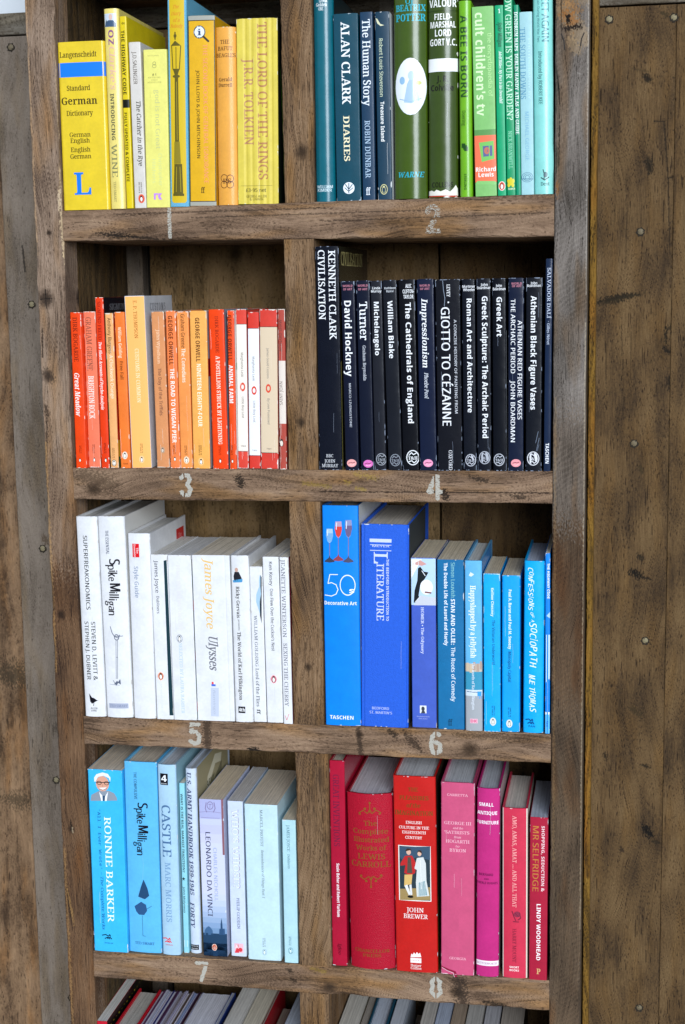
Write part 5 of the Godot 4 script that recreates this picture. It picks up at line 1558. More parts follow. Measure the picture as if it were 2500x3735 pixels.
func stand_white_books() -> void:
	# white books, third shelf
	bk("hardback_book", "white hardback against the outer post with three lines of thin black capitals", "white books on the third shelf", 14.86, -294.35, -1, 25.93, 238.47, 156, -0.4, "e8e9ec", {"wear": 0.32, "edge": "c6c2bc", "kind": "jacket", "bulge": 2.6, "pages": "e6e4e0", "band": "30343c"})
	v("SUPERFREAKONOMICS", "S", -1.88, 216, 128.7, 5.03, "14161c")
	v("STEVEN D. LEVITT &", "S", 2.94, 114.2, 44, 4.86, "14161c")
	v("STEPHEN J. DUBNER", "S", -5.17, 114.4, 44.7, 4.86, "14161c")
	pg([-6.21, 27.97, -2.65, 23.04, -0.21, 22.55, 3.46, 19.86, 5.38, 20.29, 1.68, 18.32, -3.02, 15.56, -5.18, 18.11], "101218")
	sk([-0.48, 16.95, -1.23, 13.19], 0.67, "101218")
	ht("ALLEN", "S", -5, 3.19, 10.2, 2.18, "3c4048")
	ht("LANE", "S", -4.38, 2.48, 7.4, 2.18, "3c4048")
	bk("hardback_book", "broad white hardback with hand-drawn black name and a sword sketch", "white books on the third shelf", 45.02, -294.29, -1, 32.34, 238.97, 156, -0.52, "e8e9ec", {"wear": 0.22, "edge": "c6c2bc", "kind": "jacket", "bulge": 2.8, "pages": "e4ded4"})
	v("THE ESSENTIAL", "S", -5.01, 222.6, 194.7, 3.85, "39445e")
	v("S", "S", 2.8, 188.9, 182.6, 12.56, "10121a")
	v("S", "S", 2.6, 188.7, 182.3, 12.56, "10121a")
	v("p", "S", -1.1, 181.8, 176.6, 9.55, "10121a")
	v("i", "S", 0.4, 175.4, 174.3, 10.05, "10121a")
	v("k", "S", -0.32, 173.1, 168.4, 10.55, "10121a")
	v("k", "S", -0.51, 172.9, 168.2, 10.55, "10121a")
	v("e", "S", -1.1, 167.7, 163.1, 8.54, "10121a")
	v("M", "S", 2.24, 160.3, 151.4, 12.06, "10121a")
	v("M", "S", 2.04, 159.9, 151, 12.06, "10121a")
	v("i", "S", -0.68, 150, 149, 9.55, "10121a")
	v("l", "S", 0.23, 147.3, 146.2, 11.06, "10121a")
	v("l", "S", 0.1, 144.5, 143.4, 11.06, "10121a")
	v("i", "S", -1.46, 141.7, 140.6, 9.55, "10121a")
	v("g", "S", -3.54, 139.5, 134.2, 9.55, "10121a")
	v("a", "S", -2.78, 133.5, 128.5, 8.54, "10121a")
	v("n", "S", -2.83, 127.8, 122.8, 9.05, "10121a")
	sk([-6.17, 109.24, -4.27, 101.94, -1.49, 97.41, 3.49, 95.67, 4.98, 99.37], 0.84, "5c6478")
	rg(1.09, 96.5, 3.02, 3.69, 0.84, "5c6478")
	sk([-1.49, 97.41, 8.67, 98.16], 0.67, "5c6478")
	sk([0.17, 92.85, -1.69, 46.73], 0.5, "5c6478")
	sk([2.04, 92.89, -0.18, 46.76], 0.5, "5c6478")
	sk([-0.06, 72.62, 1.44, 72.65], 0.67, "5c6478")
	sk([-5.56, 44.78, -2.07, 38.94, 2.98, 45.92, 3.28, 40.37, -0.88, 43.97, -4.27, 40.18], 0.67, "5c6478")
	sk([-10.51, 40.02, 2.09, 39.05], 0.42, "8c94a4")
	sk([-12.22, 16.74, 11.03, 17.03, 11.14, 11.46, -12.12, 11.16, -12.22, 16.74], 0.34, "a8aec0")
	ht("TED SMART", "R", -11.42, 10.34, 14.1, 2.85, "7c86a0")
	side()
	rc(0.3, 0.1, 144.2, 238.9, "e0ded8")
	bk("hardback_book", "white hardback with a small red square near its head and on its front", "white books on the third shelf", 75.68, -294.22, -1, 26.85, 219.5, 144, 0, "e8e9ec", {"wear": 0.32, "edge": "c6c2bc", "kind": "jacket", "bulge": 2.4, "pages": "e4e2de", "band": "20242c"})
	rc(-7.48, 207.4, 0.66, 191.6, "dc1420")
	v("The", "RB", -1.37, 202.8, 196.1, 2.35, "f4dcdc")
	v("Economist", "RB", -4.7, 206.7, 192.1, 2.35, "f4dcdc")
	v("Style Guide", "S", -3.85, 180.8, 144.2, 5.03, "8c98b0")
	side()
	rc(100, 184, 131, 207.5, "cc1c24")
	ht("The", "RB", 108, 122, 199, 5, "e89090")
	ht("Economist", "RB", 102, 129, 190, 5, "e89090")
	bk("paperback_book", "white paperback with a dark teal strip along one edge and an orange oval", "white books on the third shelf", 100.87, -294.17, -1, 20.22, 195.28, 128, -0.44, "e8e9ec", {"wear": 0.19, "edge": "c6c2bc", "pages": "e8e4dc"})
	pg([5.81, 188.18, 9.33, 188.94, 9.9, 4.92, 5.42, 4.78], "12343c")
	v("James Joyce", "S", -3.26, 188.4, 150.6, 4.36, "4c4e5c")
	v("Dubliners", "S", -3.01, 146.4, 126.1, 3.35, "5c5e6c")
	bird(-3.25, 51.6, 5.36, "dc8462", "f0e0d8", "141414", "f4f0ea")
	v("MODERN CLASSICS", "S", -3.15, 42, 4.1, 2.01, "d4dae4")
	bk("paperback_book", "white paperback with very faint pastel lettering and a grey oval", "white books on the third shelf", 125.26, -294.11, -1, 28, 194.95, 128, -0.48, "e8e9ec", {"wear": 0.39, "edge": "c6c2bc", "pages": "e6e4e2"})
	v("PENGUIN'S POEMS FOR LOVE", "R", -1.68, 183.5, 106.8, 4.02, "dcd8e2")
	bird(-3.1, 97.1, 4.69, "d8dce0", "70747c", "141414", "f4f0ea")
	v("SELECTED BY LAURA BARBER", "R", -2.25, 91.4, 7.8, 3.85, "b4cae6")
	side()
	rc(0.3, 0.1, 116.9, 194.9, "c8ccd4")
	rc(0.2, 1, 3, 190, "3c5c50")
	rc(0.2, 10, 4, 22, "c03830")
	rc(0.2, 40, 4, 52, "2c6c4c")
	rc(0.2, 70, 4, 82, "7c2838")
	rc(0.2, 100, 4, 112, "30503c")
	rc(0.2, 130, 4, 142, "b84038")
	rc(0.2, 160, 4, 172, "2c5c48")
	bk("paperback_book", "thick white paperback with gold and grey italic lettering and a tiny flag", "white books on the third shelf", 161.86, -294.03, -2.07, 44.55, 195.26, 128, -0.42, "e8e9ec", {"bulge": 0.7, "pages": "ecdfca", "wear": 0.12, "edge": "d8cfc0", "ridges": [[16.0, 1.2, 0.5]]})
	v("James Joyce", "RI", -2.33, 190.2, 109.2, 10.05, "e6be72")
	v("Ulysses", "RI", -0.1, 100.3, 60.2, 11.06, "6c6c74")
	rc(-3.61, 46.5, -1.22, 41.7, "e0404c")
	rc(-1.22, 46.5, 0.44, 41.8, "f4f4f4")
	rc(-4.04, 43.8, 0.94, 41.4, "3c6cd0")
	sk([-4.52, 39.47, 4.49, 39.36, 3.29, 5.54, -5.74, 5.62, -4.52, 39.47], 0.34, "c0c8d8")
	v("flamingo", "SI", -1.08, 37, 8, 2.68, "aab2c4")
	bk("hardback_book", "white hardback with a seated figure at its head and bold serif title", "white books on the third shelf", 195.53, -293.96, -1.36, 21.31, 195.57, 140, -0.31, "e8e9ec", {"wear": 0.41, "edge": "c6c2bc", "kind": "jacket", "bulge": 1.8, "pages": "e6e2de"})
	el(-3.56, 178.9, 2.01, 2.51, "c8a090")
	pg([-7.42, 171.18, -5.8, 176.55, -0.92, 176.62, 1.95, 170.43, 3.26, 165.99, -6.69, 165.83], "23242e")
	pg([-8.47, 166.7, 3.34, 168.67, 2.86, 164.74, -8.01, 164.03], "4c94c4")
	v("Ricky Gervais", "RB", -2.76, 159.7, 122.9, 4.02, "16181e")
	v("presents", "R", -2.32, 121.1, 108.5, 1.84, "34363c")
	v("The World of Karl Pilkington", "RB", -2.74, 106.7, 26.2, 4.02, "16181e")
	rc(-6.38, 18.5, 1.86, 10.8, "101216")
	ht("4th", "SB", -5.83, 1.31, 14.7, 4.36, "f0f0f0")
	bk("paperback_book", "shorter white paperback with a dark wavy feather at its edge", "white books on the third shelf", 213.97, -293.92, -4.62, 14.94, 182.57, 118, -0.36, "e8e9ec", {"wear": 0.29, "edge": "c6c2bc"})
	pg([4.55, 172.85, 6.22, 168.42, 5.13, 120.07, 2.56, 130.79, -0.73, 141.49, -0.09, 150.46, 3.43, 159.45, 3.28, 166.59], "a4c4d8")
	pg([5.27, 172.86, 6.63, 170.2, 5.02, 116.47, 3.48, 125.42, 3.61, 141.57, 5.32, 150.55, 4.87, 159.48], "14181e")
	v("WILLIAM GOLDING", "R", -1.94, 125.7, 65.7, 3.52, "646c7c")
	v("Lord of the Flies", "R", -1.79, 63.5, 18.3, 3.85, "4c5464")
	v("ff", "RB", -1.57, 15, 9.1, 4.02, "1c2028")
	side()
	rc(0.3, 0.1, 109.2, 182.5, "2c3440")
	bk("paperback_book", "white paperback with thin grey sans title and a pink oval", "white books on the third shelf", 231.76, -293.88, -4.1, 18.96, 194.15, 128, -0.42, "e8e9ec", {"wear": 0.23, "edge": "c6c2bc", "pages": "eae2d4"})
	v("Ken Kesey", "S", 0.05, 188.3, 160.7, 3.69, "3c3e48")
	v("One Flew Over the Cuckoo's Nest", "S", 0.25, 157.2, 84.8, 3.69, "4c4e58")
	bird(-0.2, 51.4, 5.36, "d47c86", "f0e0e0", "141414", "f4f0ea")
	v("MODERN CLASSICS", "S", 0.28, 41, 8.1, 2.01, "dcdfe6")
	bk("paperback_book", "narrow white paperback with spaced capitals and a red tick at its foot", "white books on the third shelf", 247.72, -293.85, -1, 10.59, 194.44, 128, -0.33, "e8e9ec", {"wear": 0.34, "edge": "c6c2bc"})
	v("JEANETTE WINTERSON", "R", -1.19, 191.8, 101.8, 4.36, "70727e")
	v("SEXING THE CHERRY", "R", -0.89, 94.7, 20.9, 4.36, "70727e")
	sk([-3.44, 9.89, -1.41, 4.49, 1.32, 11.87], 0.5, "d8505c")
	side()
	rc(0.3, 0.1, 116.6, 194.3, "8c2030")
	close_book()

func stand_blue_books() -> void:
	# blue books, third shelf
	bk("hardback_book", "tall bright blue book with three wine glasses and large thin numerals", "blue books on the third shelf", 311.58, -293.71, -2.73, 41.26, 253.8, 190, -0.03, "0a88f4", {"wear": 0.1, "edge": "d4d8dc", "kind": "jacket", "bulge": 1.6, "r": 1.8, "rough": 0.3, "pages": "e4e2dc"})
	pg([-15.39, 227.27, -8.45, 227.37, -7.92, 219.73, -9.67, 213.57, -12.2, 210.85, -14.63, 213.49, -16.18, 219.6], "a8c8e8")
	pg([-15.89, 222.29, -8.12, 222.4, -7.92, 219.73, -9.67, 213.95, -12.19, 211.61, -14.63, 213.88, -16.18, 219.6], "7cacd8")
	sk([-14.01, 225.8, -14.53, 219.63], 0.89, "dce6f4")
	sk([-12.19, 211.23, -12.47, 194.56], 0.72, "8c6c7c")
	pg([-12.44, 196.82, -11.35, 194.21, -6.89, 190.91, -6.91, 189.6, -12.57, 188.74, -18.21, 189.39, -18.19, 190.7, -13.61, 194.17], "3c4254")
	pg([-5.12, 235.8, 1.8, 235.9, 2.31, 226.97, 0.55, 219.78, -1.97, 216.61, -4.39, 219.71, -5.93, 226.85], "b89cb4")
	pg([-5.63, 229.99, 2.12, 230.09, 2.31, 226.97, 0.56, 220.23, -1.95, 217.5, -4.39, 220.16, -5.93, 226.85], "d84438")
	sk([-3.74, 234.33, -4.28, 226.87], 0.89, "dce6f4")
	sk([-1.96, 217.06, -2.29, 196.62], 0.72, "8c6c7c")
	pg([-2.25, 198.87, -1.17, 196.27, 3.28, 192.97, 3.26, 191.66, -2.38, 190.81, -8.01, 191.45, -7.99, 192.77, -3.42, 196.23], "94444c")
	pg([6.31, 237.44, 13.21, 237.53, 13.73, 227.95, 11.97, 220.24, 9.45, 216.83, 7.04, 220.16, 5.51, 227.83], "8c90b8")
	pg([5.81, 231.2, 13.53, 231.31, 13.73, 227.95, 11.98, 220.72, 9.47, 217.8, 7.04, 220.64, 5.51, 227.83], "6c5c80")
	sk([7.69, 235.97, 7.15, 227.86], 0.89, "dce6f4")
	sk([9.46, 217.31, 9.13, 194.95], 0.72, "8c6c7c")
	pg([9.16, 197.2, 10.24, 194.6, 14.69, 191.31, 14.67, 190, 9.04, 189.14, 3.42, 189.79, 3.44, 191.1, 8, 194.56], "4c4c64")
	sk([-3.38, 175.38, -12.42, 175.2, -14.87, 164.78, -10.69, 166, -5.45, 163.66, -3.28, 158.05, -5.63, 152.89, -10.95, 150.5, -18.5, 151.47], 0.89, "f0f4fa")
	rg(7.72, 163.4, 8.95, 11.99, 0.89, "f0f4fa")
	ht("s", "SB", 9.5, 15.14, 157.4, 6.08, "f0f4fa")
	ht("Decorative Art", "SB", -19.23, 17.75, 142.6, 4.12, "f0f4fa")
	ht("TASCHEN", "SB", -15.23, 12.27, 9.5, 4.29, "f0f4fa")
	side()
	rc(0.3, 0.1, 153.4, 253.7, "dadcdc")
	bk("hardback_book", "thick royal blue cloth hardback with white stamped title", "blue books on the third shelf", 359.37, -293.6, -3.24, 54.01, 233.15, 175, 0.68, "2c64da", {"wear": 0.32, "edge": "d4d8dc", "kind": "cloth", "bulge": 0.6, "r": 2.6, "rough": 0.6, "pages": "d8d0c4", "ridges": [[24.2, 2.2, 1.4], [-24.2, 2.2, 0.8]]})
	rc(-17.04, 216.6, 7.63, 212.7, "c8d2f4")
	rc(-16.67, 210.1, 7.64, 209.4, "c8d2f4")
	ht("MEYER", "S", -13.88, 5.23, 208.4, 2.33, "c8d2f4")
	rc(-16.68, 203.8, 7.47, 203, "c8d2f4")
	v("L", "R", -4.4, 201.4, 188.9, 15.75, "c8d2f4")
	v("ITERATURE", "R", -4.93, 188.3, 123.6, 8.23, "c8d2f4")
	v("THE BEDFORD INTRODUCTION TO", "SB", 3.27, 193.8, 123.4, 3.04, "c8d2f4")
	ht("BEDFORD", "S", -14.28, 5.17, 21.6, 3.04, "b8c4ec")
	ht("ST. MARTIN'S", "S", -17.12, 8.57, 16.6, 3.04, "b8c4ec")
	side()
	rc(0.3, 0.1, 140.6, 233, "34383c")
	bk("paperback_book", "violet-blue paperback with a black and white picture at its head", "blue books on the third shelf", 404.5, -293.5, -6.78, 27.98, 195.28, 125, -0.02, "4662c4", {"rough": 0.4, "wear": 0.18, "edge": "d8d4cc", "pages": "eadabe"})
	rc(-13.99, 194.5, 13.99, 141.4, "b8d4ec")
	pg([-13.56, 193.46, -1.37, 193.68, -8.86, 180.49, -13.75, 171.05], "f0f2f4")
	pg([-12.5, 187.88, -3.22, 192.71, 4.12, 188.2, -1.43, 186.23], "d09c94")
	pg([-5.88, 183.35, -3.28, 185.26, 0.74, 179.75, 5.9, 178.92, 2.16, 172.32, -3.44, 163.79, -5.38, 152.51, -3.2, 145.99, -11.01, 143.93, -9.96, 158.03, -6.73, 169.33], "12161e")
	el(3.57, 162.1, 7.16, 8.59, "f0f2f4")
	pg([-3.52, 152.55, 14.02, 150.14, 13.97, 141.71, -11.03, 141.11], "c8ccd4")
	sk([-1.47, 180.64, 2.18, 175.12], 0.89, "dce0e4")
	sk([-9.14, 144.91, -3.53, 151.61], 0.72, "dce0e4")
	sk([2.05, 156.42, 8.51, 155.63], 1.79, "7c5054")
	v("HOMER • The Odyssey", "R", -1.22, 139.1, 85.7, 3.22, "e0e6f6")
	rc(-4.89, 25.6, 2.6, 16.6, "e4e6ea")
	el(-1.32, 21.8, 1.97, 2.68, "3c4048")
	pg([-3.79, 16.49, -2.65, 19.41, 0.35, 19.52, 1.45, 16.69], "3c4048")
	ht("WORDSWORTH", "R", -8.7, 5.92, 12.7, 1.07, "c0c8ec")
	ht("EDITIONS", "R", -6.47, 3.65, 10.2, 1.07, "c0c8ec")
	side()
	rc(0.3, 0.1, 117.1, 195.2, "c8c4bc")
	rc(0.2, 120, 80, 194, "2c3a94")
	bk("paperback_book", "teal-blue paperback with two lines of lettering, one bold", "blue books on the third shelf", 435.52, -293.44, -3.4, 29.76, 194.36, 128, -0.13, "1470a6", {"wear": 0.11, "edge": "d4d8dc", "rough": 0.4, "pages": "ecdcc0"})
	v("Simon Louvish", "S", 2.9, 191.2, 151.8, 4.47, "84c0c4")
	v("STAN AND OLLIE:", "SB", 2.62, 149.9, 97.9, 4.47, "eef4f6")
	v("The Roots of Comedy", "S", 2.63, 95, 32.6, 4.47, "e4eef2")
	v("The Double Life of Laurel and Hardy", "SB", -5.15, 190.7, 96.7, 3.94, "eef4f6")
	ht("ff", "RB", -3.46, 1.37, 8, 7.16, "0c3048")
	bk("hardback_book", "sky blue hardback printed with a seaside scene and a grey foot", "blue books on the third shelf", 461.25, -293.38, -1, 19.3, 194.02, 140, -0.2, "6abcee", {"wear": 0.17, "edge": "d4d8dc", "kind": "jacket", "bulge": 1.4, "rough": 0.3, "pages": "e4e2dc"})
	pg([-4.81, 177.15, -2.97, 181.25, 1.2, 178.73, -2.08, 176.09], "dce8f4")
	rc(-9.65, 77.5, 9.65, 66.2, "c4b8a8")
	rc(-9.65, 68.1, 9.65, 47.3, "3c94b4")
	rc(-8.15, 78.2, -5.21, 68.8, "d0bca0")
	rc(-4.48, 76.5, -1.18, 67, "d0bca0")
	rc(-0.43, 79.4, 2.14, 70, "b49c8c")
	rc(3.23, 77.6, 6.16, 68.2, "b49c8c")
	rc(6.9, 80.2, 9.1, 70.8, "b49c8c")
	rc(-9.65, 47.3, 9.65, 40.3, "d0dce4")
	sk([-7.39, 45.17, 8.23, 44.35], 0.89, "4c6c8c")
	rc(4.17, 45.6, 8.58, 37.1, "3c9cdc")
	rc(-9.65, 40.3, 9.65, 0.1, "a4a8ac")
	v("Happyslapped by a jellyfish", "RB", -0.35, 166.1, 84, 5.91, "f4f8fc")
	v("The words of Karl Pilkington", "R", -0.37, 78.4, 24.5, 3.04, "dce4ec")
	rc(-4.27, 14.1, 4.4, 8.8, "e8b4c4")
	ht("DK", "SB", -3.53, 3.66, 11.4, 3.22, "d84c7c")
	side()
	rc(0.3, 0.1, 116.3, 193.9, "3c84c4")
	bk("paperback_book", "cyan paperback with a cracked spine and a white oval", "blue books on the third shelf", 481.78, -293.34, -1, 18.41, 179.91, 109, -0.24, "10aef4", {"wear": 0.94, "edge": "b4dcf0", "rough": 0.4, "pages": "e6d2b2"})
	v("Kellow Chesney", "SB", 0.78, 163.8, 131.7, 2.86, "e4f2fa")
	v("The Victorian Underworld", "S", 1.88, 127.7, 77.2, 3.22, "0c4c80")
	isbn(1.39, 29.7, 18.7, 2.15, "0c4c80", "02 1582 8")
	bird(0.97, 11.5, 4.65, "e0e2dc", "", "70706c", "e0e2dc")
	bk("paperback_book", "cyan paperback with rounded worn corners between two other cyan books", "blue books on the third shelf", 502.17, -293.29, -3.1, 20.07, 177.87, 109, 0.03, "0ea6f2", {"wear": 0.54, "edge": "c8e0ec", "rough": 0.4, "pages": "e6d4b8", "r": 2.2})
	v("Paul A. Baran and Paul M. Sweezy", "SB", -1.04, 161.9, 94.6, 3.22, "ecf6fc")
	v("Monopoly Capital", "S", -1.27, 91.6, 57.1, 3.4, "0c3c70")
	isbn(-1.32, 27.8, 16.8, 1.97, "0c3c70", "02 1073 7")
	bird(-1.48, 9.3, 4.65, "e0e2dc", "", "70706c", "e0e2dc")
	bk("hardback_book", "bright cyan hardback with white hand-drawn capitals", "blue books on the third shelf", 527.17, -293.24, -1.62, 22.45, 194.67, 140, 0.25, "10b0f6", {"wear": 0.14, "edge": "d4d8dc", "kind": "jacket", "bulge": 2.4, "rough": 0.3, "pages": "cbd0dc"})
	v("C", "SI", -4.38, 186.9, 183.4, 5.6, "eaf6fc")
	v("O", "SI", -3.26, 182.3, 178.8, 4.93, "eaf6fc")
	v("N", "SI", -4.3, 177.7, 174.2, 4.93, "eaf6fc")
	v("F", "SI", -3.18, 173.2, 169.7, 5.6, "eaf6fc")
	v("E", "SI", -4.22, 168.6, 165.1, 4.93, "eaf6fc")
	v("S", "SI", -3.11, 164, 160.5, 4.93, "eaf6fc")
	v("S", "SI", -4.14, 159.4, 155.9, 5.6, "eaf6fc")
	v("I", "SI", -3.04, 154.5, 153.9, 4.93, "eaf6fc")
	v("O", "SI", -4.08, 152.5, 149, 4.93, "eaf6fc")
	v("N", "SI", -2.97, 147.9, 144.4, 5.6, "eaf6fc")
	v("S", "SI", -4.01, 143.3, 139.8, 4.93, "eaf6fc")
	v("O", "SI", -2.52, 137, 134.5, 3.29, "eaf6fc")
	v("F", "SI", -1.41, 133.7, 131.2, 2.89, "eaf6fc")
	v("A", "SI", -1.37, 128.7, 126.2, 3.29, "eaf6fc")
	v("S", "SI", -1.15, 125.1, 120.6, 8.12, "eaf6fc")
	v("O", "SI", -0.02, 119.2, 114.6, 7.14, "eaf6fc")
	v("C", "SI", -1.04, 113.2, 108.6, 7.14, "eaf6fc")
	v("I", "SI", 0.08, 106.8, 106.1, 8.12, "eaf6fc")
	v("O", "SI", -0.96, 104.2, 99.7, 7.14, "eaf6fc")
	v("P", "SI", 0.17, 98.3, 93.7, 7.14, "eaf6fc")
	v("A", "SI", -0.86, 92.3, 87.7, 8.12, "eaf6fc")
	v("T", "SI", 0.27, 86.3, 81.8, 7.14, "eaf6fc")
	v("H", "SI", -0.76, 80.3, 75.7, 7.14, "eaf6fc")
	v("M", "SI", -1.72, 66, 62.3, 6.96, "eaf6fc")
	el(-3.89, 60.8, 0.58, 0.58, "eaf6fc")
	v("E", "SI", -1.66, 59.5, 55.8, 6.12, "eaf6fc")
	v("T", "SI", -1.6, 52.2, 48.6, 6.12, "eaf6fc")
	v("H", "SI", -0.47, 47.5, 43.8, 6.12, "eaf6fc")
	v("O", "SI", -1.52, 42.6, 38.9, 6.96, "eaf6fc")
	v("M", "SI", -0.39, 37.8, 34.2, 6.12, "eaf6fc")
	v("A", "SI", -1.44, 33, 29.3, 6.12, "eaf6fc")
	v("S", "SI", -0.31, 28.2, 24.5, 6.96, "eaf6fc")
	sk([-8.21, 14.88, -4.81, 15.78, -2.49, 13.61], 1.25, "0c4c8c")
	sk([-5.92, 10.81, -3.46, 12.44, -1.22, 10.27], 1.25, "0c4c8c")
	sk([-2.02, 14.39, -1.11, 15.94, -0.3, 13.71], 1.25, "0c4c8c")
	sk([-3.01, 10.94, -0.55, 12.57, 0.96, 10.36], 1.25, "0c4c8c")
	ht("PAN", "S", -4.87, 2.04, 7.6, 2.33, "0c5c9c")
	bk("paperback_book", "very thin blue booklet with white sky patches against the outer post", "blue books on the third shelf", 542.93, -293.2, -1, 5.31, 203.59, 138, -0.18, "1488f0", {"wear": 0.29, "edge": "d4d8dc"})
	v("THE HIGHWAY CODE", "SB", 0.8, 192.5, 153.1, 2.51, "f0f6fc")
	pg([-1.55, 112.41, 3.11, 112.53, 2.89, 64.15, -1.6, 58.4], "c8e4f8")
	pg([-1.25, 133.68, 2.68, 138.39, 2.7, 131.01], "a8d0f4")
	rc(-2.65, 24.7, 2.65, 21.9, "e8f2fa")
	rc(-2.65, 21.9, 2.65, 0.1, "5cb8f0")
	v("tso", "S", 0.15, 14.3, 7.7, 2.51, "1c5c9c")
	close_book()

func stand_pale_blue_books() -> void:
	# pale blue books, fourth shelf
	bk("paperback_book", "thick sky blue paperback with a printed head of a smiling white-haired man", "pale blue books on the fourth shelf", 22.25, -587.57, -2.55, 43.06, 228.09, 140, 0.21, "3cbcf6", {"wear": 0.31, "edge": "d4d8dc", "bulge": 0.6, "pages": "ecdcc6", "rough": 0.3})
	pg([-18.89, 188.62, -17.48, 196.15, -9.42, 200.68, -5.61, 202.36, 4.69, 202.53, 11.12, 199.53, 14.29, 194.13, 14.54, 190.79], "8a94a0")
	pg([-7.56, 200.4, -1.26, 193.29, 3.73, 201.74, 1.41, 189.72, -5.16, 189.36], "f0f2f6")
	pg([-3.6, 195.96, -0.22, 196.14, -0.84, 189.59, -3.47, 189.45], "34506c")
	el(-3.05, 210.9, 8.19, 9.5, "d8a088")
	pg([-13.09, 212.75, -13.27, 217.75, -10.11, 222.18, -2.53, 224.78, 4.14, 223.27, 7.33, 218.61, 6.78, 213.77, 5.07, 218.13, -1.18, 220.78, -8.36, 218.93, -11.58, 212.83], "e4e6ea")
	pg([-7.36, 205.62, 2.03, 206.48, 0.42, 203.42, -2.8, 202.33, -5.96, 203.09], "f0ece8")
	sk([-10.86, 212.12, 6.37, 212.64], 0.98, "2c2a2c")
	rg(-7.14, 211.6, 3.11, 2.46, 0.82, "2c2a2c")
	rg(2.22, 211.7, 3.11, 2.46, 0.82, "2c2a2c")
	sk([-7.04, 204.15, -2.78, 202.88, 1.97, 204.99], 0.82, "8c4c48")
	sk([-2.3, 210.89, -3.18, 207.13], 0.49, "b07c68")
	v("RONNIE BARKER", "R", 1.66, 169.7, 37.8, 8.19, "e8f4fc")
	v("‘All I Ever Wrote’", "M", -8.83, 178.4, 104.6, 3.6, "1a5a9a")
	v("– The Complete Works", "RI", -7.95, 100.1, 27.6, 3.6, "1a5a9a")
	sk([-10.33, 20.44, -5.69, 21.54, -2.31, 19.49], 1.15, "0c1c30")
	sk([-6.98, 16.46, -3.57, 18.24, -0.76, 16.15], 1.15, "0c1c30")
	sk([-1.97, 20.28, -0.66, 21.9, -0.02, 19.65], 1.15, "0c1c30")
	sk([-3.93, 16.68, -0.52, 18.47, 1.53, 16.31], 1.15, "0c1c30")
	ht("MACMILLAN", "S", -7.47, 2.83, 10.9, 1.47, "1c5c98")
	bk("hardback_book", "wide sky blue hardback with hand-drawn black name and a pear-like ink sketch", "pale blue books on the fourth shelf", 64.24, -587.34, -6.19, 40.6, 238.13, 156, 0.38, "60bcf0", {"wear": 0.16, "edge": "d4d8dc", "kind": "jacket", "bulge": 1.8, "pages": "eadcc8"})
	v("THE COMPULSIVE", "S", -6.14, 225.5, 192.1, 3.6, "20405c")
	v("S", "S", 2.24, 187.7, 181.5, 12.28, "0e1420")
	v("S", "S", 2.05, 187.5, 181.3, 12.28, "0e1420")
	v("p", "S", -1.53, 180.6, 175.4, 9.33, "0e1420")
	v("i", "S", 0.06, 174.4, 173.3, 9.82, "0e1420")
	v("k", "S", -0.59, 172.1, 167.5, 10.31, "0e1420")
	v("k", "S", -0.78, 171.9, 167.3, 10.31, "0e1420")
	v("e", "S", -1.26, 166.8, 162.2, 8.35, "0e1420")
	v("M", "S", 2.27, 159.7, 151, 11.79, "0e1420")
	v("M", "S", 2.07, 159.3, 150.6, 11.79, "0e1420")
	v("i", "S", -0.54, 149.5, 148.5, 9.33, "0e1420")
	v("l", "S", 0.43, 146.9, 145.8, 10.81, "0e1420")
	v("l", "S", 0.35, 144.2, 143, 10.81, "0e1420")
	v("i", "S", -1.15, 141.3, 140.3, 9.33, "0e1420")
	v("g", "S", -3.15, 139.1, 133.9, 9.33, "0e1420")
	v("a", "S", -2.27, 133.3, 128.4, 8.35, "0e1420")
	v("n", "S", -2.22, 127.7, 122.8, 8.84, "0e1420")
	sk([0.41, 123.04, 0.95, 109.91, -0.49, 92.84], 0.26, "8cc4ec")
	pg([0.61, 91.97, 4.44, 81.83, 6.41, 72.51, 3.48, 68.51, -4.05, 67.98, -6.76, 71.59, -3.65, 81.28], "6ca8d4")
	sk([0.61, 91.97, 4.81, 81.86, 6.79, 72.53, 1.59, 68, -6.41, 70.66, -2.65, 83.24, 0.61, 91.97], 0.49, "24486c")
	sk([-2.82, 77.55, 4.65, 76.17], 0.41, "24486c")
	sk([-3.9, 72.73, 5.46, 72.06], 0.41, "24486c")
	pg([-8.99, 60.04, -3.22, 64.25, 2.7, 60.87, 3.98, 53.36, 0.05, 47.75, -6.53, 47.85, -9.63, 51.43, -11.88, 57.93], "2c5480")
	sk([3.09, 55.2, 9.79, 59.47], 0.49, "24486c")
	sk([-2.22, 47.21, -2.23, 21.45, 1.14, 20.75], 0.41, "24486c")
	ht("TED SMART", "R", -12.37, 11.65, 11.8, 3.27, "2c5c90")
	bk("hardback_book", "pale blue hardback with thin tall serif title and a small black square", "pale blue books on the fourth shelf", 97.43, -587.15, -4.05, 22.55, 236.68, 156, 0.29, "aed2ea", {"wear": 0.18, "edge": "d4d8dc", "kind": "jacket", "bulge": 2.6, "pages": "d6dae2", "band": "24443c"})
	rc(-7.6, 225.9, 1.99, 211.9, "10141a")
	ht("4", "SB", -6.28, 0.73, 220, 7.86, "f0f2f4")
	ht("BOOKS", "S", -6.47, 0.55, 213.5, 1.31, "e0e4e8")
	v("CASTLE", "R", -1.7, 186.9, 123.2, 10.81, "4c7098")
	v("MARC MORRIS", "R", -1.29, 116.2, 41.6, 6.88, "7ca0c4")
	sk([-10.1, 19.94, -5.94, 21.01, -3.01, 18.94], 1.15, "e03438")
	sk([-7.21, 15.96, -4.16, 17.71, -1.6, 15.62], 1.15, "e03438")
	sk([-2.61, 19.73, -1.44, 21.34, -0.76, 19.11], 1.15, "e03438")
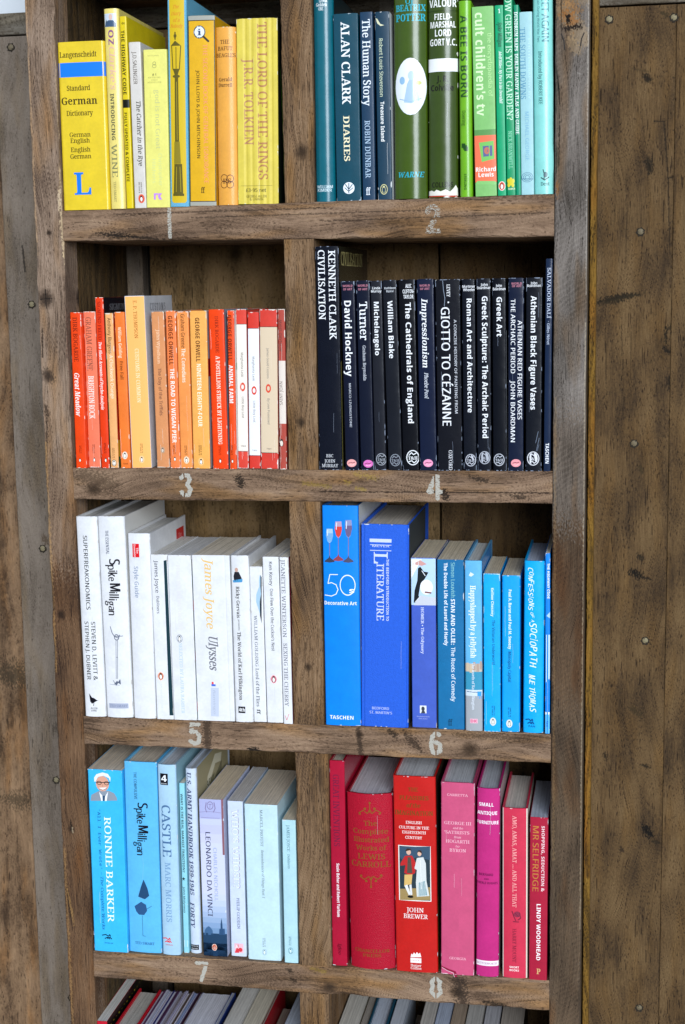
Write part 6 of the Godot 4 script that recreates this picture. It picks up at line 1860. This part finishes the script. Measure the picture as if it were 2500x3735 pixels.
	sk([-4.21, 16.18, -1.16, 17.93, 0.65, 15.78], 1.15, "e03438")
	ht("MACMILLAN", "S", -6.57, 2.25, 12.7, 1.31, "d04c50")
	side()
	rc(0.3, 0.1, 142.7, 236.6, "90b8c4")
	bk("paperback_book", "very thin pale cyan pamphlet set back between two pale blue hardbacks", "pale blue books on the fourth shelf", 113.81, -587.05, -12.27, 6.52, 212.12, 140, 0.17, "94d6e6", {"wear": 0.13, "edge": "d4d8dc"})
	v("WHAT IS THE REAL MARXIST TRADITION?", "SB", -0.22, 199.2, 101.5, 2.78, "203034")
	pg([-0.69, 95.86, -0.18, 94.39, 1.49, 94.31, 0.16, 93.09, 0.66, 91.24, -0.8, 92.28, -2.32, 91.05, -1.71, 92.97, -2.98, 94.02, -1.3, 94.32], "203034")
	v("John Molyneux", "S", -0.59, 83.6, 50.4, 2.46, "203034")
	rc(-2.57, 16.2, 2.13, 7.6, "b8dce4")
	bk("hardback_book", "pale blue hardback with navy italic capitals and khaki front cover", "pale blue books on the fourth shelf", 125.19, -586.99, -12.44, 13.25, 230.4, 152, 0.09, "cad8ea", {"kind": "jacket", "bulge": 2.4, "pages": "ccd0d6", "wear": 0.25, "edge": "c8c8b8", "rough": 0.4})
	v("U.S. ARMY HANDBOOK 1939-1945", "RBI", -2.01, 225.8, 73.6, 5.24, "1a2a5a")
	v("FORTY", "RBI", -2.42, 63.7, 32.5, 5.24, "1a2a5a")
	rc(-6.24, 10.9, 4.26, 4.4, "14181e")
	ht("PEN &", "S", -5.26, 3.37, 9.2, 1.47, "d0d4d8")
	ht("SWORD", "S", -4.97, 2.9, 6.1, 1.47, "d0d4d8")
	side()
	rc(0.3, 0.1, 138.8, 230.3, "989070")
	rc(0.5, 205, 3, 229, "b8b49c")
	pg([20, 150, 45, 205, 80, 222, 110, 215, 105, 205, 80, 210, 55, 195, 32, 150], "d0ccb4")
	pg([60, 150, 80, 195, 110, 205, 108, 190, 88, 182, 72, 150], "68644c")
	ht("ARMY", "SB", 40, 75, 196, 8, "4c4c34")
	bk("paperback_book", "lilac paperback with a sketched head above and a dusky town below", "pale blue books on the fourth shelf", 151.11, -586.85, -8.75, 29.6, 195, 128, -0.11, "c8cee6", {"wear": 0.16, "edge": "d4d8dc", "pages": "ecdac0", "rough": 0.35})
	rc(-14.8, 194.9, 14.8, 171.1, "acb0d6")
	rc(-14.8, 171.1, 14.8, 156.3, "c4c9e4")
	rc(-14.8, 156.3, 14.8, 55.1, "ccd0e8")
	rc(-14.8, 163.7, 14.8, 28.2, "c0c2e0")
	rc(-14.8, 152.6, 14.8, 28.2, "c8cae4")
	rc(-14.8, 141.4, 14.8, 28.2, "ccd0e8")
	rc(-14.8, 77.8, 14.8, 28.2, "c6cee6")
	rc(-14.8, 70.2, 14.8, 28.2, "bcc8e2")
	rc(-14.8, 62.7, 14.8, 28.2, "b0c0dc")
	rc(-14.8, 55.1, 14.8, 28.2, "a2b6d4")
	rc(-14.8, 48.5, 14.8, 28.2, "94accc")
	rc(-14.8, 41.9, 14.8, 28.2, "84a0c4")
	rc(-14.8, 35.3, 14.8, 28.2, "7494b8")
	rc(12.45, 195.7, 15.01, 127.2, "8c5c64")
	rg(-1.03, 187.6, 3.93, 4.91, 0.65, "7c6c98")
	sk([-5.68, 191.04, -7.02, 183.59, -5.33, 179.06], 0.82, "7c6c98")
	sk([3.85, 191.5, 5.09, 184.19, 2.75, 179.46], 0.82, "7c6c98")
	sk([-2.82, 188.97, 0.85, 189.14], 0.65, "7c6c98")
	sk([-1, 188.5, -1.3, 184.8], 0.49, "7c6c98")
	sk([-2.64, 182.89, 0.29, 183.03], 0.49, "7c6c98")
	sk([-14.7, 178.59, -6.4, 179.93, 2.76, 180.02, 11.87, 178.99], 0.33, "7c6c98")
	sk([-12.15, 172.24, 9.85, 172.43], 0.33, "7c6c98")
	rc(-14.8, 28.6, 14.8, 0.1, "24405e")
	pg([-13.11, 26, -12.56, 31.73, -9.83, 35.69, -7.18, 37.38, -5.01, 35.63, -2.7, 32.38, -2.32, 26.72], "42648a")
	pg([6.97, 27.34, 7.38, 40.98, 8.71, 48.62, 9.6, 41.12, 9.94, 27.53], "2c4a6c")
	pg([5.11, 27.21, 5.71, 34.82, 12.2, 35.25, 12.53, 27.71], "34547a")
	rc(-14.8, 16.3, 14.8, 0.1, "1c3450")
	v("LEONARDO DA VINCI", "S", -4.78, 154.5, 50.1, 5.89, "3c3e5c")
	v("CHARLES NICHOLL", "S", 3.33, 135.6, 69.5, 4.09, "9ca8cc")
	bird(-0.94, 11.1, 4.26, "dc7050", "f0dcd0", "141414", "f4f0ea")
	bk("paperback_book", "periwinkle paperback with outlined capitals and a red square at its foot", "pale blue books on the fourth shelf", 178.94, -586.7, -12.26, 18.82, 192.9, 128, 0, "d2ddf2", {"wear": 0.22, "edge": "d4d8dc", "pages": "dfd9d4"})
	v("WHO'S WHOSE?", "R", -0.35, 182.7, 85.3, 8.51, "877a88")
	v("WHO'S WHOSE?", "R", -0.53, 182.5, 85.5, 7.53, "e0e6f6")
	v("PHILIP GOODEN", "R", 0.67, 73.3, 34.6, 3.44, "5c668a")
	rc(-5.29, 16.1, 5.83, 4.3, "e8b8c4")
	pg([-5.07, 3.92, -0.51, 15.63, 0.49, 4.31], "d83c48")
	el(2.07, 8.2, 2.46, 2.62, "d83c48")
	ht("A", "SB", -4.13, -0.05, 11.7, 3.93, "f4e4e8")
	bk("paperback_book", "thick ice blue paperback with tiny centred lettering", "pale blue books on the fourth shelf", 211.85, -586.53, -6.43, 40.17, 192.31, 128, -0.17, "c8e4ee", {"bulge": 0.7, "pages": "ecdcc6", "wear": 0.19, "edge": "dce4e4"})
	v("MARCEL PROUST", "R", 0.54, 186.1, 141.2, 3.27, "6c7e86")
	v("Remembrance of Things Past: I", "RI", 0.86, 136.5, 77.6, 2.95, "6c7e86")
	isbn(-0.11, 27.6, 16.7, 2.13, "6c8088", "01 8190 8")
	bird(0.13, 10.1, 3.93, "c0dce4", "98b4bc", "70848c", "e4f0f4")
	el(-16.75, 160.6, 0.98, 0.98, "d8ccb0")
	bk("paperback_book", "small aqua paperback beside the centre post, lowest of the pale blue row", "pale blue books on the fourth shelf", 244.86, -586.35, -3.91, 16.5, 176.07, 109, 0.09, "b6dde6", {"wear": 0.11, "edge": "d4d8dc", "pages": "e6d4b8"})
	v("JAMES JOYCE", "R", -0.78, 169.9, 137.8, 3.44, "5c8494")
	v("Dubliners", "RI", -0.6, 134.2, 116.7, 2.95, "5c8494")
	isbn(-1.02, 32.7, 21.8, 1.8, "4c7080", "00 0647 0")
	bird(-0.53, 15.1, 3.93, "b0dce4", "5c8494", "3c5c68", "d8eef2")
	close_book()

func stand_red_books() -> void:
	# red books, fourth shelf
	bk("hardback_book", "tall crimson hardback beside the centre post with bold white author line", "red and pink books on the fourth shelf", 302.87, -586.04, -4.94, 17.72, 249.55, 165, 0.03, "b01636", {"wear": 0.19, "edge": "d4d8dc", "kind": "jacket", "bulge": 0.6, "r": 1.2, "rough": 0.2})
	v("GREAT INVENTIONS", "R", -1.19, 232.8, 146.5, 7.28, "74203c")
	v("Susie Behar and Robert Yarham", "SB", -0.39, 125.7, 60.3, 3.46, "faeef0")
	v("Igloo", "RI", 0.42, 27, 13.8, 3.81, "4c0c1c")
	bk("hardback_book", "broad crimson cloth hardback with rounded spine and dull gold lettering", "red and pink books on the fourth shelf", 342.36, -585.82, -1, 53.32, 212.53, 150, -0.61, "b2182f", {"wear": 0.31, "edge": "d4d8dc", "kind": "cloth", "bulge": 8.0, "r": 1.4, "rough": 0.35, "pages": "dddfe4"})
	sk([1.3, 201.2, 1.04, 190.16], 1.04, "8a5220")
	sk([-11.95, 189.25, -6.3, 192.91, -1.57, 189.29, 1.13, 193.97, 3.62, 189.51, 8.52, 193.51, 13.99, 190.32], 1.04, "8a5220")
	el(-4.4, 194.9, 1.56, 1.39, "8a5220")
	el(6.71, 195.3, 1.56, 1.39, "8a5220")
	el(1.31, 202, 1.21, 1.56, "8a5220")
	el(-10.5, 188.2, 1.39, 1.04, "8a5220")
	el(12.48, 189.1, 1.39, 1.04, "8a5220")
	ht("The", "R", -6.29, 8.91, 177.8, 5.89, "8a5220")
	ht("Complete", "R", -19.01, 21.09, 167.7, 5.89, "8a5220")
	ht("Illustrated", "R", -18.88, 22.36, 157.7, 5.89, "8a5220")
	ht("Works of", "R", -16.32, 19.38, 148, 5.89, "8a5220")
	ht("LEWIS", "R", -14.33, 17.31, 137.6, 6.58, "8a5220")
	ht("CARROLL", "R", -21.85, 23.23, 128.3, 6.93, "8a5220")
	sk([0.7, 101.91, 0.96, 113.12], 1.04, "8a5220")
	sk([-12.11, 112.86, -6.58, 109.66, -1.64, 113.77, 0.87, 109.26, 3.59, 114.03, 8.34, 110.41, 14, 114.16], 1.04, "8a5220")
	el(-4.76, 107.8, 1.56, 1.39, "8a5220")
	el(6.44, 108.4, 1.56, 1.39, "8a5220")
	el(0.68, 101.1, 1.21, 1.56, "8a5220")
	el(-10.59, 114.1, 1.39, 1.04, "8a5220")
	el(12.54, 115.2, 1.39, 1.04, "8a5220")
	ht("CHANCELLOR", "R", -20.33, 20.47, 22.5, 3.81, "8a5220")
	ht("PRESS", "R", -11.03, 10.61, 17, 3.81, "8a5220")
	bk("hardback_book", "wide scarlet hardback with a framed painting of a couple on its spine", "red and pink books on the fourth shelf", 394.53, -585.54, -1, 48.99, 235.84, 160, -0.41, "c8201c", {"wear": 0.24, "edge": "d4d8dc", "kind": "jacket", "bulge": 1.8, "r": 2.2, "rough": 0.3, "pages": "e0e2e6", "band": "2c3030"})
	ht("THE", "R", -6.76, 4.38, 220.3, 4.5, "6c4c1c")
	ht("PLEASURES", "R", -17, 16.28, 210.3, 4.85, "6c4c1c")
	ht("of the", "RI", -8.52, 7.03, 201.4, 4.85, "6c4c1c")
	ht("IMAGINATION", "R", -22.81, 21.14, 192.3, 5.37, "6c4c1c")
	ht("ENGLISH", "R", -10.12, 8.21, 181, 3.29, "f6e8e4")
	ht("CULTURE IN THE", "R", -17.95, 16.35, 174.9, 3.29, "f6e8e4")
	ht("EIGHTEENTH", "R", -14.54, 12.8, 169.2, 3.29, "f6e8e4")
	ht("CENTURY", "R", -10.77, 8.51, 163.1, 3.29, "f6e8e4")
	rc(-19.4, 153.2, 18.01, 86.7, "f0ece4")
	rc(-18.29, 152.3, 17.09, 87.8, "2c3c44")
	pg([-17.76, 151.43, 17.52, 153.17, 17.3, 136.77, 2.12, 139.81, -12.71, 133.32, -17.97, 138.8], "3c5468")
	pg([-18.23, 100.37, 16.87, 104.22, 16.67, 88.84, -18.45, 86.85], "a08858")
	el(-7.36, 145.4, 2.6, 3.29, "dcb098")
	pg([-11.39, 146.78, -9.13, 149.75, -5.09, 149.76, -3.67, 146.21, -5.11, 148.04, -9.74, 146.48], "3c2c24")
	pg([-11.67, 140.65, -3.37, 141.45, 1.27, 132.13, -0.37, 120.55, -5.58, 117.4, -12.92, 119.89, -11.29, 129.56, -17.22, 128.3, -17.17, 131.17], "bc2c2c")
	pg([-8.56, 139.27, -4.88, 139.46, -3.32, 120.4, -9.6, 120.06], "584c44")
	pg([-12.58, 117.99, -3.34, 118.86, -4.63, 106.89, -7.59, 106.34, -9.83, 104.68, -13.18, 103.53], "d8b46c")
	pg([-12.79, 104.52, -9.44, 106.24, -5.91, 95.27, -7.79, 93.24], "e4e4e4")
	pg([-7.23, 105.78, -4.63, 106.89, -3.71, 94.43, -5.94, 93.34], "dcdcdc")
	el(-5.97, 91.8, 3.46, 1.56, "1c1c1c")
	el(5.12, 144.2, 2.25, 2.94, "e0b8a0")
	pg([2.55, 144.61, 4.08, 148.31, 7.37, 148.09, 8.76, 142.06, 7.33, 144.85, 4.42, 146.61], "3c2c28")
	pg([2.1, 138.86, 9.46, 140.19, 12.3, 132.7, 12.75, 111.67, 15.81, 93.6, 1.43, 92.21, 0.56, 109.09, 1.89, 124.5, -0.84, 126.28], "d4d8d4")
	pg([3.51, 109.25, 10.91, 111.57, 13.43, 94.43, 3.28, 92.9], "7ca0a8")
	sk([6.11, 136.2, 6.72, 101.74], 0.69, "f0f0ec")
	ht("JOHN", "R", -10.66, 8.95, 75.9, 5.37, "f4e4e0")
	ht("BREWER", "R", -14.31, 13.64, 68.2, 5.37, "f4e4e0")
	rc(-7.15, 17.4, 5.5, 11.4, "f4e8e4")
	pg([-7.09, 18.01, -5.9, 22.58, -4.43, 21.31, -2.9, 24.14, -1.08, 21.91, 0.45, 24.93, 2.27, 22.52, 4.15, 24.2, 5.56, 18.83], "f4e8e4")
	sk([-6.03, 14.18, 4.39, 14.85], 0.52, "c8201c")
	ht("Harper", "R", -6.87, 5.41, 8.3, 2.94, "f4e0dc")
	ht("Collins", "R", -6.92, 5.37, 4.9, 2.94, "f4e0dc")
	side()
	rc(0.3, 0.1, 142.2, 235.7, "2c2820")
	rc(0.3, 1, 8, 90, "c88420")
	bk("hardback_book", "rose pink hardback with torn corner at its foot", "red and pink books on the fourth shelf", 441.67, -585.28, -1, 38.09, 230.45, 155, 0.28, "d0547c", {"kind": "jacket", "bulge": 0.8, "r": 1.4, "rough": 0.4, "wear": 0.76, "edge": "f0c8d4", "pages": "dcdfe4", "band": "701828"})
	ht("CARRETTA", "R", -11.95, 11.53, 215.9, 2.77, "eeb4c2")
	ht("GEORGE III", "R", -15.21, 15.4, 182.6, 3.64, "eeb4c2")
	ht("and the", "RI", -5.03, 6.2, 176.8, 2.6, "eeb4c2")
	ht("‘SATIRISTS", "R", -15.21, 13.27, 171.6, 3.64, "eeb4c2")
	ht("from", "RI", -4.11, 4.05, 166, 2.6, "eeb4c2")
	ht("HOGARTH", "R", -13.56, 13.48, 160.9, 3.81, "eeb4c2")
	ht("to", "RI", -2.28, 2.07, 155.2, 2.6, "eeb4c2")
	ht("BYRON", "R", -9.19, 9.52, 150.3, 3.81, "eeb4c2")
	ht("GEORGIA", "R", -9.09, 10.02, 19.9, 2.94, "eeb4c2")
	pg([-18.12, 9.31, -10.37, 6.41, -1.71, 3.97, 0.14, -2.51, -3.36, -3.38, -4.47, 2.39, -11.85, 4.34, -17.94, 7.77], "8c1838")
	sk([-17.94, 7.38, -11.85, 4.15, -4.84, 1.97, -3.36, -3.18], 0.52, "f0c8d4")
	side()
	rc(0.3, 0.1, 138.9, 230.4, "a43c60")
	bk("hardback_book", "magenta hardback with white capitals and a white label strip", "red and pink books on the fourth shelf", 475.9, -585.09, -1, 25.96, 224.93, 140, 0.4, "c8307e", {"wear": 0.3, "edge": "d4d8dc", "kind": "jacket", "bulge": 3.4, "r": 1.6, "rough": 0.2, "pages": "d0d6de", "band": "141414"})
	ht("SMALL", "SB", -10.53, 5.97, 206.1, 4.16, "faf0f6")
	ht("ANTIQUE", "SB", -12.45, 9.99, 196.2, 4.16, "faf0f6")
	ht("FURNITURE", "SB", -13.11, 11.69, 185, 3.98, "faf0f6")
	ht("BERNARD", "SB", -10.04, 6.05, 123.1, 2.94, "70184c")
	ht("AND", "SB", -4.21, 1.21, 117.8, 1.91, "70184c")
	ht("THERLE HUGHES", "SB", -12.52, 11.18, 113.1, 2.77, "70184c")
	rc(-12.98, 19.3, 12.98, 13.1, "f0e4ea")
	ht("BUTTERWORTH", "R", -11.96, 11.02, 16.1, 2.43, "9c6480")
	side()
	rc(0.3, 0.1, 135.5, 224.8, "b8b0b0")
	bk("hardback_book", "coral red hardback with cream board edges and a small engraved figure", "red and pink books on the fourth shelf", 507.53, -584.92, -1.96, 28.52, 202.76, 128, -0.07, "d63652", {"kind": "jacket", "bulge": 2.2, "rough": 0.35, "pages": "e0d8ce", "wear": 0.15, "edge": "f0dcd8"})
	rc(-14.26, 0.2, -12.86, 202.56, "e0dccc")
	rc(12.66, 0.2, 14.26, 202.56, "e0dccc")
	v("AMO, AMAS, AMAT … AND ALL THAT", "R", -0.34, 194.1, 85.5, 4.68, "f2a8a4")
	v("HARRY MOUNT", "R", -0.39, 59.7, 19.3, 4.16, "84243a")
	ht("SHORT", "SB", -5.99, 4.72, 13.1, 2.43, "fae8e4")
	ht("BOOKS", "SB", -5.98, 4.72, 9.4, 2.43, "fae8e4")
	el(2.63, 77.1, 3.81, 3.46, "8c3048")
	sk([-3.15, 80.55, -0.98, 74, 1.19, 69.37], 1.04, "742438")
	sk([5.33, 79.19, 6.6, 72.59, 3.54, 70.47], 1.04, "742438")
	sk([-1.87, 68.21, 4.44, 68.05], 1.04, "742438")
	sk([-0.08, 78.84, 4.43, 74.36], 0.69, "742438")
	side()
	rc(0.3, 0.1, 121.7, 202.7, "d8d4c4")
	bk("paperback_book", "dark red paperback against the outer post with three bold lines", "red and pink books on the fourth shelf", 533.85, -584.78, -1, 20.3, 193.92, 128, 0.17, "b0203c", {"wear": 0.13, "edge": "d4d8dc", "rough": 0.35, "pages": "c4cad8"})
	v("SHOPPING, SEDUCTION &", "SB", 4.58, 183.9, 106.3, 3.46, "f0cfd0")
	v("MR SELFRIDGE", "S", -3.61, 183.4, 106.3, 6.58, "c07c3c")
	v("LINDY WOODHEAD", "SB", 0.28, 91.3, 23.9, 4.5, "faf0f0")
	ht("P", "RB", -1.52, 2.81, 10.4, 6.58, "d8b078")
	side()
	rc(0.3, 0.1, 116.2, 193.8, "9c2438")
	close_book()
